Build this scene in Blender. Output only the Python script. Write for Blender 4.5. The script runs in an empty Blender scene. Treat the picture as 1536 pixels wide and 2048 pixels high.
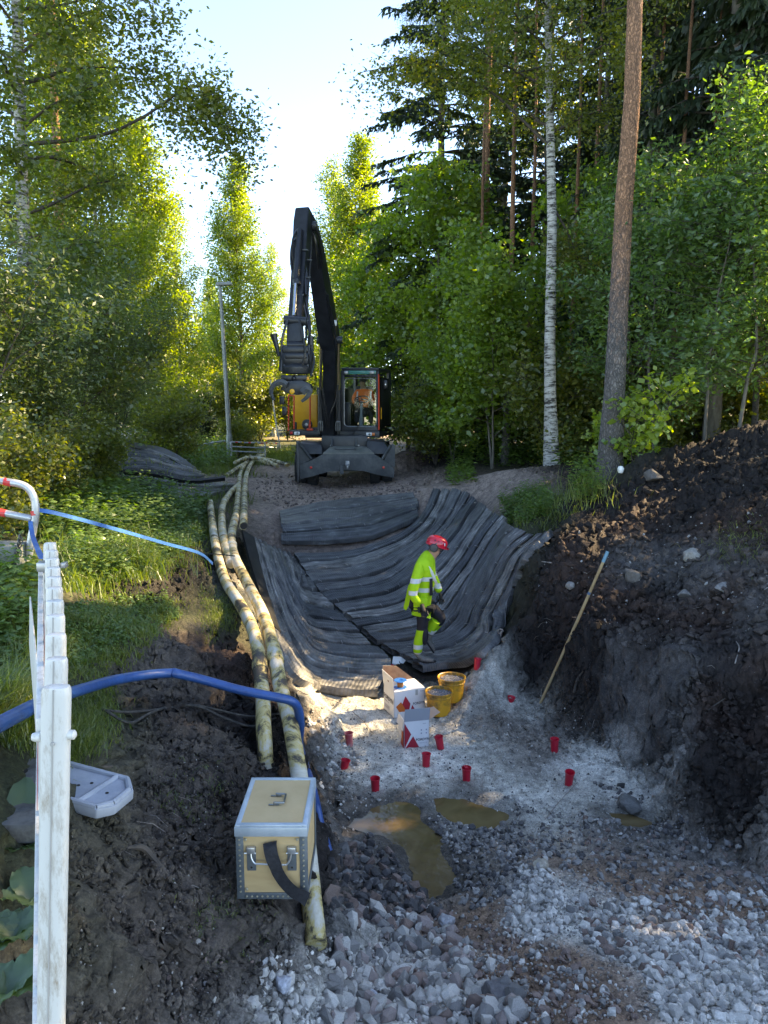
import bpy, bmesh, math, random
import numpy as np
from mathutils import Vector, Matrix, noise as mnoise
from mathutils.geometry import delaunay_2d_cdt

S = bpy.context.scene
COL = S.collection
PI = math.pi
rng = np.random.default_rng(7)
random.seed(7)

# ------------------------------------------------------------------ camera
PITCH = math.radians(8.3)
CAM = Vector((0.0, 0.0, 1.65))
FPX = 1536.0
cd = bpy.data.cameras.new('camera')
cam = bpy.data.objects.new('camera', cd)
COL.objects.link(cam)
cam.location = CAM
cam.rotation_euler = (PI / 2 - PITCH, 0, 0)
cd.sensor_fit = 'VERTICAL'
cd.sensor_height = 36
cd.lens = 27
cd.clip_end = 2000
cd.clip_start = 0.05
S.camera = cam

# ------------------------------------------------------------------ light
SUN_EL = math.radians(36)
SUN_AZ = math.radians(70)      # to the right of straight ahead (+Y), clockwise
w = bpy.data.worlds.new('World')
S.world = w
w.use_nodes = True
nt = w.node_tree
bg = nt.nodes['Background']
sky = nt.nodes.new('ShaderNodeTexSky')
sky.sky_type = 'NISHITA'
sky.sun_disc = False
sky.sun_elevation = SUN_EL
sky.sun_rotation = SUN_AZ
sky.air_density = 0.6
sky.dust_density = 0.2
sky.ozone_density = 5.5
nt.links.new(sky.outputs[0], bg.inputs[0])
bg.inputs[1].default_value = 0.15
sd = bpy.data.lights.new('sun', 'SUN')
sun = bpy.data.objects.new('sun', sd)
COL.objects.link(sun)
sd.energy = 5.0
sd.angle = math.radians(0.6)
sd.color = (1.0, 0.88, 0.68)
sv = Vector((math.sin(SUN_AZ) * math.cos(SUN_EL), math.cos(SUN_AZ) * math.cos(SUN_EL), math.sin(SUN_EL)))
sun.rotation_euler = sv.to_track_quat('Z', 'Y').to_euler()
sun.location = (20, 20, 30)
S.view_settings.view_transform = 'Standard'
S.view_settings.look = 'None'
S.view_settings.gamma = 1
S.view_settings.use_curve_mapping = False
S.view_settings.exposure = 2.7
S.view_settings.use_white_balance = True
S.view_settings.white_balance_temperature = 9500
S.view_settings.white_balance_tint = 10
S.cycles.use_denoising = True
S.cycles.max_bounces = 7
S.cycles.diffuse_bounces = 4
S.cycles.glossy_bounces = 3
S.cycles.transmission_bounces = 6
S.cycles.transparent_max_bounces = 8
S.cycles.caustics_reflective = False
S.cycles.caustics_refractive = False

# ------------------------------------------------------------------ photo geometry helpers
CT, ST = math.cos(PITCH), math.sin(PITCH)


def ray(px, py):
    a = (px - 768) / FPX
    b = (1024 - py) / FPX
    return (a, CT + b * ST, -ST + b * CT)


def P(px, py, z):                       # point of a sight line at a height
    d = ray(px, py)
    t = (z - CAM.z) / d[2]
    return (d[0] * t, d[1] * t, z)


def PY(px, py, Y):                      # point of a sight line at a distance ahead
    d = ray(px, py)
    t = Y / d[1]
    return (d[0] * t, Y, CAM.z + d[2] * t)


# ------------------------------------------------------------------ numpy noise
_tab = np.random.default_rng(3).random((64, 64, 64)).astype(np.float32)


def vnoise(x, y, z=0.0):
    x, y, z = np.broadcast_arrays(np.asarray(x, float), np.asarray(y, float), np.asarray(z, float))
    xi, yi, zi = np.floor(x).astype(int), np.floor(y).astype(int), np.floor(z).astype(int)
    fx, fy, fz = x - xi, y - yi, z - zi
    fx = fx * fx * (3 - 2 * fx); fy = fy * fy * (3 - 2 * fy); fz = fz * fz * (3 - 2 * fz)
    r = 0
    for a in (0, 1):
        wa = fx if a else 1 - fx
        for b in (0, 1):
            wb = fy if b else 1 - fy
            for c in (0, 1):
                wc = fz if c else 1 - fz
                r = r + wa * wb * wc * _tab[(xi + a) & 63, (yi + b) & 63, (zi + c) & 63]
    return r * 2 - 1


def fbm(x, y, z=0.0, o=4, g=0.5):
    r, am, tot = 0, 1.0, 0
    f = 1.0
    for i in range(o):
        r = r + am * vnoise(np.asarray(x) * f + 17.3 * i, np.asarray(y) * f + 5.1 * i, np.asarray(z) * f + 9.7 * i)
        tot += am
        am *= g
        f *= 2.03
    return r / tot


def sstep(a, b, x):
    t = np.clip((np.asarray(x, float) - a) / (b - a), 0, 1)
    return t * t * (3 - 2 * t)


# ------------------------------------------------------------------ materials
def nodes_of(m):
    m.use_nodes = True
    return m.node_tree.nodes, m.node_tree.links, m.node_tree.nodes['Principled BSDF']


def mat(name, col, col2=None, rough=0.6, metal=0.0, scale=8.0, bump=0.0, bscale=60.0, dist=0.01, spec=None,
        mixlo=0.4, mixhi=0.6, detail=6, trans=0.0, coat=0.0, stretch=None):
    m = bpy.data.materials.new(name)
    N, L, b = nodes_of(m)
    tc = N.new('ShaderNodeTexCoord')
    src = tc.outputs['Object']
    if stretch:
        mp = N.new('ShaderNodeMapping')
        mp.inputs['Scale'].default_value = stretch
        L.new(src, mp.inputs[0])
        src = mp.outputs[0]
    b.inputs['Roughness'].default_value = rough
    b.inputs['Metallic'].default_value = metal
    if spec is not None:
        b.inputs['Specular IOR Level'].default_value = spec
    if trans:
        b.inputs['Transmission Weight'].default_value = trans
    if coat:
        b.inputs['Coat Weight'].default_value = coat
    if col2 is not None:
        n = N.new('ShaderNodeTexNoise')
        n.inputs['Scale'].default_value = scale
        n.inputs['Detail'].default_value = detail
        n.inputs['Roughness'].default_value = 0.65
        L.new(src, n.inputs['Vector'])
        r = N.new('ShaderNodeValToRGB')
        r.color_ramp.elements[0].position = mixlo
        r.color_ramp.elements[0].color = (*col, 1)
        r.color_ramp.elements[1].position = mixhi
        r.color_ramp.elements[1].color = (*col2, 1)
        L.new(n.outputs['Fac'], r.inputs[0])
        L.new(r.outputs[0], b.inputs['Base Color'])
    else:
        b.inputs['Base Color'].default_value = (*col, 1)
    if bump:
        n2 = N.new('ShaderNodeTexNoise')
        n2.inputs['Scale'].default_value = bscale
        n2.inputs['Detail'].default_value = 8
        L.new(src, n2.inputs['Vector'])
        bp = N.new('ShaderNodeBump')
        bp.inputs['Strength'].default_value = bump
        bp.inputs['Distance'].default_value = dist
        L.new(n2.outputs['Fac'], bp.inputs['Height'])
        L.new(bp.outputs[0], b.inputs['Normal'])
    return m


def leaf_mat(name, c1, c2, tr, tw=0.45, rnd=True):
    """thin leaves: reflect one colour, pass a yellower light; each leaf has its own tint"""
    m = bpy.data.materials.new(name)
    m.use_nodes = True
    N, L = m.node_tree.nodes, m.node_tree.links
    N.remove(N['Principled BSDF'])
    out = N['Material Output']
    at = N.new('ShaderNodeAttribute')
    at.attribute_name = 'tint'
    mx = N.new('ShaderNodeMix'); mx.data_type = 'RGBA'
    mx.inputs['A'].default_value = (*c1, 1)
    mx.inputs['B'].default_value = (*c2, 1)
    L.new(at.outputs['Fac'], mx.inputs['Factor'])
    df = N.new('ShaderNodeBsdfDiffuse')
    L.new(mx.outputs['Result'], df.inputs[0])
    ml = N.new('ShaderNodeMix'); ml.data_type = 'RGBA'; ml.blend_type = 'MULTIPLY'
    ml.inputs['Factor'].default_value = 1
    L.new(mx.outputs['Result'], ml.inputs['A'])
    ml.inputs['B'].default_value = (*tr, 1)
    ts = N.new('ShaderNodeBsdfTranslucent')
    L.new(ml.outputs['Result'], ts.inputs[0])
    gl = N.new('ShaderNodeBsdfGlossy')
    gl.inputs[0].default_value = (0.9, 0.95, 1, 1)
    gl.inputs['Roughness'].default_value = 0.45
    m1 = N.new('ShaderNodeMixShader'); m1.inputs[0].default_value = tw
    L.new(df.outputs[0], m1.inputs[1]); L.new(ts.outputs[0], m1.inputs[2])
    m2 = N.new('ShaderNodeMixShader'); m2.inputs[0].default_value = 0.05
    L.new(m1.outputs[0], m2.inputs[1]); L.new(gl.outputs[0], m2.inputs[2])
    L.new(m2.outputs[0], out.inputs[0])
    return m


# ------------------------------------------------------------------ object helpers
def tag(o, label=None, cat=None, group=None, kind=None):
    if label: o['label'] = label
    if cat: o['category'] = cat
    if group: o['group'] = group
    if kind: o['kind'] = kind
    return o


def empty(name, loc, label=None, cat=None, group=None, rz=0):
    o = bpy.data.objects.new(name, None)
    COL.objects.link(o)
    o.location = loc
    o.rotation_euler = (0, 0, rz)
    o.empty_display_size = 0.2
    return tag(o, label, cat, group)


def link(name, me, parent=None, world=False):
    """world=True: the mesh is in world coordinates; it is moved into its parent's frame"""
    o = bpy.data.objects.new(name, me)
    COL.objects.link(o)
    if parent is not None:
        o.parent = parent
        if world:
            me.transform(Matrix.Translation(-world_loc(parent)))
    return o


def world_loc(o):
    v = Vector(o.location)
    while o.parent is not None:
        o = o.parent
        v = v + Vector(o.location)
    return v


def npmesh(name, V, F, material=None, smooth=False, tint=None, mats=None, fm=None):
    """fast mesh from numpy verts (n,3) and faces (m,k) of one size"""
    V = np.asarray(V, np.float32).reshape(-1, 3)
    F = np.asarray(F, np.int32)
    me = bpy.data.meshes.new(name)
    me.vertices.add(len(V))
    me.vertices.foreach_set('co', V.ravel())
    m, k = F.shape
    me.loops.add(m * k)
    me.loops.foreach_set('vertex_index', F.ravel())
    me.polygons.add(m)
    me.polygons.foreach_set('loop_start', np.arange(0, m * k, k, dtype=np.int32))
    if material is not None:
        me.materials.append(material)
    if mats:
        for q in mats: me.materials.append(q)
        if fm is not None:
            me.polygons.foreach_set('material_index', np.asarray(fm, np.int32))
    me.polygons.foreach_set('use_smooth', np.full(m, smooth, bool))
    me.update(calc_edges=True)
    if tint is not None:
        a = me.attributes.new('tint', 'FLOAT', 'POINT')
        a.data.foreach_set('value', np.asarray(tint, np.float32))
    return me


class MB:
    """collects shapes of one part"""
    def __init__(s):
        s.bm = bmesh.new()

    def verts(s, pts):
        return [s.bm.verts.new(p) for p in pts]

    def face(s, vs):
        try: return s.bm.faces.new(vs)
        except ValueError: return None

    def box(s, c, size, rot=None, bev=0.0):
        hx, hy, hz = size[0] / 2, size[1] / 2, size[2] / 2
        M = Matrix.Translation(c) @ (rot.to_4x4() if rot is not None else Matrix.Identity(4))
        vs = s.verts([M @ Vector((sx * hx, sy * hy, sz * hz)) for sz in (-1, 1) for sy in (-1, 1) for sx in (-1, 1)])
        fs = [(0, 2, 3, 1), (4, 5, 7, 6), (0, 1, 5, 4), (2, 6, 7, 3), (0, 4, 6, 2), (1, 3, 7, 5)]
        faces = [s.face([vs[i] for i in f]) for f in fs]
        if bev:
            es = list({e for f in faces for e in f.edges})
            bmesh.ops.bevel(s.bm, geom=es, offset=bev, segments=2, affect='EDGES', profile=0.5)
        return s

    def hexa(s, pts, bev=0.0):
        """8 points: lower four then upper four, same winding"""
        vs = s.verts(pts)
        fs = [(3, 2, 1, 0), (4, 5, 6, 7), (0, 1, 5, 4), (1, 2, 6, 5), (2, 3, 7, 6), (3, 0, 4, 7)]
        faces = [s.face([vs[i] for i in f]) for f in fs]
        if bev:
            es = list({e for f in faces for e in f.edges})
            bmesh.ops.bevel(s.bm, geom=es, offset=bev, segments=2, affect='EDGES', profile=0.5)
        return s

    def prism(s, pts, ext, bev=0.0):
        """polygon pts (3D, planar) extruded by vector ext"""
        e = Vector(ext)
        a = s.verts(pts)
        b = s.verts([Vector(p) + e for p in pts])
        n = len(pts)
        fs = [s.face(a[::-1]), s.face(b)]
        for i in range(n):
            fs.append(s.face([a[i], a[(i + 1) % n], b[(i + 1) % n], b[i]]))
        if bev:
            es = list({e2 for f in fs if f for e2 in f.edges})
            bmesh.ops.bevel(s.bm, geom=es, offset=bev, segments=2, affect='EDGES', profile=0.5)
        return s

    def tube(s, pts, r, n=8, caps=True, flat=1.0):
        pts = [Vector(p) for p in pts]
        k = len(pts)
        rs = r if isinstance(r, (list, tuple, np.ndarray)) else [r] * k
        rings = []
        up = None
        for i in range(k):
            t = (pts[min(i + 1, k - 1)] - pts[max(i - 1, 0)])
            if t.length < 1e-9: t = Vector((0, 0, 1))
            t.normalize()
            if up is None:
                up = Vector((0, 0, 1)) if abs(t.z) < 0.9 else Vector((1, 0, 0))
            a = t.cross(up)
            if a.length < 1e-6: a = t.orthogonal()
            a.normalize()
            up = a.cross(t).normalized()
            rings.append(s.verts([pts[i] + (a * math.cos(q) + up * math.sin(q) * flat) * rs[i]
                                  for q in (2 * PI * j / n for j in range(n))]))
        for i in range(k - 1):
            A, B = rings[i], rings[i + 1]
            for j in range(n):
                s.face([A[j], A[(j + 1) % n], B[(j + 1) % n], B[j]])
        if caps:
            s.face(rings[0][::-1]); s.face(rings[-1])
        return s

    def lathe(s, prof, c=(0, 0, 0), n=24, axis='Z', M=None, ring=False):
        c = Vector(c)
        rings = []
        if ring: prof = list(prof) + [prof[0]]
        for r, z in prof:
            ring = []
            for j in range(n):
                q = 2 * PI * j / n
                if axis == 'Z': v = Vector((r * math.cos(q), r * math.sin(q), z))
                elif axis == 'X': v = Vector((z, r * math.cos(q), r * math.sin(q)))
                else: v = Vector((r * math.cos(q), z, -r * math.sin(q)))
                if M is not None: v = M @ v
                ring.append(s.bm.verts.new(c + v))
            rings.append(ring)
        for i in range(len(rings) - 1):
            A, B = rings[i], rings[i + 1]
            for j in range(n):
                s.face([A[j], A[(j + 1) % n], B[(j + 1) % n], B[j]])
        if prof[0][0] > 1e-5 and not ring: s.face(rings[0][::-1])
        if prof[-1][0] > 1e-5 and not ring: s.face(rings[-1])
        return s

    def ball(s, c, r, sx=1, sy=1, sz=1, u=12, v=8, rot=None):
        M = Matrix.Translation(c) @ (rot.to_4x4() if rot is not None else Matrix.Identity(4)) @ Matrix.Diagonal((sx * r, sy * r, sz * r, 1))
        bmesh.ops.create_uvsphere(s.bm, u_segments=u, v_segments=v, radius=1, matrix=M)
        return s

    def mesh(s, name, m, smooth=True, angle=38):
        bmesh.ops.recalc_face_normals(s.bm, faces=s.bm.faces[:])
        me = bpy.data.meshes.new(name)
        s.bm.to_mesh(me)
        s.bm.free()
        if isinstance(m, (list, tuple)):
            for q in m: me.materials.append(q)
        elif m is not None:
            me.materials.append(m)
        if smooth:
            me.polygons.foreach_set('use_smooth', np.ones(len(me.polygons), bool))
            me.set_sharp_from_angle(angle=math.radians(angle))
        return me

    def build(s, name, m, parent=None, world=False, smooth=True, angle=38):
        return link(name, s.mesh(name, m, smooth, angle), parent, world)


def copy_thing(o, parent=None):
    c = o.copy()
    COL.objects.link(c)
    if parent is not None:
        c.parent = parent
    for ch in list(o.children):
        copy_thing(ch, c)
    return c


def catmull(pts, n):
    """smooth polyline through points, n samples per span"""
    pts = [np.array(p, float) for p in pts]
    q = [2 * pts[0] - pts[1]] + pts + [2 * pts[-1] - pts[-2]]
    out = []
    for i in range(1, len(q) - 2):
        for k in range(n):
            t = k / n
            out.append(0.5 * (2 * q[i] + (q[i + 1] - q[i - 1]) * t + (2 * q[i - 1] - 5 * q[i] + 4 * q[i + 1] - q[i + 2]) * t * t
                              + (3 * q[i] - q[i - 1] - 3 * q[i + 1] + q[i + 2]) * t ** 3))
    out.append(pts[-1])
    return out


def inpoly(x, y, poly):
    x = np.asarray(x); y = np.asarray(y)
    c = np.zeros(x.shape, bool)
    n = len(poly)
    for i in range(n):
        x1, y1 = poly[i][0], poly[i][1]
        x2, y2 = poly[(i + 1) % n][0], poly[(i + 1) % n][1]
        if y1 == y2: continue
        hit = ((y1 > y) != (y2 > y)) & (x < (x2 - x1) * (y - y1) / (y2 - y1) + x1)
        c ^= hit
    return c


def polydist(x, y, poly):
    """signed distance, negative inside"""
    x = np.asarray(x, float); y = np.asarray(y, float)
    d = np.full(x.shape, 1e9)
    n = len(poly)
    for i in range(n):
        x1, y1 = poly[i][0], poly[i][1]
        x2, y2 = poly[(i + 1) % n][0], poly[(i + 1) % n][1]
        ex, ey = x2 - x1, y2 - y1
        t = np.clip(((x - x1) * ex + (y - y1) * ey) / (ex * ex + ey * ey + 1e-12), 0, 1)
        d = np.minimum(d, np.hypot(x - x1 - t * ex, y - y1 - t * ey))
    return np.where(inpoly(x, y, poly), -d, d)
# ================================================================== THE GROUND
# survey points: sight line + height; world points for what the photo hides
CP = [P(*a) for a in [
    # pit floor and its right foot
    (640, 1400, -1.85), (700, 1470, -1.84), (1000, 1335, -1.84), (900, 1450, -1.82), (800, 1520, -1.84), (1000, 1520, -1.83),
    (1060, 1395, -1.83), (1135, 1450, -1.84), (1250, 1530, -1.85), (1340, 1590, -1.88), (1440, 1650, -1.9), (1536, 1700, -1.9), (1750, 1800, -1.9),
    (650, 1560, -1.85), (665, 1640, -1.84), (780, 1600, -1.88), (1050, 1620, -1.88), (900, 1640, -1.9), (1250, 1650, -1.9),
    (850, 1720, -1.93), (870, 1790, -1.88), (700, 1720, -1.82), (760, 1760, -1.8), (1000, 1700, -1.8), (1150, 1690, -1.82), (1400, 1700, -1.86),
    # rubble ramp in front
    (660, 1760, -1.75), (650, 1850, -1.6), (700, 1850, -1.62), (850, 1850, -1.68), (760, 1930, -1.45), (700, 2048, -1.28), (900, 2048, -1.28),
    (1075, 1735, -1.5), (1100, 1800, -1.5), (1000, 1790, -1.6), (1300, 1800, -1.55), (1536, 1760, -1.72), (1750, 1850, -1.7), (1000, 1930, -1.38),
    (1150, 1930, -1.3), (1150, 2048, -1.12), (1400, 1930, -1.35), (1500, 2048, -1.15), (1700, 2048, -1.15), (930, 2000, -1.3),
    # bank under the pipes and box
    (420, 1010, -.15), (440, 1100, -.2), (500, 1200, -.35), (520, 1300, -.45), (560, 1400, -.6), (590, 1500, -.8), (612, 1620, -.92),
    (622, 1720, -.98), (625, 1800, -1.02), (640, 1900, -1.12), (600, 2048, -1.1),
    (535, 1815, -.68), (540, 1700, -.7), (430, 1750, -.62), (470, 1600, -.62), (500, 1480, -.68), (440, 1500, -.55),
    # left plateau
    (430, 1400, -.5), (455, 1320, -.55), (430, 1290, -.3), (480, 1400, -.66), (200, 1450, -.15), (150, 1700, -.18), (250, 1750, -.4), (350, 1600, -.5), (350, 1850, -.62), (400, 2048, -.85),
    (130, 2048, -.35), (250, 1650, -.32), (400, 1200, -.25), (220, 1200, -.1), (0, 1200, .25), (-300, 1300, .3), (300, 1050, -.15), (350, 1300, -.25), (0, 1400, .2), (-200, 1700, .25),
    (20, 1110, .3), (60, 1250, .15), (60, 1600, .1), (-300, 1050, .3), (520, 1950, -.95), (250, 2048, -.55), (170, 1300, -.08),
    # left wall of the pit behind the pipes
    (480, 1085, -.35), (520, 1180, -.85), (560, 1300, -1.4), (590, 1390, -1.8),
    # slope below the excavator, under the mats
    (530, 1010, -.5), (840, 992, -.48), (560, 1100, -.88), (800, 1110, -.95), (620, 1180, -1.2), (800, 1200, -1.38), (900, 1250, -1.62),
    (760, 1300, -1.76), (660, 1300, -1.7), (900, 1320, -1.82), (1000, 1200, -1.05), (1050, 1100, -.3), (985, 1270, -1.6), (900, 1050, -.6), (950, 1005, -.3),
    (870, 972, -.22), (1040, 1040, -.02), (520, 1060, -.6), (1060, 1150, -.75), (1010, 1310, -1.8),
    # right lip
    (1025, 1250, -1.1), (1070, 1210, -.85), (1150, 1250, -.82), (1300, 1275, -.7), (1380, 1330, -.72), (1450, 1400, -.75), (1536, 1450, -.8), (1700, 1500, -.75),
]]
CP += [PY(*a) for a in [
    (1536, 842, 11), (1400, 882, 11.5), (1300, 905, 11.6), (1235, 958, 12), (1213, 975, 12.3), (1150, 1012, 11), (1112, 1060, 9.8), (1300, 1100, 9.3),
    (1200, 1150, 9.0), (1536, 1150, 7.5), (1450, 1000, 9.5), (1330, 980, 10.6), (1800, 800, 10.5), (1800, 1100, 7.0), (1536, 1300, 6.6), (1420, 1250, 7.6),
    (1000, 940, 15), (1070, 945, 14.2), (1130, 985, 12.6), (940, 962, 15.2), (1150, 925, 15.5), (1050, 1000, 12.5), (900, 925, 20),
    (840, 885, 21.5), (900, 890, 21), (870, 955, 18.3),
    (300, 903, 16.5), (235, 905, 16.4), (200, 960, 15), (300, 985, 14.4), (430, 978, 15.5), (420, 955, 17.5), (150, 930, 17),
    (460, 922, 27), (560, 900, 30), (560, 935, 23),
]]
CP += [(-1.0, 17, -.5), (.6, 17, -.5), (-2.4, 17, -.5), (-1, 20, -.5), (-1, 24, -.5), (1.0, 21, -.5), (-2.8, 21, -.5), (-4, 22, -.45), (3, 25, -.2), (-1, 28, -.5),
       (6, 16, .1), (9, 20, .2), (4, 18, .1), (12, 12, .3), (8, 14, .1), (14, 25, .2), (3, 35, -.2), (-8, 25, -.3), (-12, 15, 0), (-14, 30, -.2), (-2, 40, -.5),
       (-8, 45, -.4), (25, 45, .2), (-30, 45, 0), (-30, 10, 0), (30, 10, .3), (0, 75, -.5), (-50, 75, 0), (50, 75, .2), (10, 75, .1),
       (-4, 1, -.05), (-1.2, 1, -.3), (-.6, 1.5, -.8), (0, 1, -.8), (2, 1, -.8), (5, 1, -.7), (4.5, 3, -.9), (6, 5, -.4), (8, 3, .2), (8, 8, .9), (30, 1, .3), (-30, 1, 0), (-6, 8, -.1), (-8, 4, -.05)]
GX0, GX1, GY0, GY1, GR = -30.0, 30.0, 1.0, 75.0, 0.06
# a fine raster of the triangulated survey over the near part, a coarse one beyond


def tin_raster(pts, vals, x0, x1, y0, y1, res):
    nx, ny = int((x1 - x0) / res) + 1, int((y1 - y0) / res) + 1
    vs, es, fs, ov, oe, of = delaunay_2d_cdt([Vector((p[0], p[1])) for p in pts], [], [], 0, 1e-5)
    idx = [o[0] for o in ov]
    vals = np.asarray(vals, float)
    if vals.ndim == 1: vals = vals[:, None]
    out = np.full((ny, nx, vals.shape[1]), np.nan)
    for f in fs:
        a, b, c = (vs[i] for i in f)
        A, B, C_ = (vals[idx[i]] for i in f)
        ix0 = max(0, int((min(a.x, b.x, c.x) - x0) / res)); ix1 = min(nx - 1, int((max(a.x, b.x, c.x) - x0) / res) + 1)
        iy0 = max(0, int((min(a.y, b.y, c.y) - y0) / res)); iy1 = min(ny - 1, int((max(a.y, b.y, c.y) - y0) / res) + 1)
        if ix1 < ix0 or iy1 < iy0: continue
        X, Y = np.meshgrid(x0 + np.arange(ix0, ix1 + 1) * res, y0 + np.arange(iy0, iy1 + 1) * res)
        d = (b.y - c.y) * (a.x - c.x) + (c.x - b.x) * (a.y - c.y)
        if abs(d) < 1e-12: continue
        l1 = ((b.y - c.y) * (X - c.x) + (c.x - b.x) * (Y - c.y)) / d
        l2 = ((c.y - a.y) * (X - c.x) + (a.x - c.x) * (Y - c.y)) / d
        l3 = 1 - l1 - l2
        ins = (l1 > -1e-6) & (l2 > -1e-6) & (l3 > -1e-6)
        v = l1[..., None] * A + l2[..., None] * B + l3[..., None] * C_
        sub = out[iy0:iy1 + 1, ix0:ix1 + 1]
        sub[ins] = v[ins]
    bad = np.isnan(out[..., 0])
    out[bad] = np.nanmean(out.reshape(-1, out.shape[2]), axis=0)
    return out


def blur(a, s):
    r = int(3 * s) + 1
    k = np.exp(-0.5 * (np.arange(-r, r + 1) / s) ** 2); k /= k.sum()
    for ax in (0, 1):
        p = np.take(a, np.clip(np.arange(-r, a.shape[ax] + r), 0, a.shape[ax] - 1), axis=ax)
        o = 0
        for i, w_ in enumerate(k):
            o = o + w_ * np.take(p, np.arange(i, i + a.shape[ax]), axis=ax)
        a = o
    return a


class Field:
    def __init__(s, pts, vals, sf, sc):
        s.F = blur(tin_raster(pts, vals, -7, 8, 1.2, 22, 0.04), sf)
        s.C = blur(tin_raster(pts, vals, -30, 30, 1, 75, 0.25), sc)

    def __call__(s, x, y):
        x = np.asarray(x, float); y = np.asarray(y, float)
        a = s._s(s.F, x, y, -7, 1.2, .04)
        b = s._s(s.C, x, y, -30, 1, .25)
        e = np.minimum.reduce([x + 7, 8 - x, y - 1.2, 22 - y])
        t = sstep(0, 1.0, e)[..., None]
        return a * t + b * (1 - t)

    @staticmethod
    def _s(g, x, y, x0, y0, r):
        ny, nx = g.shape[:2]
        u = np.clip((x - x0) / r, 0, nx - 1.001); v = np.clip((y - y0) / r, 0, ny - 1.001)
        i = u.astype(int); j = v.astype(int)
        fu = (u - i)[..., None]; fv = (v - j)[..., None]
        return (g[j, i] * (1 - fu) + g[j, i + 1] * fu) * (1 - fv) + (g[j + 1, i] * (1 - fu) + g[j + 1, i + 1] * fu) * fv


HF = Field(CP, [c[2] for c in CP], 1.8, 1.2)
WATER_Z = -1.895
PUD = [[P(a, b, WATER_Z) for a, b in q] for q in (
    [(755, 1612), (800, 1603), (845, 1606), (868, 1625), (850, 1642), (878, 1665), (890, 1700), (905, 1740), (908, 1780), (880, 1802), (845, 1800), (822, 1768), (826, 1740), (800, 1706), (778, 1680), (740, 1668), (700, 1655), (720, 1635)],
    [(868, 1600), (930, 1596), (990, 1612), (1025, 1632), (1010, 1655), (960, 1662), (910, 1648), (880, 1628)],
    [(1220, 1628), (1262, 1630), (1310, 1648), (1290, 1662), (1245, 1655)])]
MATZ = []          # plan polygons kept smooth (under the mats)


def height0(x, y):
    return HF(x, y)[..., 0]


def height(x, y):
    """ground with its large lumps (no fine relief)"""
    x = np.asarray(x, float); y = np.asarray(y, float)
    z = height0(x, y)
    for q in PUD:
        d = polydist(x, y, q)
        d = d + 0.10 * fbm(x * 6, y * 6, 2.0, 4)
        z = np.where(d < .25, z * sstep(0, .25, d) + (1 - sstep(0, .25, d)) * (WATER_Z + np.clip(d, -.15, .2) * .45), z)
    return z


_march = np.concatenate([np.linspace(1.6, 10, 500), np.linspace(10.02, 60, 1200)])


def G(px, py, lift=0.0):
    """where the sight line meets the ground"""
    d = ray(px, py)
    t = _march
    zt = CAM.z + d[2] * t / d[1]
    xt = d[0] * t / d[1]
    zz = height0(xt, t) + lift
    k = np.argmax(zt < zz)
    if k == 0: k = 1
    a0, a1 = (zt - zz)[k - 1], (zt - zz)[k]
    f = a0 / (a0 - a1) if a0 != a1 else 0
    Y = t[k - 1] + (t[k] - t[k - 1]) * min(max(f, 0), 1)
    return (d[0] * Y / d[1], Y, CAM.z + d[2] * Y / d[1])


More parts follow.
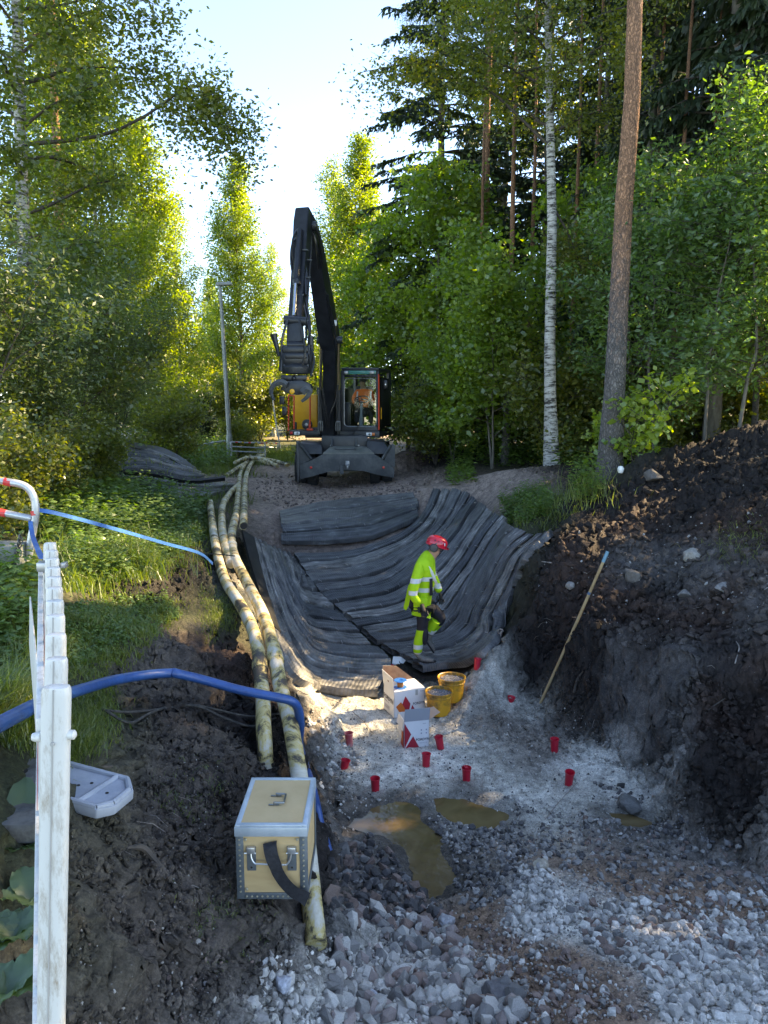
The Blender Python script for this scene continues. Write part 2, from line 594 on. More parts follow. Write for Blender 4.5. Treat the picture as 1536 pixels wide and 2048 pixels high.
# soils:            colour                     relief  pale_dust
SOILS = {
    'P': ((.016, .0115, .010), 2.2), 'R': ((.045, .025, .018), 1.6),     # black peat, red-brown peat
    'K': ((.088, .078, .072), .6), 'D': ((.42, .40, .35), .7),        # grey clay cut, grey clay floor
    'W': ((.58, .555, .50), .35), 'B': ((.25, .16, .11), .7),          # white drilling dust, brown fill
    'G': ((.045, .05, .022), .35), 'E': ((.085, .068, .056), 1.3),     # turf, grey-brown earth
    'T': ((.34, .245, .20), .7), 'S': ((.27, .20, .165), .12), 'M': ((.20, .175, .15), 1.0),  # track gravel, sand, wet mud
    'F': ((.05, .045, .025), .4),
}
SP = [(px, py, k) for k, L_ in {
    'D': [(640, 1410), (700, 1400), (780, 1470), (700, 1500), (900, 1400), (1000, 1380), (930, 1500), (1060, 1420), (1150, 1500), (850, 1560), (1000, 1560),
          (1130, 1580), (1260, 1570), (700, 1560), (1290, 1610), (1100, 1650), (980, 1340), (820, 1430)],
    'W': [(1160, 1530), (1200, 1510), (960, 1610), (900, 1530), (790, 1560), (860, 1480), (1040, 1590), (1280, 1590), (1350, 1960), (1450, 1980), (1520, 1920), (1536, 2048), (1400, 2048), (1420, 1900), (1090, 1780), (1075, 1840),
          (700, 1990), (760, 2040), (640, 2040), (740, 1900), (1250, 1840), (1180, 1870), (860, 2040), (680, 1420)],
    'M': [(690, 1600), (670, 1650), (760, 1600), (860, 1700), (930, 1690), (1000, 1680), (1400, 1680), (1300, 1640), (1020, 1470), (1000, 1420), (1100, 1490), (660, 1470), (930, 1570), (1060, 1520), (1080, 1460), (950, 1450),
          (1480, 1690), (1536, 1720), (1190, 1660), (640, 1500), (700, 1760), (800, 1790), (950, 1760), (1420, 1720)],
    'B': [(1000, 1800), (1200, 1760), (1320, 1780), (1450, 1790), (1200, 1950), (1050, 1960), (1150, 2048), (1000, 2040), (1250, 2040), (1000, 1880), (1350, 1820), (1536, 1830), (1150, 1900), (850, 1860), (930, 1960), (1700, 1900), (1300, 1870)],
    'E': [(300, 1800), (400, 1900), (300, 1700), (400, 1600), (250, 2000), (450, 2000), (470, 1700), (330, 1560), (500, 1840), (280, 1620), (550, 1900), (350, 1500), (450, 1480), (400, 1750), (200, 1850), (150, 2048), (600, 1960), (540, 1960), (300, 1250), (420, 1260), (330, 1300), (380, 1340), (250, 1390), (560, 1850)],
    'P': [(250, 1160), (330, 1180), (400, 1130), (430, 1420), (540, 1480), (500, 1400), (470, 1560), (300, 1420), (1050, 1250), (1100, 1300), (1150, 1380), (1100, 1200), (1400, 1600), (1450, 1500), (1536, 1600),
          (1330, 1520), (1500, 1400), (1200, 1100), (1160, 1050), (1250, 990), (1300, 960), (1400, 950), (1536, 880), (1450, 870), (1350, 900), (1200, 1250), (1300, 1180), (1450, 1330), (1700, 1400), (880, 930), (860, 900), (1150, 950), (520, 1120), (560, 1240), (610, 1440), (640, 1600), (640, 1740), (660, 1700), (1130, 1010), (1350, 1050), (1536, 980), (1700, 900), (1320, 1280), (1180, 1260), (1420, 1330), (1380, 1560), (1430, 1640), (1040, 1330), (1080, 1370), (1200, 1300), (1180, 1400), (1160, 1340), (1210, 1460), (1290, 1520), (1400, 1620), (1500, 1660), (1170, 1430), (1120, 1400), (590, 1440), (625, 1540), (650, 1640), (645, 1760), (655, 1830), (560, 1330), (600, 1400)],
    'R': [(1180, 1150), (1230, 1200), (1300, 1220), (1450, 1230), (1400, 1050), (1536, 1080), (1480, 1150), (1400, 1400), (1536, 1350), (1250, 1060), (1130, 1120), (450, 1330), (460, 1290), (1536, 1500)],
    'K': [(1230, 1330), (1300, 1350), (1270, 1420), (1235, 1400), (1330, 1400), (1290, 1450), (1340, 1460), (1320, 1120), (1450, 1130), (1500, 1140), (1380, 1100), (1250, 1130), (1420, 1110), (1340, 1310), (1536, 1190)],
    'G': [(250, 1250), (150, 1350), (300, 1220), (100, 1000), (200, 1050), (300, 1080), (380, 1020), (0, 1200), (100, 1250), (200, 1130), (0, 1450), (60, 1500), (200, 1440), (400, 1080), (330, 1250), (1080, 1020), (1050, 1000), (1130, 990), (440, 1200), (130, 1450), (0, 1700), (-200, 1500), (420, 990), (440, 1240)],
    'T': [(560, 960), (520, 980), (650, 985), (750, 980), (800, 975), (540, 935), (570, 1000), (820, 960), (700, 1000), (540, 1020)],
    'S': [(960, 960), (1000, 945), (1060, 960), (1100, 990), (1000, 985), (1040, 985), (950, 980)],
}.items() for (px, py) in L_]
SPW = [(G(px, py)[:2], k) for px, py, k in SP]
SPW += [((x, y), k) for k, L_ in {
    'T': [(-1, 17), (.5, 17.5), (-2.2, 18), (-1, 20), (.3, 21), (-1, 25), (-1.5, 30), (-1, 45), (-2.2, 22)],
    'G': [(-6, 10), (-8, 16), (-5, 20), (-4, 26), (-8, 40), (-4.5, 14), (-3.2, 30), (-20, 20), (-5, 4), (-3, 2), (-4, 60), (-29, 5), (-29, 70)],
    'F': [(4, 17), (6, 15), (8, 20), (10, 14), (3, 22), (4, 30), (15, 30), (1.8, 26), (2, 40), (28, 50), (28, 10), (28, 70), (2.6, 19)],
    'B': [(1, 1.5), (3, 1.5), (0, 1.2)], 'E': [(-1.5, 1.5)], 'P': [(6, 4), (8, 6), (9, 10), (7, 12)],
}.items() for (x, y) in L_]
SF = Field([(a[0], a[1]) for a, k in SPW], [[*SOILS[k][0], SOILS[k][1], float(k == 'G'), float(k in 'WD')] for a, k in SPW], 1.3, 0.8)


def soil(x, y):
    wx = x + .16 * fbm(x * 2.2, y * 2.2, 1.5, 4)
    wy = y + .16 * fbm(x * 2.2, y * 2.2, 7.5, 4)
    return SF(wx, wy)


def relief(x, y, amp):
    """fine relief in metres"""
    n1 = fbm(x * 2.6, y * 2.6, .3, 3)
    n2 = 1 - np.abs(fbm(x * 9, y * 9, 3.1, 3)) * 2
    n3 = fbm(x * 26, y * 26, 5.7, 3, .6)
    return amp * (.055 * n1 + .035 * (n2 - .6) + .028 * n3)


CUT = [G(*q)[:2] for q in [(1205, 1300), (1380, 1310), (1390, 1400), (1370, 1500), (1270, 1500), (1220, 1440)]]


def full_height(x, y):
    x = np.asarray(x, float); y = np.asarray(y, float)
    z = height(x, y)
    s = soil(x, y)
    keep = np.ones(x.shape)
    for q in PUD:
        keep = np.minimum(keep, sstep(-.02, .25, polydist(x, y, q)) * .85 + .15)
    for q in MATZ:
        keep = np.minimum(keep, sstep(-.05, .12, polydist(x, y, q)))
    r = relief(x, y, s[..., 3]) * keep
    kd = sstep(.12, -.1, polydist(x, y, CUT))           # teeth marks of the digging bucket in the clay cut
    r = r * (1 - .6 * kd) + kd * (.10 * vnoise(x * 17 + y * 4, 0.5, 1.1) + .05 * vnoise(x * 41 + y * 9, 2.5, 1.1))
    sink = np.zeros(x.shape)
    for q in MATZ:
        sink = np.maximum(sink, .07 * sstep(.12, -.02, polydist(x, y, q)))
    return z + r - sink, s


# mats: outlines in the photo (used by the mats and to keep the earth smooth below them)
def coons(top, bottom, left, right, nu, nv):
    """patch between four photo curves; top/bottom run left to right, left/right top to bottom"""
    def C(c, n):
        c = np.array(catmull([np.array(p, float) for p in c], 12))
        L_ = np.concatenate([[0], np.cumsum(np.hypot(*(np.diff(c, axis=0).T)))])
        t = np.linspace(0, L_[-1], n)
        return np.stack([np.interp(t, L_, c[:, 0]), np.interp(t, L_, c[:, 1])], 1)
    T, B, Lc, R = C(top, nu), C(bottom, nu), C(left, nv), C(right, nv)
    u = np.linspace(0, 1, nu)[None, :, None]; v = np.linspace(0, 1, nv)[:, None, None]
    S_ = (1 - v) * T[None] + v * B[None] + (1 - u) * Lc[:, None] + u * R[:, None]
    S_ -= (1 - u) * (1 - v) * T[0] + u * (1 - v) * T[-1] + (1 - u) * v * B[0] + u * v * B[-1]
    return S_


def Gv(pp):
    """vectorised G over an (n,2) array of photo points"""
    pp = np.asarray(pp, float)
    a = (pp[:, 0] - 768) / FPX; b = (1024 - pp[:, 1]) / FPX
    dy = CT + b * ST; dz = -ST + b * CT
    t = _march
    out = np.zeros((len(pp), 3))
    for i0 in range(0, len(pp), 1500):
        sl = slice(i0, i0 + 1500)
        xt = (a[sl] / dy[sl])[:, None] * t[None]
        zt = CAM.z + (dz[sl] / dy[sl])[:, None] * t[None]
        zz = height0(xt, np.broadcast_to(t, xt.shape))
        dd = zt - zz
        k = np.maximum(np.argmax(dd < 0, axis=1), 1)
        r = np.arange(len(k))
        f = np.clip(dd[r, k - 1] / (dd[r, k - 1] - dd[r, k] + 1e-12), 0, 1)
        Y = t[k - 1] + (t[k] - t[k - 1]) * f
        out[sl, 0] = a[sl] / dy[sl] * Y; out[sl, 1] = Y; out[sl, 2] = CAM.z + dz[sl] / dy[sl] * Y
    return out


MATS = {
    'upper': dict(top=[(556, 1026), (640, 1008), (740, 996), (836, 988)], bottom=[(560, 1088), (640, 1092), (740, 1082), (842, 1040)],
                  left=[(556, 1026), (560, 1056), (560, 1088)], right=[(836, 988), (841, 1010), (842, 1040)], strips=4, along='u', lift=.06),
    'corner': dict(top=[(812, 985), (840, 970), (868, 964)], bottom=[(846, 1026), (880, 1008), (910, 985)],
                   left=[(812, 985), (828, 1004), (846, 1026)], right=[(868, 964), (890, 974), (910, 985)], strips=3, along='v', lift=.07),
    'main': dict(top=[(580, 1112), (700, 1103), (790, 1075), (846, 1030), (868, 975)],
                 bottom=[(845, 1345), (950, 1328), (1000, 1285), (1012, 1240), (1035, 1180), (1065, 1110), (1112, 1068)],
                 left=[(580, 1112), (640, 1190), (700, 1245), (770, 1300), (845, 1345)],
                 right=[(868, 975), (915, 983), (965, 1005), (1020, 1045), (1060, 1065), (1112, 1068)], strips=14, along='u', lift=.05),
    'lower': dict(top=[(590, 1118), (594, 1126), (600, 1135)], bottom=[(500, 1075), (512, 1140), (535, 1240), (565, 1325), (600, 1368), (680, 1386), (757, 1392)],
                  left=[(590, 1118), (545, 1093), (500, 1075)], right=[(600, 1135), (640, 1192), (700, 1247), (745, 1290), (782, 1330), (757, 1392)], strips=9, along='u', lift=.03),
}
for k, m_ in MATS.items():
    if k == 'corner': continue
    out = [*m_['top'], *m_['right'][1:], *m_['bottom'][::-1][1:], *m_['left'][::-1][1:-1]]
    MATZ.append([tuple(p[:2]) for p in Gv(out)])

# ---- the ground sheet: rows widen with distance, so near relief is fine
rows = [1.2]
while rows[-1] < 75:
    y_ = rows[-1]
    rows.append(y_ * (1.02 if y_ < 2.5 else 1.0048 if y_ < 13 else 1.011))
rows = np.array(rows)
tc_ = np.concatenate([-np.geomspace(2.2, .62, 50)[:-1], np.linspace(-.62, .62, 640), np.geomspace(.62, 2.2, 50)[1:]])
TX = tc_[None, :] * rows[:, None] * (1 + .35 * np.exp(-rows[:, None] / 3))
TY = np.repeat(rows[:, None], len(tc_), 1)
TZ, TS = full_height(TX, TY)
wetf = np.ones(TX.shape)
for q in PUD:                                          # soaked soil round the water
    wetf = np.minimum(wetf, .42 + .58 * sstep(.0, .28, polydist(TX, TY, q) + .12 * fbm(TX * 7, TY * 7, 8.8, 3)))
TS[..., :3] *= wetf[..., None]
# overhangs: push steep, lumpy soil sideways
gy, gx = np.gradient(TZ)
dxx = np.gradient(TX, axis=1); dyy = np.gradient(TY, axis=0)
steep = sstep(.5, 1.6, np.hypot(gx / dxx, gy / dyy)) * np.clip(TS[..., 3] * 1.3, 0, 1)
ox = fbm(TX * 5, TY * 5, TZ * 5, 3) + .5 * fbm(TX * 18, TY * 18, TZ * 18, 2)
oy = fbm(TX * 5 + 31, TY * 5, TZ * 5, 3) + .5 * fbm(TX * 18 + 31, TY * 18, TZ * 18, 2)
TX2 = TX + steep * ox * .11; TY2 = TY + steep * oy * .11
nr, nc = TZ.shape
V = np.stack([TX2, TY2, TZ], -1).reshape(-1, 3)
i = np.arange(nr - 1)[:, None] * nc + np.arange(nc - 1)[None]
F = np.stack([i, i + 1, i + nc + 1, i + nc], -1).reshape(-1, 4)


def ground_mat():
    m = bpy.data.materials.new('earth')
    N, L, b = nodes_of(m)
    at = N.new('ShaderNodeAttribute'); at.attribute_name = 'soil'
    fl = N.new('ShaderNodeAttribute'); fl.attribute_name = 'dust'
    tc = N.new('ShaderNodeTexCoord')
    n1 = N.new('ShaderNodeTexNoise'); n1.inputs['Scale'].default_value = 9; n1.inputs['Detail'].default_value = 10; n1.inputs['Roughness'].default_value = .7
    n2 = N.new('ShaderNodeTexNoise'); n2.inputs['Scale'].default_value = 70; n2.inputs['Detail'].default_value = 8; n2.inputs['Roughness'].default_value = .75
    vo = N.new('ShaderNodeTexVoronoi'); vo.inputs['Scale'].default_value = 34
    for q in (n1, n2, vo): L.new(tc.outputs['Object'], q.inputs['Vector'])
    # large dark / light blotches
    mr = N.new('ShaderNodeMapRange'); mr.inputs['From Min'].default_value = .32; mr.inputs['From Max'].default_value = .68
    mr.inputs['To Min'].default_value = .42; mr.inputs['To Max'].default_value = 1.6
    L.new(n1.outputs['Fac'], mr.inputs['Value'])
    mr2 = N.new('ShaderNodeMapRange'); mr2.inputs['From Min'].default_value = .3; mr2.inputs['From Max'].default_value = .7
    mr2.inputs['To Min'].default_value = .4; mr2.inputs['To Max'].default_value = 1.75
    L.new(n2.outputs['Fac'], mr2.inputs['Value'])
    mu = N.new('ShaderNodeMath'); mu.operation = 'MULTIPLY'
    L.new(mr.outputs[0], mu.inputs[0]); L.new(mr2.outputs[0], mu.inputs[1])
    sc = N.new('ShaderNodeVectorMath'); sc.operation = 'SCALE'
    L.new(at.outputs['Color'], sc.inputs[0]); L.new(mu.outputs[0], sc.inputs['Scale'])
    # small pale grains of crushed stone lying in the soil
    gr = N.new('ShaderNodeMath'); gr.operation = 'LESS_THAN'; gr.inputs[1].default_value = .13
    L.new(vo.outputs['Distance'], gr.inputs[0])
    n3 = N.new('ShaderNodeTexNoise'); n3.inputs['Scale'].default_value = 5
    L.new(tc.outputs['Object'], n3.inputs['Vector'])
    g3 = N.new('ShaderNodeMath'); g3.operation = 'GREATER_THAN'; g3.inputs[1].default_value = .52
    L.new(n3.outputs['Fac'], g3.inputs[0])
    gm = N.new('ShaderNodeMath'); gm.operation = 'MULTIPLY'
    L.new(gr.outputs[0], gm.inputs[0]); L.new(g3.outputs[0], gm.inputs[1])
    gk = N.new('ShaderNodeMath'); gk.operation = 'MULTIPLY'; gk.inputs[1].default_value = .55
    L.new(gm.outputs[0], gk.inputs[0])
    mx = N.new('ShaderNodeMix'); mx.data_type = 'RGBA'
    L.new(gk.outputs[0], mx.inputs['Factor']); L.new(sc.outputs[0], mx.inputs['A'])
    mx.inputs['B'].default_value = (.22, .21, .20, 1)
    L.new(mx.outputs['Result'], b.inputs['Base Color'])
    b.inputs['Roughness'].default_value = .8
    b.inputs['Specular IOR Level'].default_value = .35
    bp = N.new('ShaderNodeBump'); bp.inputs['Strength'].default_value = .9; bp.inputs['Distance'].default_value = .02
    ad = N.new('ShaderNodeMath'); ad.operation = 'ADD'
    L.new(n2.outputs['Fac'], ad.inputs[0])
    v2 = N.new('ShaderNodeMath'); v2.operation = 'MULTIPLY'; v2.inputs[1].default_value = -.6
    L.new(vo.outputs['Distance'], v2.inputs[0]); L.new(v2.outputs[0], ad.inputs[1])
    L.new(ad.outputs[0], bp.inputs['Height'])
    L.new(bp.outputs[0], b.inputs['Normal'])
    return m


EARTH = ground_mat()
me = npmesh('ground', V, F, EARTH, smooth=True)
sa = me.color_attributes.new('soil', 'FLOAT_COLOR', 'POINT')
col4 = np.concatenate([TS[..., :3], np.ones(TS.shape[:2] + (1,))], -1).reshape(-1, 4).astype(np.float32)
sa.data.foreach_set('color', col4.ravel())
ground = link('ground', me)
tag(ground, kind='structure')
# the plain beyond
far = MB()
far.face(far.verts([(-900, 60, -1.2), (900, 60, -1.2), (900, 1500, -1.2), (-900, 1500, -1.2)]))
tag(far.build('distant_ground', mat('forest floor', (.03, .035, .015), (.05, .05, .02), rough=.9, scale=.3)), kind='structure')

# ---- muddy water
wm = bpy.data.materials.new('muddy water')
N, L, b = nodes_of(wm)
b.inputs['Roughness'].default_value = .03
b.inputs['IOR'].default_value = 1.33
b.inputs['Specular IOR Level'].default_value = .6
tc = N.new('ShaderNodeTexCoord'); n = N.new('ShaderNodeTexNoise'); n.inputs['Scale'].default_value = 3.5; n.inputs['Distortion'].default_value = 1.5
L.new(tc.outputs['Object'], n.inputs['Vector'])
r = N.new('ShaderNodeValToRGB')
r.color_ramp.elements[0].position = .35; r.color_ramp.elements[0].color = (.11, .075, .035, 1)
r.color_ramp.elements[1].position = .7; r.color_ramp.elements[1].color = (.17, .12, .06, 1)
L.new(n.outputs['Fac'], r.inputs[0]); L.new(r.outputs[0], b.inputs['Base Color'])
n2 = N.new('ShaderNodeTexNoise'); n2.inputs['Scale'].default_value = 12
L.new(tc.outputs['Object'], n2.inputs['Vector'])
bp = N.new('ShaderNodeBump'); bp.inputs['Strength'].default_value = .12; bp.inputs['Distance'].default_value = .02
L.new(n2.outputs['Fac'], bp.inputs['Height']); L.new(bp.outputs[0], b.inputs['Normal'])
for q in PUD:
    c = np.mean(np.array(q), axis=0)
    k = MB()
    k.face(k.verts([(c[0] + (p[0] - c[0]) * 1.12, c[1] + (p[1] - c[1]) * 1.12, WATER_Z) for p in q]))
    tag(k.build('water', wm, smooth=False), kind='structure')
# ================================================================== TREES
BIRCH_BARK = None


def bark_birch():
    m = bpy.data.materials.new('birch bark')
    N, L, b = nodes_of(m)
    tc = N.new('ShaderNodeTexCoord')
    mp = N.new('ShaderNodeMapping'); mp.inputs['Scale'].default_value = (2.5, 2.5, 11)
    L.new(tc.outputs['Object'], mp.inputs[0])
    n = N.new('ShaderNodeTexNoise'); n.inputs['Scale'].default_value = 2.2; n.inputs['Detail'].default_value = 7; n.inputs['Roughness'].default_value = .75
    L.new(mp.outputs[0], n.inputs['Vector'])
    r = N.new('ShaderNodeValToRGB')
    e = r.color_ramp.elements
    e[0].position = .42; e[0].color = (.03, .026, .022, 1)
    e[1].position = .52; e[1].color = (.42, .40, .36, 1)
    e2 = e.new(.75); e2.color = (.62, .6, .56, 1)
    L.new(n.outputs['Fac'], r.inputs[0])
    L.new(r.outputs[0], b.inputs['Base Color'])
    b.inputs['Roughness'].default_value = .75
    return m


def bark_pine():
    m = bpy.data.materials.new('pine bark')
    N, L, b = nodes_of(m)
    tc = N.new('ShaderNodeTexCoord')
    sx = N.new('ShaderNodeSeparateXYZ'); L.new(tc.outputs['Object'], sx.inputs[0])
    dn = N.new('ShaderNodeTexNoise'); dn.inputs['Scale'].default_value = 9; dn.inputs['Detail'].default_value = 5
    L.new(tc.outputs['Object'], dn.inputs['Vector'])
    dm = N.new('ShaderNodeVectorMath'); dm.operation = 'MULTIPLY_ADD'; dm.inputs[1].default_value = (.12, .12, .22)
    L.new(dn.outputs['Color'], dm.inputs[0]); L.new(tc.outputs['Object'], dm.inputs[2])
    mp = N.new('ShaderNodeMapping'); mp.inputs['Scale'].default_value = (20, 20, 7)
    L.new(dm.outputs[0], mp.inputs[0])
    vo = N.new('ShaderNodeTexVoronoi'); vo.feature = 'DISTANCE_TO_EDGE'; vo.inputs['Scale'].default_value = 1.6
    L.new(mp.outputs[0], vo.inputs['Vector'])
    n = N.new('ShaderNodeTexNoise'); n.inputs['Scale'].default_value = 1.2; n.inputs['Detail'].default_value = 8
    L.new(mp.outputs[0], n.inputs['Vector'])
    nz = N.new('ShaderNodeMath'); nz.operation = 'MULTIPLY_ADD'; nz.inputs[1].default_value = 3.0
    L.new(n.outputs['Fac'], nz.inputs[0]); L.new(sx.outputs['Z'], nz.inputs[2])
    mr = N.new('ShaderNodeMapRange'); mr.inputs['From Min'].default_value = 3.6; mr.inputs['From Max'].default_value = 5.6
    L.new(nz.outputs[0], mr.inputs['Value'])
    mx = N.new('ShaderNodeMix'); mx.data_type = 'RGBA'
    mx.inputs['A'].default_value = (.15, .135, .125, 1); mx.inputs['B'].default_value = (.40, .20, .11, 1)
    L.new(mr.outputs[0], mx.inputs['Factor'])
    m3 = N.new('ShaderNodeMapRange'); m3.inputs['From Max'].default_value = .30; m3.inputs['To Min'].default_value = .38; m3.inputs['To Max'].default_value = 1.12
    L.new(vo.outputs['Distance'], m3.inputs['Value'])
    m4 = N.new('ShaderNodeMath'); m4.operation = 'MULTIPLY'
    m5 = N.new('ShaderNodeMapRange'); m5.inputs['From Min'].default_value = .3; m5.inputs['From Max'].default_value = .7; m5.inputs['To Min'].default_value = .6; m5.inputs['To Max'].default_value = 1.3
    L.new(n.outputs['Fac'], m5.inputs['Value'])
    L.new(m3.outputs[0], m4.inputs[0]); L.new(m5.outputs[0], m4.inputs[1])
    sc = N.new('ShaderNodeVectorMath'); sc.operation = 'SCALE'
    L.new(mx.outputs['Result'], sc.inputs[0]); L.new(m4.outputs[0], sc.inputs['Scale'])
    L.new(sc.outputs[0], b.inputs['Base Color'])
    bp = N.new('ShaderNodeBump'); bp.inputs['Distance'].default_value = .03
    L.new(vo.outputs['Distance'], bp.inputs['Height']); L.new(bp.outputs[0], b.inputs['Normal'])
    b.inputs['Roughness'].default_value = .85
    return m


M_BIRCH = bark_birch()
M_PINE = bark_pine()
M_BARK = mat('grey bark', (.10, .085, .07), (.18, .16, .13), rough=.85, scale=14, bump=.6, bscale=40, dist=.02, stretch=(1, 1, .25))
M_TWIG = mat('dark twig', (.05, .042, .035), (.09, .07, .055), rough=.85, scale=20)
LF_BIRCH = leaf_mat('birch leaf', (.062, .10, .028), (.19, .19, .03), (2.4, 2.4, .5), .5)
LF_GOLD = leaf_mat('yellowing birch leaf', (.085, .13, .028), (.225, .25, .038), (2.35, 2.6, .45), .52)
LF_MAPLE = leaf_mat('maple leaf', (.09, .165, .04), (.23, .285, .042), (2.5, 2.6, .42), .5)
LF_WILLOW = leaf_mat('willow leaf', (.075, .11, .05), (.14, .175, .06), (2.4, 2.6, .6), .42)
LF_ROWAN = leaf_mat('rowan leaf', (.06, .12, .05), (.13, .20, .05), (2.4, 2.7, .5), .45)
LF_SPRUCE = leaf_mat('spruce needle', (.030, .052, .028), (.055, .085, .035), (1.3, 1.6, .6), .22)
LF_PINE = leaf_mat('pine needle', (.03, .06, .03), (.05, .085, .03), (1.3, 1.5, .6), .25)
LF_THUJA = leaf_mat('thuja scale', (.015, .03, .016), (.025, .045, .02), (1.2, 1.3, .6), .15)


def tubes(polys, n=5):
    """many tapering tubes: polys = [(pts (k,3), radii (k))] -> verts, quads"""
    VV, FF = [], []
    base = 0
    for pts, rad in polys:
        pts = np.asarray(pts, float); rad = np.asarray(rad, float)
        k = len(pts)
        t = np.gradient(pts, axis=0); t /= np.linalg.norm(t, axis=1)[:, None] + 1e-9
        ref = np.where(np.abs(t[:, 2:3]) < .9, [[0, 0, 1.]], [[1., 0, 0]])
        a = np.cross(t, ref); a /= np.linalg.norm(a, axis=1)[:, None] + 1e-9
        c = np.cross(t, a)
        nn = n if rad[0] < .05 else 12
        q = np.linspace(0, 2 * PI, nn, endpoint=False)
        ring = pts[:, None] + rad[:, None, None] * (a[:, None] * np.cos(q)[None, :, None] + c[:, None] * np.sin(q)[None, :, None])
        VV.append(ring.reshape(-1, 3))
        i = (np.arange(k - 1) * nn)[:, None] + np.arange(nn)[None]
        j = (np.arange(k - 1) * nn)[:, None] + (np.arange(nn)[None] + 1) % nn
        FF.append(np.stack([i, j, j + nn, i + nn], -1).reshape(-1, 4) + base)
        base += k * nn
    return np.concatenate(VV), np.concatenate(FF)


def leaves(cent, size, tint, r, width=.62, upb=0.35, hang=0.0, dirs=None, szv=.3):
    n = len(cent)
    d = r.normal(size=(n, 3)); d[:, 2] = d[:, 2] * .6 - hang
    if dirs is not None: d = d * .35 + dirs
    d /= np.linalg.norm(d, axis=1)[:, None]
    nn = r.normal(size=(n, 3)); nn[:, 2] += upb * 3
    s = np.cross(d, nn); s /= np.linalg.norm(s, axis=1)[:, None] + 1e-9
    L_ = size * (1 + szv * r.normal(size=n))[:, None]
    L_ = np.clip(L_, size * .5, size * 1.8)
    V = np.stack([cent, cent + d * L_ * .45 + s * L_ * width * .5, cent + d * L_, cent + d * L_ * .45 - s * L_ * width * .5], 1)
    F = np.arange(4 * n).reshape(n, 4)
    return V.reshape(-1, 3), F, np.repeat(tint, 4)


def curve_pts(p0, d0, length, r, k=6, wig=.12, grav=0.0, lift=0.0):
    pts = [np.array(p0, float)]
    d = np.array(d0, float); d /= np.linalg.norm(d)
    for i in range(k - 1):
        d = d + r.normal(size=3) * wig
        d[2] += (lift - grav * (i + 1) / k)
        d /= np.linalg.norm(d)
        pts.append(pts[-1] + d * length / (k - 1))
    return np.array(pts)


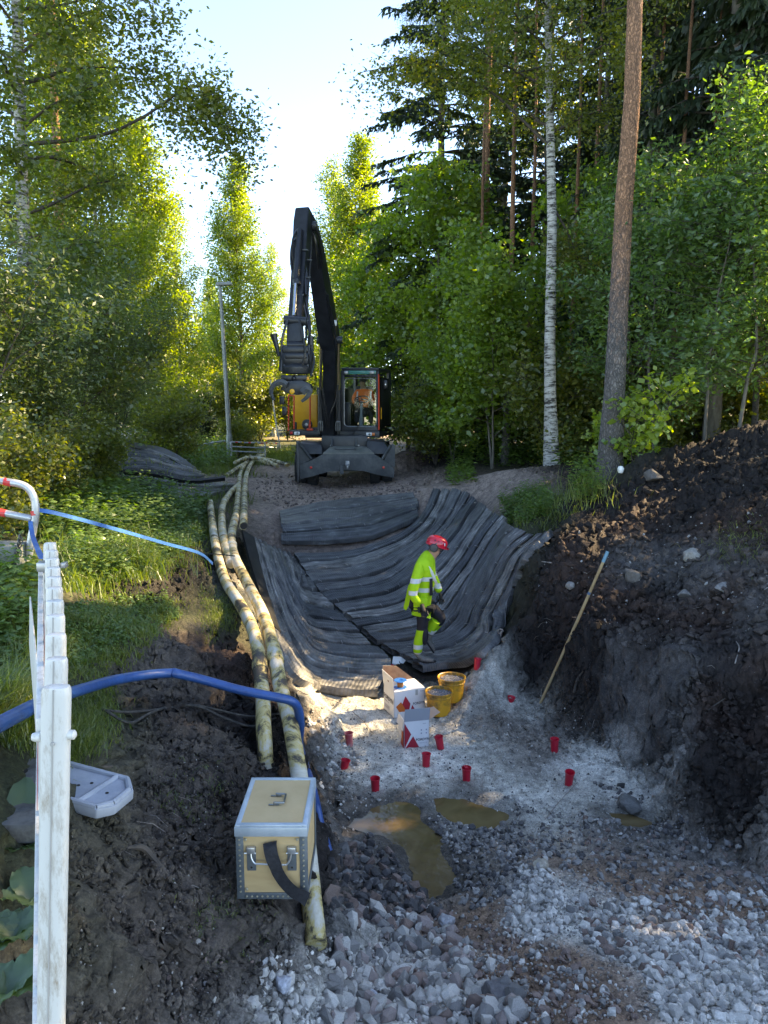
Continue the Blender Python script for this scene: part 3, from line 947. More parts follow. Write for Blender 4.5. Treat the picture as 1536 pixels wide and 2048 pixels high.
def gen_broadleaf(seed, H, r0, lo, R, nb, nleaf, leaf, prof, elev=.5, grav=.1, weep=0.0, sub=6, spread=.25, clump=.18, width=.62,
                  stems=1, extra=None, lean=(0, 0), wig=.12, tintb=.35, topgap=.0, bend=.02, hang=0.0):
    r = np.random.default_rng(seed)
    trunks, limbs, anch, adir, atint = [], [], [], [], []
    for s_ in range(stems):
        az = r.uniform(0, 2 * PI)
        ln = np.array([lean[0], lean[1], 0.]) + (np.array([math.cos(az), math.sin(az), 0]) * r.uniform(.15, .5) if stems > 1 else 0)
        k = 14
        hh = H * (r.uniform(.7, 1) if stems > 1 else 1)
        t = np.linspace(0, 1, k)[:, None]
        wob = np.cumsum(r.normal(size=(k, 3)) * bend, axis=0) * [1, 1, 0]
        tp = t * np.array([0, 0, hh]) + ln * hh * t ** 1.3 + wob * hh * .15 - wob[0] * hh * .15
        rad = r0 * (1 - t[:, 0] * .93) * (1 + .35 * np.exp(-t[:, 0] * 30)) * (.6 if stems > 1 else 1)
        trunks.append((tp, rad))
        for i in range(max(1, nb // stems)):
            f = lo + (1 - lo) * ((i + r.uniform(0, 1)) / max(1, nb // stems)) ** .9
            f = min(f, .985)
            base = np.array([np.interp(f, t[:, 0], tp[:, c]) for c in range(3)])
            az = i * 2.4 + r.uniform(-.5, .5)
            cf = (f - lo) / (1 - lo)
            L_ = R * prof(cf) * r.uniform(.7, 1.15)
            if L_ < .15: L_ = .15
            e = elev + cf * .35 + r.uniform(-.15, .15)
            d0 = [math.cos(az) * math.cos(e), math.sin(az) * math.cos(e), math.sin(e)]
            pts = curve_pts(base, d0, L_, r, 7, wig, grav)
            limbs.append((pts, np.linspace(max(.008, r0 * .38 * (1 - f * .8)), .004, 7)))
            bt = r.normal() * .5
            for j in range(sub):
                g = .25 + .75 * (j + r.uniform()) / sub
                b2 = np.array([np.interp(g * 6, np.arange(7), pts[:, c]) for c in range(3)])
                dd = (pts[-1] - pts[0]) / L_ * .6 + r.normal(size=3) * [.8, .8, .35]
                dd[2] += .1
                l2 = L_ * .5 * (1.15 - g * .55) * r.uniform(.6, 1.2)
                p2 = curve_pts(b2, dd, l2, r, 5, wig, grav * 1.2)
                limbs.append((p2, np.linspace(.007, .002, 5)))
                anch.append(p2); adir.append(l2); atint.append(bt + r.normal() * .35)
            anch.append(pts[3:]); adir.append(L_ * .5); atint.append(bt)
    if extra:
        for pts in extra:
            pts = np.array(catmull(pts, 4))
            limbs.append((pts, np.linspace(.035, .006, len(pts))))
            Lx = np.linalg.norm(pts[-1] - pts[0])
            for j in range(26):
                g = .35 + .65 * r.uniform()
                b2 = np.array([np.interp(g * (len(pts) - 1), np.arange(len(pts)), pts[:, c]) for c in range(3)])
                p2 = curve_pts(b2, r.normal(size=3) * [1, 1, .7] + [0, 0, .1], r.uniform(.3, .75), r, 5, .2, .12)
                limbs.append((p2, np.linspace(.006, .002, 5)))
                anch.append(p2); adir.append(.55); atint.append(.5 + r.normal() * .6)
    wts = np.array([a ** 1.2 for a in adir]); wts /= wts.sum()
    pick = r.choice(len(anch), nleaf, p=wts)
    u = r.uniform(0, 1, nleaf)
    C = np.zeros((nleaf, 3)); T = np.zeros(nleaf)
    for a in np.unique(pick):
        s_ = pick == a
        p = anch[a]
        uu = (1 - (1 - u[s_]) ** 1.3) * (len(p) - 1)
        C[s_] = np.stack([np.interp(uu, np.arange(len(p)), p[:, c]) for c in range(3)], 1)
        T[s_] = atint[a]
    off = r.normal(size=(nleaf, 3)) * clump
    C += off
    if weep: C[:, 2] -= r.exponential(weep, nleaf)
    tint = np.clip(tintb + T * .22 + r.normal(size=nleaf) * .2, 0, 1)
    V, F, tt = leaves(C, leaf, tint, r, width, hang=hang)
    tv, tf = tubes(trunks); lv, lf_ = tubes(limbs, 4)
    return (tv, tf), (lv, lf_), (V, F, tt)


def gen_spruce(seed, H, r0, R, nw, lo=.08, droop=.35, hangl=.3, dens=1.7):
    r = np.random.default_rng(seed)
    t = np.linspace(0, 1, 12)
    tp = np.stack([np.zeros(12), np.zeros(12), t * H], 1); tp[:, :2] += np.cumsum(r.normal(size=(12, 2)) * .02, axis=0)
    trunks = [(tp, r0 * (1 - t * .95))]
    limbs, C, D, TT, SZ = [], [], [], [], []
    for wv in range(nw):
        f = lo + (1 - lo) * (wv + r.uniform(0, .6)) / nw
        L0 = R * (1 - f) ** .75 * (1.05 if f > .15 else .8)
        for q in range(int(r.integers(4, 7))):
            az = r.uniform(0, 2 * PI)
            L_ = L0 * r.uniform(.65, 1.15)
            if L_ < .2: continue
            e = -.05 + .35 * f + r.normal() * .07
            p0 = [0, 0, f * H]
            d0 = [math.cos(az) * math.cos(e), math.sin(az) * math.cos(e), math.sin(e)]
            k = 7
            pts = curve_pts(p0, d0, L_, r, k, .04, droop * (1 - f * .6))
            pts[-2:, 2] += [.03 * L_, .09 * L_]
            limbs.append((pts, np.linspace(.02 * L_ / 2 + .006, .003, k)))
            nt_ = int(L_ * 22 * dens)
            g = r.uniform(.12, 1, nt_) ** .8 * (k - 1)
            c = np.stack([np.interp(g, np.arange(k), pts[:, j]) for j in range(3)], 1)
            out = np.array([math.cos(az), math.sin(az), -.15])
            side = np.array([-math.sin(az), math.cos(az), 0]) * r.choice([-1, 1], nt_)[:, None]
            dd = out * .7 + side * r.uniform(.3, 1.2, nt_)[:, None]
            dd[:, 2] -= hangl * r.uniform(.2, 3, nt_)
            C.append(c); D.append(dd)
            SZ.append(np.clip(.24 * (1.3 - g / (k - 1) * .5) * r.uniform(.6, 1.4, nt_), .08, .5))
            TT.append(np.full(nt_, r.uniform(0, 1)) * .5 + r.uniform(0, .5, nt_))
            # second row further out on each spray
            C.append(c + dd / np.linalg.norm(dd, axis=1)[:, None] * .16); dd2 = dd + r.normal(size=dd.shape) * .5; dd2[:, 2] -= hangl * 1.3
            D.append(dd2); SZ.append(SZ[-1] * .8); TT.append(TT[-1])
    C = np.concatenate(C); D = np.concatenate(D); SZ = np.concatenate(SZ); TT = np.concatenate(TT)
    n = len(C)
    D /= np.linalg.norm(D, axis=1)[:, None]
    nn = r.normal(size=(n, 3)); nn[:, 2] += .8
    s = np.cross(D, nn); s /= np.linalg.norm(s, axis=1)[:, None] + 1e-9
    L_ = SZ[:, None]
    wd = .075
    V = np.stack([C, C + D * L_ * .35 + s * wd * .5, C + D * L_, C + D * L_ * .35 - s * wd * .5], 1).reshape(-1, 3)
    F = np.arange(4 * n).reshape(n, 4)
    return tubes(trunks), tubes(limbs, 4), (V, F, np.repeat(TT, 4))


def tree_meshes(name, g, bark, leaf):
    (tv, tf), (lv, lf_), (V, F, tt) = g
    me = npmesh(name + '_trunk', np.concatenate([tv, lv]), np.concatenate([tf, lf_ + len(tv)]), None, smooth=True,
                mats=[bark, M_TWIG], fm=np.r_[np.zeros(len(tf)), np.ones(len(lf_))])
    return me, npmesh(name + '_crown', V, F, leaf, tint=tt)


def gz(x, y):
    return float(full_height(np.array([x]), np.array([y]))[0][0])


TREES = {}


def plant(kind, name, x, y, label, cat='tree', group=None, sc=1.0, rz=0.0, szc=None, lean=(0, 0), dz=-.05):
    t = empty(name, (x, y, gz(x, y) + dz), label, cat, group, rz)
    t.scale = (sc, sc, (szc or sc))
    t.rotation_euler = (lean[1], lean[0], rz)
    tr, cr = TREES[kind]
    link('trunk', tr, t); link('crown', cr, t)
    return t


def plantpx(kind, name, px, Y, label='', **k):
    x = (px - 768) / FPX * (Y * CT + 1.5 * ST)
    return plant(kind, name, x, Y, label, **k)


pr_birch = lambda c: (math.sin(PI * min(1, c * .85 + .18)) ** .7) * (1 - c * .25)
pr_col = lambda c: (1 - c) ** .55 * (.55 + .45 * min(1, c * 4)) + .05
pr_round = lambda c: math.sin(PI * (c * .8 + .15)) ** .6
E5 = [[(0.05, 0, 5.6), (1.2, .1, 5.8), (2.0, 0, 6.1), (2.7, .1, 6.6), (3.25, .0, 6.35), (3.5, 0, 5.7)]]
TREES['birch_near'] = tree_meshes('birch_near', gen_broadleaf(11, 18, .13, .12, 2.45, 70, 95000, .074, pr_birch, bend=.003, elev=.35, grav=.1, weep=.22, clump=.15, sub=7, extra=E5, tintb=.3), M_BIRCH, LF_BIRCH)
TREES['birch'] = tree_meshes('birch', gen_broadleaf(12, 13, .12, .18, 2.4, 50, 36000, .09, pr_col, elev=.6, grav=.1, weep=.28, clump=.17, tintb=.5), M_BIRCH, LF_GOLD)
TREES['birch_tall'] = tree_meshes('birch_tall', gen_broadleaf(13, 12.5, .12, .08, 2.8, 70, 52000, .10, pr_col, elev=.75, grav=.05, weep=.15, clump=.17, tintb=.35), M_BARK, LF_GOLD)
TREES['birch_right'] = tree_meshes('birch_right', gen_broadleaf(14, 16, .135, .40, 2.8, 56, 62000, .066, pr_birch, elev=.3, grav=.09, weep=.25, clump=.16, sub=7, tintb=.5, bend=.006,
                       extra=[[(0, 0, 6.4), (-1.2, 0, 7.5), (-2.4, -.2, 7.9), (-3.6, -.2, 7.8)], [(0, 0, 5.4), (.5, .2, 4.6), (.8, .3, 3.8)]]), M_BIRCH, LF_BIRCH)
TREES['maple'] = tree_meshes('maple', gen_broadleaf(15, 8.2, .08, .2, 2.3, 36, 16500, .115, pr_round, elev=.35, grav=.02, clump=.2, sub=6, width=.85, tintb=.4, bend=.05), M_BARK, LF_MAPLE)
TREES['maple_b'] = tree_meshes('maple_b', gen_broadleaf(16, 7.0, .06, .14, 1.9, 34, 14000, .11, pr_col, elev=.55, grav=.02, clump=.2, sub=6, width=.8, tintb=.4, stems=2), M_BARK, LF_MAPLE)
TREES['willow'] = tree_meshes('willow', gen_broadleaf(17, 4.6, .06, .1, 1.9, 54, 30000, .085, pr_round, elev=.7, grav=.04, clump=.15, sub=6, width=.38, tintb=.3, stems=6), M_TWIG, LF_WILLOW)
TREES['bush'] = tree_meshes('bush', gen_broadleaf(18, 1.9, .03, .05, 1.1, 34, 9000, .085, pr_round, elev=.6, grav=.04, clump=.14, sub=4, width=.6, tintb=.45, stems=5), M_TWIG, LF_BIRCH)
TREES['rowan'] = tree_meshes('rowan', gen_broadleaf(19, 5.5, .035, .2, 1.6, 34, 9000, .10, pr_round, elev=.25, grav=.03, clump=.16, sub=5, width=.42, tintb=.4, bend=.06), M_BARK, LF_ROWAN)
TREES['sapling'] = tree_meshes('sapling', gen_broadleaf(20, 1.5, .015, .15, .75, 18, 850, .095, pr_round, elev=.5, grav=.03, clump=.06, sub=3, width=.85, tintb=.7, stems=2), M_TWIG, LF_MAPLE)
TREES['spruce'] = tree_meshes('spruce', gen_spruce(21, 20, .2, 4.0, 56), M_BARK, LF_SPRUCE)
TREES['spruce_b'] = tree_meshes('spruce_b', gen_spruce(22, 17, .17, 2.6, 44, lo=.2, droop=.5, hangl=.5), M_BARK, LF_SPRUCE)
TREES['pine'] = tree_meshes('pine', gen_broadleaf(23, 18, .165, .68, 2.6, 26, 26000, .10, pr_round, elev=.3, grav=.0, clump=.16, width=.2, tintb=.4, bend=.012), M_PINE, LF_PINE)
TREES['thuja'] = tree_meshes('thuja', gen_spruce(24, 2.6, .05, .75, 26, lo=.02, droop=-.5, hangl=-.4), M_BARK, LF_THUJA)

# ---- left side
plantpx('birch_near', 'birch_tree', 62, 13.0, lean=(.035, 0), label= 'tall silver birch with one long limb arching over the sky, its white trunk furthest left')
plantpx('pine', 'pine_tree', 128, 20, lean=(.03, 0), label= 'reddish pine trunk rising through leaves just right of the tall left birch')
plantpx('birch_tall', 'birch_tree', 142, 24, 'slim pale birch right behind the reddish pine trunk on the left', sc=1.1)
plantpx('birch', 'birch_tree', 215, 19, 'leafy birch between the willow thicket and the yellow birches', sc=.8, rz=2)
plantpx('birch_tall', 'birch_tree', 300, 28, 'yellow birch at the left border of the open sky', sc=.92, rz=1)
plantpx('birch', 'birch_tree', 368, 31, 'thin sparse birch beside the street lamp, sky showing through', sc=.72, rz=4)
plantpx('birch_tall', 'birch_tree', 488, 38, 'bright columnar birch standing alone in the gap left of the excavator arm', sc=1.05, rz=2.5)
plantpx('birch', 'birch_tree', 548, 44, 'lower birch tucked behind the excavator arm', sc=.82, rz=3)
plantpx('birch_tall', 'birch_tree', 428, 46, 'small distant birch between lamp post and thin sparse birch', sc=.72, rz=5)
WL = ['willow shrub at the left edge of the picture above the galvanised rail', 'willow shrub under the tall left birch', 'willow shrub behind the ribbed mat heap',
      'willow shrub at the right end of the dark thicket', 'willow shrub deep in the thicket under the reddish pine']
for (px, Y, s_, r_), lb in zip([(-70, 9.5, .85, 0), (50, 11.5, .72, 1), (150, 14, .78, 2), (225, 17, .74, 3), (90, 16, .9, 4)], WL):
    plantpx('willow', 'willow_shrub', px, Y, 'dark grey-green ' + lb, cat='shrub', group='willow thicket on the left', sc=s_, rz=r_)
for (px, Y, s_, r_), lb in zip([(-30, 8.3, .62, 0), (45, 9.6, .6, 2), (110, 11, .62, 3), (178, 12.6, .66, 5), (0, 11, .8, 1)], ['right above the galvanised rail at the left edge', 'behind the curve of the galvanised rail', 'left of the start of the draped mat', 'at the left corner of the draped mat', 'between the rail and the tall left birch']):
    plantpx('bush', 'bush', px, Y, 'leafy raspberry-like bush ' + lb, cat='bush', group='bushes under the willow thicket', sc=s_, rz=r_)
plantpx('thuja', 'thuja', 401, 33, 'small dark cone-shaped evergreen left of the lamp post', cat='shrub')
BL = ['at the foot of the lamp post', 'right of the small dark evergreen', 'behind the far railing', 'behind the draped mat heap', 'left of the pale shed roof', 'between lamp post and excavator',
      'at the end of the railing', 'under the columnar birch', 'left of the excavator engine cover', 'behind the small evergreen', 'under the sparse birch', 'beyond the excavator']
for k_, ((px, Y, s_), lb) in enumerate(zip([(478, 27.6, .7), (445, 36, 1.3), (520, 36, 1.5), (350, 20, .9), (315, 24, 1.1), (520, 42, 1.6), (575, 40, 1.4), (480, 50, 2.6), (590, 52, 2.4), (400, 52, 2.8), (345, 40, 2.4), (640, 48, 3)], BL)):
    plantpx('bush', 'bush', px, Y, 'rounded light green bush ' + lb, cat='bush', group='bushes along the far end of the track', sc=s_, rz=k_)

# ---- right side
plantpx('birch', 'birch_tree', 668, 38, 'yellow birch against the sky right of the excavator arm tip', sc=1.02, rz=1)
plantpx('birch_tall', 'birch_tree', 725, 33, 'tall yellowing birch left of the big spruce', sc=1.0, rz=2)
plantpx('spruce', 'spruce_tree', 880, 26, 'big dark spruce with drooping tiers against the sky')
for px, Y, k_, s_, lb in [(1190, 24, 'spruce_b', 1.1, 'hanging-boughed spruce high up between the white birch and the big pine'), (1270, 19.5, 'spruce_b', 1.0, 'hanging-boughed spruce immediately behind the big pine'),
                          (1375, 21.5, 'spruce', 1.0, 'broad spruce left of the thick spruce trunk'), (1455, 25, 'spruce_b', 1.1, 'spruce seen above the rowan saplings, behind the thick spruce trunk'), (1525, 18, 'spruce_b', .95, 'spruce by the right border, boughs hanging over the rowans'), (1080, 27, 'spruce', 1.0, 'broad spruce behind the crown of the white birch')]:
    plantpx(k_, 'spruce_tree', px, Y, lb, sc=s_, rz=px)
plantpx('spruce', 'spruce_tree', 1000, 31, 'dark spruce behind the white-barked birch on the right', sc=1.0, rz=2)
ML = ['maple above the cab, nearest to the excavator', 'tall bright green maple left of the white birch', 'maple close behind the sand heap', 'slender maple in front of the big spruce',
      'maple between the white birch and the big pine', 'low maple right of the excavator cab', 'small maple behind the black soil heap by the cab']
for (k_, px, Y, s_, r_), lb in zip([('maple', 740, 29, .86, 0), ('maple', 880, 23.5, .98, 2), ('maple_b', 985, 18.5, .92, 1), ('maple_b', 815, 26, 1.15, 3), ('maple', 1160, 20.5, .85, 4), ('maple_b', 905, 20, .66, 5), ('maple_b', 850, 26, .7, 1)], ML):
    plantpx(k_, 'maple_tree', px, Y, 'leafy ' + lb, group='green maples along the right side', sc=s_, rz=r_)
plantpx('birch_right', 'birch_tree', 1103, 16, 'white-barked birch with straight peeling trunk left of the big pine', lean=(-.045, 0))
plantpx('pine', 'pine_tree', 1216, 12.3, 'big pine in front of the forest, bark grey below and orange above', lean=(-.002, 0), sc=1.05)
plantpx('rowan', 'rowan_sapling', 1300, 14.5, 'thin rowan sapling just right of the big pine', cat='sapling')
plantpx('rowan', 'rowan_sapling', 1400, 12.9, 'rowan sapling leaning over the peat bank, left of the thick spruce trunk', cat='sapling', rz=2, sc=.9)
plantpx('rowan', 'rowan_sapling', 1480, 12.6, 'rowan sapling on the peat bank near the right border', cat='sapling', rz=4, sc=1.05)
plantpx('rowan', 'rowan_sapling', 1555, 13.4, 'rowan sapling cut off by the right border', cat='sapling', rz=1, sc=1.1)
plantpx('rowan', 'rowan_sapling', 1235, 17, 'rowan sapling deeper in the wood behind the big pine', cat='sapling', rz=3, sc=1.15)
plantpx('spruce_b', 'spruce_tree', 1415, 16.5, 'thick straight spruce trunk standing above the peat bank', rz=1, sc=1.15)
plantpx('pine', 'pine_tree', 1392, 18.5, 'slim reddish pine touching the thick spruce trunk', sc=.8, rz=2)
plantpx('spruce_b', 'spruce_tree', 1560, 15.5, 'spruce with hanging dark boughs in the upper right corner', rz=3, sc=1.1)
plantpx('spruce_b', 'spruce_tree', 1490, 21, 'spruce behind the rowan saplings on the right', rz=5)
plantpx('spruce', 'spruce_tree', 1310, 23, 'spruce filling the gap right of the big pine', rz=1, sc=.95)
plantpx('sapling', 'maple_sapling', 1265, 11.9, 'young maple with bright yellow-green leaves at the foot of the big pine', cat='sapling', sc=1.0)
plantpx('sapling', 'maple_sapling', 1225, 12.7, 'darker young maple half behind the big pine', cat='sapling', sc=.9, rz=2)
LMK = [(780, 'between the excavator cab and the big dark spruce'), (900, 'behind the sand heap'), (1020, 'left of the white-barked birch'), (1160, 'between the white-barked birch and the big pine'),
       (1280, 'just right of the big pine'), (1370, 'left of the thick spruce trunk'), (1460, 'right of the thick spruce trunk'), (1540, 'near the right border'), (9999, 'hidden past the right border')]
DEP = [(19, 'at the wood edge'), (22, 'second row back'), (26, 'third row back'), (29.5, 'fourth row back'), (33.5, 'fifth row back'), (39, 'sixth row back'), (46, 'seventh row back'), (999, 'furthest row')]


def where(x, y):
    px = 768 + x / y * FPX * .99
    return next(t for l_, t in LMK if px < l_) + ', ' + next(t for l_, t in DEP if y < l_)


for i_, (px, Y, s_) in enumerate([(1010, 19, .5), (1050, 24, .55), (1135, 19.5, .45), (1175, 22, .55), (1290, 19, .5), (1335, 16.5, .42), (1345, 26, .6), (1455, 18.5, .5), (1500, 16, .42), (1520, 24, .6), (960, 22, .45), (880, 27, .5)]):
    x_ = (px - 768) / FPX * (Y * CT + 1.5 * ST)
    plant('pine', 'pine_tree', x_, Y, 'thin bare pine stem ' + where(x_, Y), group='thin pine stems in the wood', sc=s_, szc=s_ * 1.9, rz=i_)
fr = random.Random(5)
kinds = ['spruce_b', 'maple', 'birch', 'spruce', 'pine', 'maple_b', 'birch_tall', 'spruce_b']
words = {'spruce': 'dark dense spruce', 'spruce_b': 'dark gappy spruce', 'maple': 'green broadleaf', 'maple_b': 'slender broadleaf', 'birch': 'yellow-green birch', 'birch_tall': 'narrow yellow-green birch', 'pine': 'bare-stemmed reddish pine'}
nm = {'spruce': 'spruce_tree', 'spruce_b': 'spruce_tree', 'maple': 'maple_tree', 'maple_b': 'maple_tree', 'birch': 'birch_tree', 'birch_tall': 'birch_tree', 'pine': 'pine_tree'}
cnt = 0
for Yr in (23.5, 27, 31, 36, 42, 50):
    x = 2.8 + (Yr - 23) * .04
    while x < Yr * .62 + 4:
        k_ = kinds[fr.randrange(len(kinds))]
        yy = Yr + fr.uniform(-1.4, 1.4)
        xx = x + fr.uniform(-.6, .6)
        plant(k_, nm[k_], xx, yy, words[k_] + ' ' + where(xx, yy),
              group='trees deep in the right-hand wood', sc=fr.uniform(.75, 1.1), rz=fr.uniform(0, 6))
        x += fr.uniform(3.0, 5.0) * (1 + (Yr - 23) * .02)
        cnt += 1
# unseen trees added right of the frame to dapple the pit with shade
for (x, y, k_), od in zip([(11, 10.2, 'spruce_b'), (14, 12, 'maple'), (16, 9, 'spruce'), (10.5, 14.5, 'pine'), (18, 16, 'pine'), (12.5, 6, 'birch'), (20, 12, 'pine'), (15, 20, 'spruce'), (22, 20, 'pine'), (13, 9.2, 'spruce_b'), (10, 7.6, 'maple')], 'by the peat bank|second from the peat bank|third from the peat bank|behind the peat bank spruce|fourth from the peat bank|closest to the viewer|furthest out|behind the others|at the far end|between the two nearest|touching the peat bank'.split('|')):
    plant(k_, nm[k_], x, y, '%s added beyond the right border for shade, %s' % (words[k_], od), group='shade trees added beyond the right border', rz=x)
UL = 0
for Yr in (17.5, 20.5, 24, 30):
    for px in range(890, 1640, 105):
        if Yr < 19 and px < 1000: continue
        x = (px + fr.uniform(-30, 30) - 768) / FPX * Yr
        y_ = Yr + fr.uniform(-1, 1)
        plant('bush', 'bush', x, y_, fr.choice(['low', 'tall', 'thin', 'round', 'dense', 'leggy']) + ' bush ' + where(x, y_), cat='bush', group='understorey bushes in the right-hand wood', sc=fr.uniform(.7, 1.35), rz=fr.uniform(0, 6))
# ================================================================== RUBBER BLASTING MATS
def rubber(name, c1, c2, rough):
    m = bpy.data.materials.new(name)
    N, L, b = nodes_of(m)
    tc = N.new('ShaderNodeTexCoord')
    n = N.new('ShaderNodeTexNoise'); n.inputs['Scale'].default_value = 3.2; n.inputs['Detail'].default_value = 9; n.inputs['Roughness'].default_value = .7
    L.new(tc.outputs['Object'], n.inputs['Vector'])
    uv = N.new('ShaderNodeUVMap'); uv.uv_map = 'UVMap'
    mp = N.new('ShaderNodeMapping'); mp.inputs['Scale'].default_value = (1.2, 7, 1)
    L.new(uv.outputs[0], mp.inputs[0])
    n2 = N.new('ShaderNodeTexNoise'); n2.inputs['Scale'].default_value = 3; n2.inputs['Detail'].default_value = 6
    L.new(mp.outputs[0], n2.inputs['Vector'])
    ad = N.new('ShaderNodeMath'); ad.operation = 'ADD'
    L.new(n.outputs['Fac'], ad.inputs[0]); L.new(n2.outputs['Fac'], ad.inputs[1])
    r = N.new('ShaderNodeValToRGB')
    e = r.color_ramp.elements
    e[0].position = .40; e[0].color = (*c1, 1); e[1].position = .58; e[1].color = (*c2, 1)
    x = e.new(.65); x.color = (c2[0] * 2.0, c2[1] * 2.0, c2[2] * 2.0, 1)
    hf = N.new('ShaderNodeMath'); hf.operation = 'MULTIPLY'; hf.inputs[1].default_value = .5
    L.new(ad.outputs[0], hf.inputs[0]); L.new(hf.outputs[0], r.inputs[0])
    L.new(r.outputs[0], b.inputs['Base Color'])
    b.inputs['Roughness'].default_value = rough
    # tread: fine cross bars plus long grooves
    wv = N.new('ShaderNodeTexWave'); wv.wave_type = 'BANDS'; wv.bands_direction = 'X'; wv.inputs['Scale'].default_value = 9; wv.inputs['Distortion'].default_value = 2.5; wv.inputs['Detail'].default_value = 2
    L.new(uv.outputs[0], wv.inputs['Vector'])
    bp = N.new('ShaderNodeBump'); bp.inputs['Strength'].default_value = .45; bp.inputs['Distance'].default_value = .012
    L.new(wv.outputs['Fac'], bp.inputs['Height'])
    bp2 = N.new('ShaderNodeBump'); bp2.inputs['Strength'].default_value = .5; bp2.inputs['Distance'].default_value = .01
    L.new(n2.outputs['Fac'], bp2.inputs['Height']); L.new(bp.outputs[0], bp2.inputs['Normal'])
    L.new(bp2.outputs[0], b.inputs['Normal'])
    return m


RUB = [rubber('worn tyre rubber', (.045, .046, .05), (.14, .14, .14), .48), rubber('dusty tyre rubber', (.06, .059, .058), (.26, .25, .235), .6),
       rubber('smooth tyre rubber', (.035, .037, .042), (.09, .095, .10), .4)]
M_WIRE = mat('steel staple', (.35, .34, .33), rough=.45, metal=.6)
_st = MB()
_st.tube([(-.032, 0, -.012), (-.03, 0, .004), (.03, 0, .004), (.032, 0, -.012)], .0045, 5)
STAPLE = _st.mesh('staple', M_WIRE)


def patch3d(spec, nu, nv):
    pp = coons(spec['top'], spec['bottom'], spec['left'], spec['right'], nu, nv)
    Q = Gv(pp.reshape(-1, 2)).reshape(nv, nu, 3)
    return Q


def normals(Q):
    du = np.gradient(Q, axis=1); dv = np.gradient(Q, axis=0)
    n = np.cross(dv, du)
    n /= np.linalg.norm(n, axis=2)[..., None] + 1e-9
    n[n[..., 2] < 0] *= -1
    return n


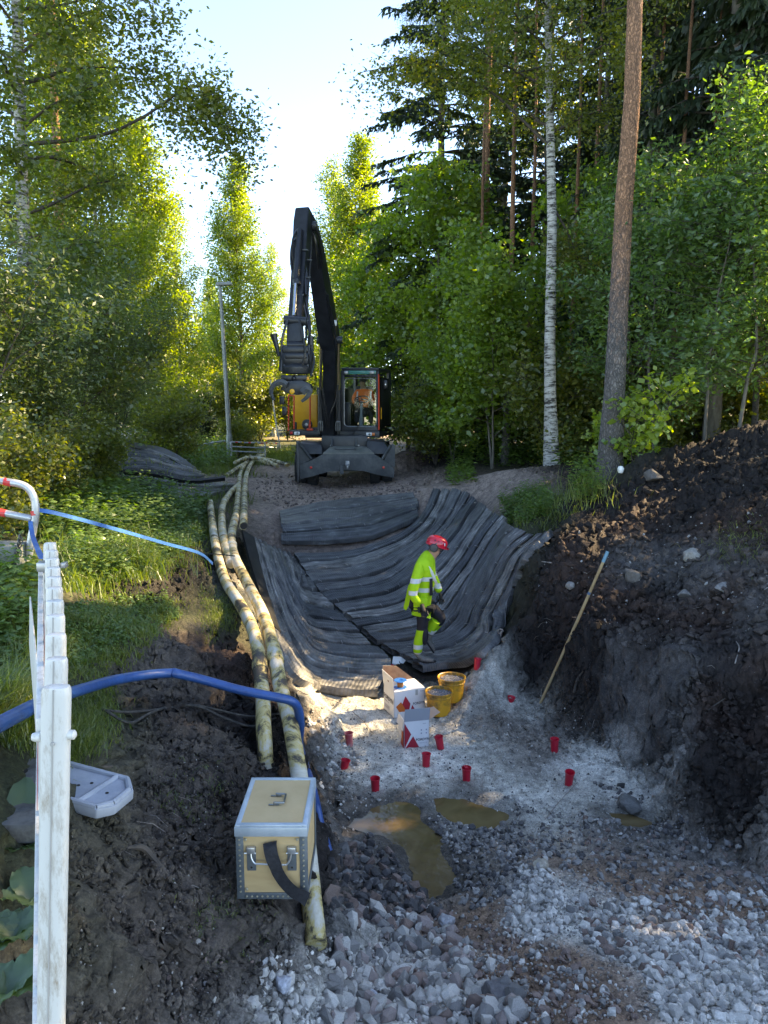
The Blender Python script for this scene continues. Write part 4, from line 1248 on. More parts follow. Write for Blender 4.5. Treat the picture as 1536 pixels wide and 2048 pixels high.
def build_mat(key, label, seed, dim=(150, 90), staples=4, wave=.025):
    spec = MATS[key]
    nu, nv = dim
    Q = patch3d(spec, nu, nv)
    for _ in range(3):
        Q[1:-1, 1:-1] = (Q[1:-1, 1:-1] * 2 + Q[:-2, 1:-1] + Q[2:, 1:-1] + Q[1:-1, :-2] + Q[1:-1, 2:]) / 6
    Nn = normals(Q)
    w_ = fbm(Q[..., 0] * 1.1 + seed, Q[..., 1] * 1.1, 0, 2)
    Q = Q + Nn * (spec['lift'] + wave * w_[..., None]) 
    if spec['along'] == 'v':
        Q = Q.transpose(1, 0, 2); Nn = Nn.transpose(1, 0, 2)
    rows_, cols_ = Q.shape[:2]          # rows across, cols along
    c = Q[rows_ // 2, cols_ // 2]
    root = empty('blasting_mat', tuple(c), label, 'blasting mat', 'heavy rubber blasting mats')
    r = np.random.default_rng(seed)
    ns = spec['strips']
    edges = np.cumsum(np.r_[0, r.uniform(.75, 1.25, ns)]); edges /= edges[-1]
    prof_s = np.array([0, .06, .16, .26, .30, .40, .5, .60, .70, .74, .84, .94, 1])
    for s_ in range(ns):
        a, b_ = edges[s_], edges[s_ + 1]
        gap = .055 * (b_ - a)
        off = r.uniform(-.012, .022)
        amp = r.uniform(.012, .03)
        V = []; UVs = []
        wob = fbm(np.arange(cols_) * .05 + s_ * 9.1, seed, 0, 3) * .09 * (b_ - a)
        lw = fbm(np.arange(cols_) * .09 + s_ * 3.3, seed + 5, 0, 3) * .02
        width = np.linalg.norm(np.diff(Q[:, cols_ // 2], axis=0), axis=1).sum() * (b_ - a)
        al = np.concatenate([[0], np.cumsum(np.linalg.norm(np.diff(Q[rows_ // 2], axis=0), axis=1))])
        for q, t in enumerate(prof_s):
            vv = np.clip((a + gap + (b_ - a - 2 * gap) * t + wob * (1 if 0 < s_ < ns - 1 else .3)), 0, 1) * (rows_ - 1)
            i0 = np.clip(vv.astype(int), 0, rows_ - 2); f = (vv - i0)[:, None]
            p = Q[i0, np.arange(cols_)] * (1 - f) + Q[i0 + 1, np.arange(cols_)] * f
            nn = Nn[i0, np.arange(cols_)]
            h = amp * (1 - abs(2 * t - 1) ** 6) + off + lw
            groove = -.012 if q in (3, 4, 8, 9) else 0
            if q in (0, 12): h = h - .05
            V.append(p + nn * (h + groove)[:, None])
            UVs.append(np.stack([al, np.full(cols_, t * .3 + s_ * 1.7)], 1))
        # underside
        V.append(V[-1] - Nn[i0, np.arange(cols_)] * .02); UVs.append(UVs[-1])
        V.insert(0, V[0] - Nn[i0, np.arange(cols_)] * .025); UVs.insert(0, UVs[0])
        V = np.array(V); UVs = np.array(UVs)
        e0, e1 = int(r.integers(0, 4)), int(r.integers(0, 4))     # ragged strip ends
        V = V[:, e0:cols_ - e1]; UVs = UVs[:, e0:cols_ - e1]
        m_, n_ = V.shape[:2]
        idx = np.arange(m_ * n_).reshape(m_, n_)
        ring = np.vstack([idx, idx[:1]])
        F = np.stack([ring[:-1, :-1], ring[:-1, 1:], ring[1:, 1:], ring[1:, :-1]], -1).reshape(-1, 4)
        me = npmesh('tread_strip', V.reshape(-1, 3), F, RUB[int(r.choice([0, 0, 1, 2]))], smooth=True)
        uvl = me.uv_layers.new(name='UVMap')
        uvl.data.foreach_set('uv', UVs.reshape(-1, 2)[F.ravel()].astype(np.float32).ravel())
        link('tread_strip', me, root, world=True)
        me.set_sharp_from_angle(angle=math.radians(50))
        if s_ < ns - 1:
            for k in range(staples):
                cc = int(np.clip((k + .5 + r.uniform(-.3, .3)) / staples * cols_, 2, cols_ - 3))
                vv = edges[s_ + 1] * (rows_ - 1); i0 = min(int(vv), rows_ - 2)
                p = Q[i0, cc]; n_3 = Vector(Nn[i0, cc])
                ac = Vector(Q[min(i0 + 1, rows_ - 1), cc] - Q[max(i0 - 1, 0), cc]).normalized()
                ac = (ac + Vector(Q[i0, cc + 1] - Q[i0, cc - 1]).normalized() * r.uniform(-.4, .9)).normalized()
                y_ = n_3.cross(ac).normalized()
                o = link('staple', STAPLE, root)
                R_ = Matrix((ac, y_, y_.cross(ac) * -1 if y_.cross(ac).dot(n_3) < 0 else n_3)).transposed().to_4x4()
                o.matrix_local = Matrix.Translation(Vector(p) + n_3 * .03 - Vector(root.location)) @ R_
    return root


build_mat('upper', 'short rubber mat of four wide strips lying across the slope below the excavator blade', 1, (110, 50), 6)
build_mat('main', 'largest rubber mat fanning down the slope, the worker standing on its lowest strip', 2, (170, 150), 6, .03)
build_mat('lower', 'rubber mat beside the yellow pipes, sagging into the pit and partly under the largest mat', 3, (140, 90), 4, .03)
MATS['heap_b'] = dict(top=[(200, 905), (260, 893), (320, 908), (380, 940)], bottom=[(235, 950), (300, 948), (360, 962), (412, 962)],
                      left=[(200, 905), (215, 928), (235, 950)], right=[(380, 940), (395, 950), (412, 962)], strips=6, along='u', lift=.1)
MATS['heap_a'] = dict(top=[(228, 952), (300, 955), (380, 968), (470, 972)], bottom=[(250, 985), (310, 998), (380, 1002), (466, 985)],
                      left=[(228, 952), (238, 970), (250, 985)], right=[(470, 972), (468, 978), (466, 985)], strips=4, along='u', lift=.06)
build_mat('heap_b', 'grey rubber mat draped over the mound left of the lamp post', 4, (80, 40), 3)
build_mat('heap_a', 'flat rubber mat at the foot of the draped one, touching the yellow pipes', 5, (80, 30), 3)
# black tarpaulin edge showing above the draped mat
def ribbon(name, pts, wvec, m, parent=None, t=.012):
    pts = [Vector(p) for p in pts]
    k = MB()
    A = []
    for i, p in enumerate(pts):
        w2 = Vector(wvec[i]) if isinstance(wvec, list) else Vector(wvec)
        tg = (pts[min(i + 1, len(pts) - 1)] - pts[max(i - 1, 0)]).normalized()
        n_ = tg.cross(w2).normalized() * t
        A.append(k.verts([p, p + w2, p + w2 + n_, p + n_]))
    for a, b_ in zip(A[:-1], A[1:]):
        for j in range(4):
            k.face([a[j], a[(j + 1) % 4], b_[(j + 1) % 4], b_[j]])
    k.face(A[0][::-1]); k.face(A[-1])
    return k.build(name, m, parent, world=parent is not None)


M_BLACK = mat('black rubber sheet', (.008, .008, .009), (.02, .02, .022), rough=.55, scale=5)
pp = catmull([PY(232, 886, 16.6), PY(270, 898, 16.3), PY(310, 905, 16.2), PY(350, 925, 16), PY(380, 948, 15.8)], 4)
tag(ribbon('rubber_sheet', pp, (0, .5, .05), M_BLACK, t=.03), 'black rubber sheet edge showing above the draped grey mat', 'sheet')
pp = catmull([PY(240, 945, 14.8), PY(320, 952, 14.9), PY(380, 964, 15), PY(450, 958, 15.2)], 4)
tag(ribbon('rubber_sheet', pp, (.05, -.25, .09), M_BLACK, t=.04), 'black rubber sheet fold between the two mats on the mound', 'sheet')
# dark sheet hanging down the trench side next to the pipes
pp = [P(a, b_, z) for a, b_, z in [(482, 1062, -.18), (494, 1110, -.38), (508, 1160, -.55), (526, 1215, -.75), (540, 1250, -.9)]]
tag(ribbon('rubber_sheet', catmull(pp, 4), [Vector((.16 - .004 * i, .05, -.12)) for i in range(17)], M_BLACK, t=.03),
    'black rubber sheet hanging over the trench edge under the open pipe end', 'sheet')
# ================================================================== PIPES, HOSES, BARRIERS
def pvc():
    m = bpy.data.materials.new('muddy yellow pipe')
    N, L, b = nodes_of(m)
    tc = N.new('ShaderNodeTexCoord')
    n = N.new('ShaderNodeTexNoise'); n.inputs['Distortion'].default_value = .6; n.inputs['Scale'].default_value = 2.9; n.inputs['Detail'].default_value = 9; n.inputs['Roughness'].default_value = .72
    L.new(tc.outputs['Object'], n.inputs['Vector'])
    r = N.new('ShaderNodeValToRGB')
    e = r.color_ramp.elements
    e[0].position = .45; e[0].color = (.06, .05, .04, 1)
    e[1].position = .50; e[1].color = (.50, .38, .14, 1)
    x = e.new(.555); x.color = (.48, .44, .35, 1)
    x = e.new(.66); x.color = (.60, .57, .50, 1)
    L.new(n.outputs['Fac'], r.inputs[0]); L.new(r.outputs[0], b.inputs['Base Color'])
    b.inputs['Roughness'].default_value = .55
    bp = N.new('ShaderNodeBump'); bp.inputs['Distance'].default_value = .01
    L.new(n.outputs['Fac'], bp.inputs['Height']); L.new(bp.outputs[0], b.inputs['Normal'])
    return m


M_PIPE = pvc()
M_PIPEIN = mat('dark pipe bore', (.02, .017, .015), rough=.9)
BANKZ = ([900, 1000, 1100, 1200, 1300, 1400, 1500, 1620, 1720, 1800, 1900, 2048], [-.38, -.10, -.12, -.26, -.36, -.50, -.68, -.84, -.92, -.95, -1.04, -1.1])


def pz(px, py, up=0.0):
    return P(px, py, float(np.interp(py, *BANKZ)) + up)


def pipe(pts, r, label, couplings=(), open_end=None, up=None):
    w3 = [pz(*p) if len(p) == 2 else pz(p[0], p[1], p[2]) for p in pts]
    c = catmull(w3, 6)
    k = MB(); k.tube(c, r, 18)
    o = k.build('pipe', M_PIPE)
    tag(o, label, 'pipe', 'dirty yellow plastic pipes')
    for i in couplings:
        i = int(i * (len(c) - 1))
        i = min(max(i, 1), len(c) - 2)
        d = Vector(c[i + 1] - c[i - 1]).normalized()
        k = MB()
        a = Vector(c[i])
        k.tube([a - d * .07, a - d * .066, a + d * .066, a + d * .07], [r * 1.02, r * 1.16, r * 1.16, r * 1.02], 18)
        link('socket', k.mesh('socket', M_PIPE), o)
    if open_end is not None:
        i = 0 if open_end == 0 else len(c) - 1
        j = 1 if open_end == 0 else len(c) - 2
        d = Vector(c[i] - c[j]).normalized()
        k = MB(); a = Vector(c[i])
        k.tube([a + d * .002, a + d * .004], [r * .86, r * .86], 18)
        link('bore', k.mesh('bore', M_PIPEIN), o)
    return o


pipe([(420, 1004), (425, 1050), (434, 1105), (450, 1160), (478, 1205), (502, 1250), (516, 1300), (521, 1350), (526, 1400), (527, 1450), (530, 1500, -.03), (532, 1545, -.12)], .054,
     'yellow pipe nearest the grass, its upper end lying free and its lower end in mud', (.62,), 0)
pipe([(474, 972, .02), (462, 984), (446, 1010), (444, 1050), (450, 1090), (462, 1128, -.02)], .054, 'short yellow pipe wedged between the two long ones at the top of the trench', (.35,))
pipe([(500, 912, .02), (482, 945), (477, 985), (473, 1025), (463, 1070), (468, 1110), (494, 1165), (524, 1225), (545, 1290), (560, 1370), (577, 1430), (592, 1510), (604, 1590), (612, 1680), (622, 1790), (632, 1890)], .056,
     'longest yellow pipe running along the trench edge and past the plywood box', (.12, .3, .56))
pipe([(520, 905, .02), (498, 935, .02), (490, 970, .02), (488, 1010), (487, 1052, .0)], .057, 'yellow pipe ending open above the black rubber sheet', (.55,), 1)
pipe([(452, 952, .02), (478, 935, .02), (508, 918, .04), (530, 908, .06)], .065, 'yellow pipe lying slantwise across the others by the lamp post')
pipe([(470, 925, .1), (500, 915, .12), (545, 921, .04), (575, 930, 0)], .06, 'yellow pipe pointing from the lamp post to the excavator wheel')
pipe([(486, 920, .13), (520, 917, .14), (556, 932, .0)], .055, 'shorter yellow pipe crossing by the excavator wheel')
pipe([(545, 930, -.02), (520, 922, .05), (492, 914, .06)], .05, 'thin yellow pipe at the bottom of the far pipe heap')

# blue layflat hose
M_HOSE = mat('blue hose', (.010, .06, .20), (.014, .085, .27), rough=.38, scale=9, bump=.15, bscale=30)
h1 = [P(*a) for a in [(-120, 1500, .42), (-40, 1468, .42), (30, 1432, .38), (90, 1402, .28), (150, 1383, .12), (230, 1360, -.03), (300, 1349, -.1), (345, 1346, -.13), (352, 1347, -.13), (400, 1358, -.2),
                      (480, 1380, -.28), (545, 1393, -.33), (582, 1402, -.38), (596, 1418, -.46), (600, 1450, -.62), (598, 1490, -.85)]]
h1 += [P(610, 1530, -1.1)] + [(a_[0], a_[1] - .04, a_[2] + .10) for a_ in (G(*q) for q in [(624, 1590), (634, 1630), (641, 1665), (650, 1695), (658, 1722)])]
k = MB(); k.tube(catmull(h1, 5), .036, 14, flat=.85)
tag(k.build('blue_hose', M_HOSE), 'thick blue water hose arching over the yellow pipes and down into the pit', 'hose')
# blue strap from the rail
M_STRAP = mat('blue strap', (.01, .09, .30), (.015, .13, .36), rough=.6, scale=30)
sp = [PY(76, 1024, 5.9), PY(110, 1030, 5.95), PY(180, 1048, 6.3), PY(260, 1070, 6.8), PY(330, 1090, 7.3), PY(398, 1109, 7.9), PY(425, 1130, 8.1)]
o = ribbon('blue_strap', catmull(sp, 4), (0, .01, .03), M_STRAP, t=.004)
tag(o, 'bright blue webbing strap stretched from the galvanised rail towards the pipes', 'strap')
o = ribbon('blue_strap', catmull([PY(56, 1040, 5.9), PY(60, 1070, 5.6), PY(70, 1100, 4.6), PY(78, 1118, 3.6)], 3), (.035, 0, 0), M_STRAP, t=.004)
tag(o, 'blue strap hanging from the galvanised rail to the white barrier', 'strap')
M_ROPE = mat('dark rope', (.02, .02, .02), (.06, .055, .05), rough=.9, scale=30)
for pts, lb in [([(398, 1109, 0.02), (430, 1108, .12), (470, 1112, .15)], 'thin dark cord tied to the blue strap and lying over the pipes')]:
    k = MB(); k.tube(catmull([pz(*q) for q in pts], 5), .006, 5)
    tag(k.build('cord', M_ROPE), lb, 'cord')
for pts, lb in [([(205, 1436), (260, 1440), (330, 1432), (385, 1424), (430, 1432), (500, 1446), (560, 1440), (592, 1432)], 'thin grey cable running across the mud under the blue hose, the straighter one'),
                ([(215, 1440), (260, 1462), (300, 1442), (350, 1425), (400, 1428), (450, 1450), (505, 1466), (550, 1450), (600, 1444)], 'thin grey cable sagging in loops across the mud under the blue hose')]:
    g = [G(*q) for q in pts]
    k = MB(); k.tube(catmull([(a[0], a[1], a[2] + .05) for a in g], 6), .008, 6)
    tag(k.build('cable', M_ROPE), lb, 'cable', 'cables across the mud')

# ---- white plastic barrier seen end on
M_WHITE = mat('scuffed white plastic', (.74, .74, .71), (.80, .80, .77), rough=.42, scale=3, bump=.05)
N, L, b = nodes_of(M_WHITE)
n = N.new('ShaderNodeTexNoise'); n.inputs['Scale'].default_value = 9; n.inputs['Detail'].default_value = 9; n.inputs['Roughness'].default_value = .8
tc = N.new('ShaderNodeTexCoord'); mp = N.new('ShaderNodeMapping'); mp.inputs['Scale'].default_value = (3, 3, .8)
L.new(tc.outputs['Object'], mp.inputs[0]); L.new(mp.outputs[0], n.inputs['Vector'])
r = N.new('ShaderNodeValToRGB'); r.color_ramp.elements[0].position = .50; r.color_ramp.elements[1].position = .70
r.color_ramp.elements[0].color = (.58, .575, .545, 1); r.color_ramp.elements[1].color = (.30, .24, .18, 1)
L.new(n.outputs['Fac'], r.inputs[0]); L.new(r.outputs[0], b.inputs['Base Color'])
M_RED = mat('red reflective film', (.55, .03, .03), (.62, .05, .05), rough=.4)
M_SEAM = mat('barrier seam', (.35, .34, .32), rough=.7)
ys = [1371, 1315, 1267, 1229, 1200, 1174, 1153, 1134, 1116, 1100, 1085]
xs = [113, 113, 112, 111, 110, 109, 107.5, 106, 104.5, 103, 100]
b0 = PY(113, 1371, 1.5)
bar = empty('barrier', (b0[0], 1.5, .02), 'white plastic slatted barrier seen end on, along the left edge', 'barrier')
slat_x = []
for i in range(11):
    # distance at which the slat top, at one height, appears at its height in the photo
    d = ray(xs[i], ys[i]); t = (b0[2] - CAM.z) / d[2]
    x, y, z = d[0] * t, d[1] * t, b0[2]
    slat_x.append((x, y))
    w_ = .029 if i == 0 else .0245
    k = MB()
    lean_ = -.085
    prof = []
    nz_ = 12
    ring = [(math.copysign(abs(math.cos(q)) ** .6, math.cos(q)), math.copysign(abs(math.sin(q)) ** .6, math.sin(q))) for q in (2 * PI * j / 20 for j in range(20))]
    lv_ = [(z - .99, 1), (z - .5, 1), (z - .02, 1), (z - .008, .97), (z - .002, .88), (z, .6)]
    R_ = []
    for zz, s_ in lv_:
        R_.append(k.verts([(x + a * w_ * s_ + (zz - z) * -lean_ * .9, y + b_ * .016 * s_, zz) for a, b_ in ring]))
    for A, B in zip(R_[:-1], R_[1:]):
        for j in range(20): k.face([A[j], A[(j + 1) % 20], B[(j + 1) % 20], B[j]])
    k.face(R_[0][::-1]); k.face(R_[-1])
    o = k.build('slat', M_WHITE, bar, world=True)
    # moulding seam down the end
    k = MB()
    s1 = (0 - .99) * -lean_ * .9
    k.hexa([(x + s1 - .0012, y - .0195, z - .985), (x + s1 + .0012, y - .0195, z - .985), (x + s1 + .0012, y - .012, z - .985), (x + s1 - .0012, y - .012, z - .985),
            (x - .0012, y - .0178, z - .004), (x + .0012, y - .0178, z - .004), (x + .0012, y - .012, z - .004), (x - .0012, y - .012, z - .004)])
    k.build('seam', M_SEAM, o, world=True)
x0, y0 = slat_x[0]; x1, y1 = slat_x[-1]
zt = b0[2]


def rail(zc, h, off, t_, m, name, ya=0, yb=0, parent=bar):
    k = MB()
    q = []
    for zz in (zc - h / 2, zc + h / 2):
        s_ = (zz - zt) * .0765
        for (X_, Y_, o_) in ((x0, y0 + ya, off - t_), (x0, y0 + ya, off), (x1, y1 + yb, off), (x1, y1 + yb, off - t_)):
            q.append((X_ + o_ + s_, Y_, zz))
    k.hexa(q, .003)
    return k.build(name, m, parent, world=True)


rail(zt - .10, .05, -.028, .018, M_WHITE, 'rail', .01)
rail(zt - .86, .06, -.028, .018, M_WHITE, 'rail', .01)
brd = rail(zt - .30, .20, -.030, .006, M_WHITE, 'reflector_board', .04, -.1)
rail(zt - .60, .10, -.026, .012, M_WHITE, 'rail', .02)
for k_ in range(5):
    k = MB(); f0, f1 = .12 + k_ * .18, .12 + k_ * .18 + .09
    q = []
    for zz in (zt - .38, zt - .22):
        s_ = (zz - zt) * .0765
        for f, o_ in ((f0, -.0375), (f0, -.0362), (f1, -.0362), (f1, -.0375)):
            q.append((x0 + (x1 - x0) * f + o_ + s_, y0 + (y1 - y0) * f, zz))
    k.hexa(q); k.build('red_stripe', M_RED, brd, world=True)
for dx, dz in ((.033, -.105), (-.036, -.11)):
    k = MB(); k.lathe([(0, -.012), (.008, -.011), (.010, -.004), (.010, .006), (.004, .010), (0, .010)], (x0 + dx - .008, y0 - .002, zt + dz), 12, 'X')
    k.build('bolt_cap', M_WHITE, bar, world=True)
k = MB(); k.lathe([(0, -.021), (.0042, -.021), (.0042, -.012), (0, -.012)], (x0 - .008, y0, zt - .118), 12, 'Y')
k.build('bolt', M_SEAM, bar, world=True)
k = MB(); xc, yc = slat_x[8]; k.box((xc - .035, yc + .02, zt - .035), (.05, .05, .035), bev=.004)
k2 = MB(); k2.box((xc + .034, yc + .02, zt - .03), (.02, .03, .02), bev=.003)
M_CLAMP = mat('zinc clamp', (.35, .36, .37), rough=.4, metal=.7)
k.build('clamp', M_CLAMP, bar, world=True); k2.build('clamp_nut', M_CLAMP, bar, world=True)

# ---- grey plastic feet
M_GREY = mat('grey plastic foot', (.25, .28, .33), (.32, .35, .40), rough=.5, scale=6, bump=.1)
M_DGREY = mat('dark grey recycled plastic', (.06, .06, .06), (.12, .12, .115), rough=.7, scale=15, bump=.3)
c = G(182, 1580)
ft = empty('ballast_tray', (-1.24, 3.12, -.02), 'pale grey plastic weight tray on the mud behind the white barrier', 'ballast weight', rz=.15)
ft.location = (P(175, 1590, -.12)[0], P(175, 1590, -.12)[1], -.13)
ft.rotation_euler = (.0, .10, -.28)
k = MB(); k.prism([(-.34, -.13, 0), (.14, -.13, 0), (.19, -.07, 0), (.19, .07, 0), (.12, .15, 0), (-.34, .15, 0)], (0, 0, .045), .006)
k.build('plate', M_GREY, ft)
k = MB()
for a, b_ in [((-.34, -.115), (.13, -.115)), ((.13, -.115), (.172, -.06)), ((.172, -.06), (.172, .06)), ((.172, .06), (.11, .135)), ((.11, .135), (-.34, .135)), ((.035, -.115), (.06, .135))]:
    k.tube([(a[0], a[1], .047), (b_[0], b_[1], .047)], .014, 8)
k.build('rim', M_GREY, ft)
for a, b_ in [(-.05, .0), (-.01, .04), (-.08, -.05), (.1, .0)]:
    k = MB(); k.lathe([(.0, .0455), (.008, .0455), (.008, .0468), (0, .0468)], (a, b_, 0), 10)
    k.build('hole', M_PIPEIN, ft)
ft2 = empty('ballast_slab', (0, 0, 0), 'dark grey slab with a round hole behind the white barrier', 'ballast weight')
q = P(10, 1560, .04)
ft2.location = q; ft2['kind'] = 'thing'
k = MB(); k.box((0, 0, .0), (.42, .26, .09), bev=.012); k.build('slab', M_DGREY, ft2)
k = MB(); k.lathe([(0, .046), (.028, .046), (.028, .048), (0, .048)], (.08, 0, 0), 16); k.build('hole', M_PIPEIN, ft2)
ft2.rotation_euler = (0, 0, -.2)
k = MB(); k.box((0, 0, 0), (.3, .2, .08), bev=.012)
o = k.build('ballast_slab', M_DGREY); o.location = P(15, 1640, .06); tag(o, kind='thing'); tag(o, 'plain dark grey slab below the one with the round hole', 'ballast weight')

# ---- galvanised rail on the left
M_GALV = mat('galvanised steel', (.36, .38, .40), (.48, .50, .52), rough=.42, metal=.55, scale=12)
M_YEL = mat('yellow tape', (.65, .45, .04), rough=.45)
RY = 5.9
rr = empty('tube_railing', PY(60, 1125, RY), 'galvanised tube railing with red and yellow bands at the left edge', 'railing')
k = MB(); k.tube(catmull([PY(-160, 948, 6.1), PY(-40, 956, RY), PY(10, 963, RY), PY(45, 970, RY), PY(63, 985, RY), PY(71, 1010, RY), PY(70, 1040, RY), PY(63, 1075, RY), PY(58, 1110, RY)], 5), .029, 12)
k.build('top_tube', M_GALV, rr, world=True)
k = MB(); k.tube([PY(-160, 1000, 6.1), PY(0, 1024, RY), PY(64, 1037, RY)], .027, 12)
k.build('middle_tube', M_GALV, rr, world=True)
for a, b_, m in [((9, 963), (23, 966), M_RED), ((-6, 960), (5, 962), M_YEL), ((68.5, 1021), (70.5, 1030), M_RED), ((-30, 1019), (12, 1027), M_RED)]:
    k = MB(); k.tube([PY(a[0], a[1], RY), PY(b_[0], b_[1], RY)], .0305, 12)
    k.build('colour_band', m, rr, world=True)
q = Vector(PY(20, 1105, RY))
k = MB(); k.box(q + Vector((-.25, -.02, .0)), (.75, .24, .16), Matrix.Rotation(-.05, 3, 'Z'), .01)
tag(k.build('ballast_block', mat('grey ballast block', (.16, .17, .15), (.24, .25, .22), rough=.8, scale=10, bump=.3)), 'grey rectangular ballast block under the galvanised railing', 'block')
M_CHAIN = mat('chain steel', (.10, .10, .10), rough=.5, metal=.7)
ch = empty('chain', PY(45, 1085, 5.74), 'short dark chain wrapped around the end of the grey ballast block', 'chain')
for i in range(12):
    f = i / 11
    p = Vector(PY(40 - 12 * f + 24 * (1 - f) * (i % 2) * .1, 1075 + 52 * f, 5.74))
    k = MB(); a = Vector((.016, 0, 0)) if i % 2 else Vector((0, .016, 0))
    k.tube([p + a * math.cos(t) + Vector((0, 0, .024)) * math.sin(t) for t in (2 * PI * j / 10 for j in range(11))], .005, 5)
    k.build('link', M_CHAIN, ch, world=True)

# ---- street lamp
lampm = mat('lamp pole', (.28, .30, .30), (.36, .38, .38), rough=.45, metal=.4, scale=8)
lb = Vector(PY(460, 922, 26.9))
lt = Vector(PY(440, 573, 26.9))
lp = empty('street_lamp', lb, 'grey street lamp with a flat head, leaning slightly, left of the excavator', 'street lamp')
k = MB(); k.tube([lb + Vector((0, 0, -.3)), lb + Vector((0, 0, .9)), lb + Vector((0, 0, .92)), lt], [.11, .105, .085, .055], 14); k.build('pole', lampm, lp, world=True)
k = MB(); k.tube([lt, lt + Vector((.03, 0, .04)), lt + Vector((.1, 0, .05))], .032, 10); k.build('arm', lampm, lp, world=True)
k = MB(); k.prism([lt + Vector(p) for p in [(-.12, -.11, .03), (.40, -.08, .045), (.40, .08, .045), (-.12, .11, .03)]], (0, 0, .10), .015); k.build('lamp_head', lampm, lp, world=True)
# distant barrier frames by the lamp
def frame(px0, px1, py0, py1, Y0, Y1, label):
    a, b_, c_, d_ = (Vector(PY(px0, py1, Y0)), Vector(PY(px0, py0, Y0)), Vector(PY(px1, py0 + 3, Y1)), Vector(PY(px1, py1 + 3, Y1)))
    rt = empty('tube_barrier', a, label, 'barrier', 'galvanised tube barriers at the far end of the track')
    k = MB(); k.tube(catmull([a, a.lerp(b_, .8), b_.lerp(c_, .04), b_.lerp(c_, .5), b_.lerp(c_, .96), d_.lerp(c_, .8), d_], 3), .022, 8); k.build('outer_tube', M_GALV, rt, world=True)
    for f in (.35, .68):
        k = MB(); k.tube([a.lerp(b_, f), d_.lerp(c_, f)], .018, 8); k.build('cross_tube', M_GALV, rt, world=True)
    for f, m in ((.12, M_RED), (.3, M_YEL), (.5, M_RED), (.7, M_YEL), (.88, M_RED)):
        k = MB(); p = b_.lerp(c_, f); q = b_.lerp(c_, f + .07); k.tube([p, q], .026, 8); k.build('colour_band', m, rt, world=True)
frame(462, 530, 884, 912, 25, 25.6, 'tube barrier with coloured bands directly right of the lamp post')
frame(505, 556, 884, 910, 29, 30, 'tube barrier with coloured bands nearest to the excavator cover')
frame(405, 455, 882, 905, 29, 28, 'tube barrier with coloured bands left of the lamp post')
k = MB(); k.tube([PY(312, 905, 24), PY(380, 893, 25), PY(450, 882, 26)], .035, 8)
tag(k.build('pole', M_GALV), 'long grey pole lying slanted in the greenery left of the lamp post', 'pole')
k = MB(); k.tube([PY(335, 925, 23), PY(400, 917, 24)], .035, 8)
tag(k.build('pole', M_GALV), 'short grey pole lying low in the greenery behind the draped mat', 'pole')
k = MB(); k.tube([PY(541, 760, 30), PY(548, 820, 30), PY(562, 905, 30)], .03, 6)
tag(k.build('pole', M_GALV), 'thin slanting pole just left of the excavator claw', 'pole')
# pale shed far left
sh = empty('shed', PY(356, 875, 44), 'small pale shed roof showing over the bushes far behind the mound', 'shed')
c = Vector(PY(356, 850, 44))
k = MB(); k.box(c + Vector((0, 1.5, -.9)), (1.5, 2.5, 1.6)); k.build('wall', mat('pale board', (.42, .44, .44), (.5, .52, .5), rough=.8, scale=3), sh, world=True)
k = MB(); k.prism([c + Vector((-.9, -.1, -.1)), c + Vector((.9, -.1, -.1)), c + Vector((.9, 3.2, .4)), c + Vector((-.9, 3.2, .4))], (0, 0, .08)); k.build('roof', mat('pale tin roof', (.55, .58, .6), rough=.5), sh, world=True)

# ================================================================== THE PLYWOOD BOX
M_PLY = mat('plywood', (.46, .31, .15), (.60, .43, .23), rough=.6, scale=2.5, stretch=(1, 1, 5), bump=.06, mixlo=.3, mixhi=.7)
M_ALU = mat('painted steel edging', (.36, .44, .50), (.44, .52, .58), rough=.4, metal=.35, scale=12)
M_EDGE = mat('dull steel edging', (.10, .125, .14), (.15, .175, .19), rough=.5, metal=.35, scale=12)
M_ZINC = mat('zinc fitting', (.55, .57, .58), rough=.3, metal=.8)
M_RIV = mat('brass rivet', (.45, .41, .30), rough=.4, metal=.5)
bx0, bx1, by0, by1, bz0, bz1 = -.687, -.357, 3.3, 3.75, -.665, -.294
BX = empty('plywood_box', ((bx0 + bx1) / 2, (by0 + by1) / 2, bz0), 'pale plywood transport box with steel edges, handles and a black strap, at the pit edge', 'box')
BX.rotation_euler = (0, 0, 0)
hx = .165; hy = .225; H_ = .371; lid = .052
k = MB(); k.box((0, 0, (H_ - lid) / 2 + .005), (2 * hx - .012, 2 * hy - .012, H_ - lid - .01)); k.build('panel', M_PLY, BX)
k = MB(); k.box((0, 0, H_ - .006), (2 * hx - .02, 2 * hy - .02, .010)); k.build('lid_panel', M_PLY, BX)
k = MB()
for sx in (-1, 1):
    k.box((sx * (hx - .010), 0, H_ - .005), (.024, 2 * hy + .006, .014), bev=.002)
    k.box((sx * (hx + .001), 0, H_ - lid / 2 - .004), (.006, 2 * hy + .01, lid - .006), bev=.001)
for sy in (-1, 1):
    k.box((0, sy * (hy - .010), H_ - .0045), (2 * hx - .02, .024, .0145), bev=.002)
    k.box((0, sy * (hy + .0035), H_ - lid / 2 - .004), (2 * hx + .008, .005, lid - .007), bev=.001)
k.build('lid_edge', M_ALU, BX)
k = MB()
for sx in (-1, 1):
    for sy in (-1, 1):
        k.box((sx * (hx - .017), sy * (hy - .003), (H_ - lid) / 2), (.036, .004, H_ - lid), bev=.001)
        k.box((sx * (hx - .0025), sy * (hy - .020), (H_ - lid) / 2), (.004, .034, H_ - lid - .002), bev=.001)
    k.box((sx * (hx - .002), 0, .017), (.005, 2 * hy - .07, .034), bev=.001)
for sy in (-1, 1):
    k.box((0, sy * (hy - .002), .016), (2 * hx - .072, .0045, .032), bev=.001)
k.build('corner_edge', M_EDGE, BX)
rv = MB()
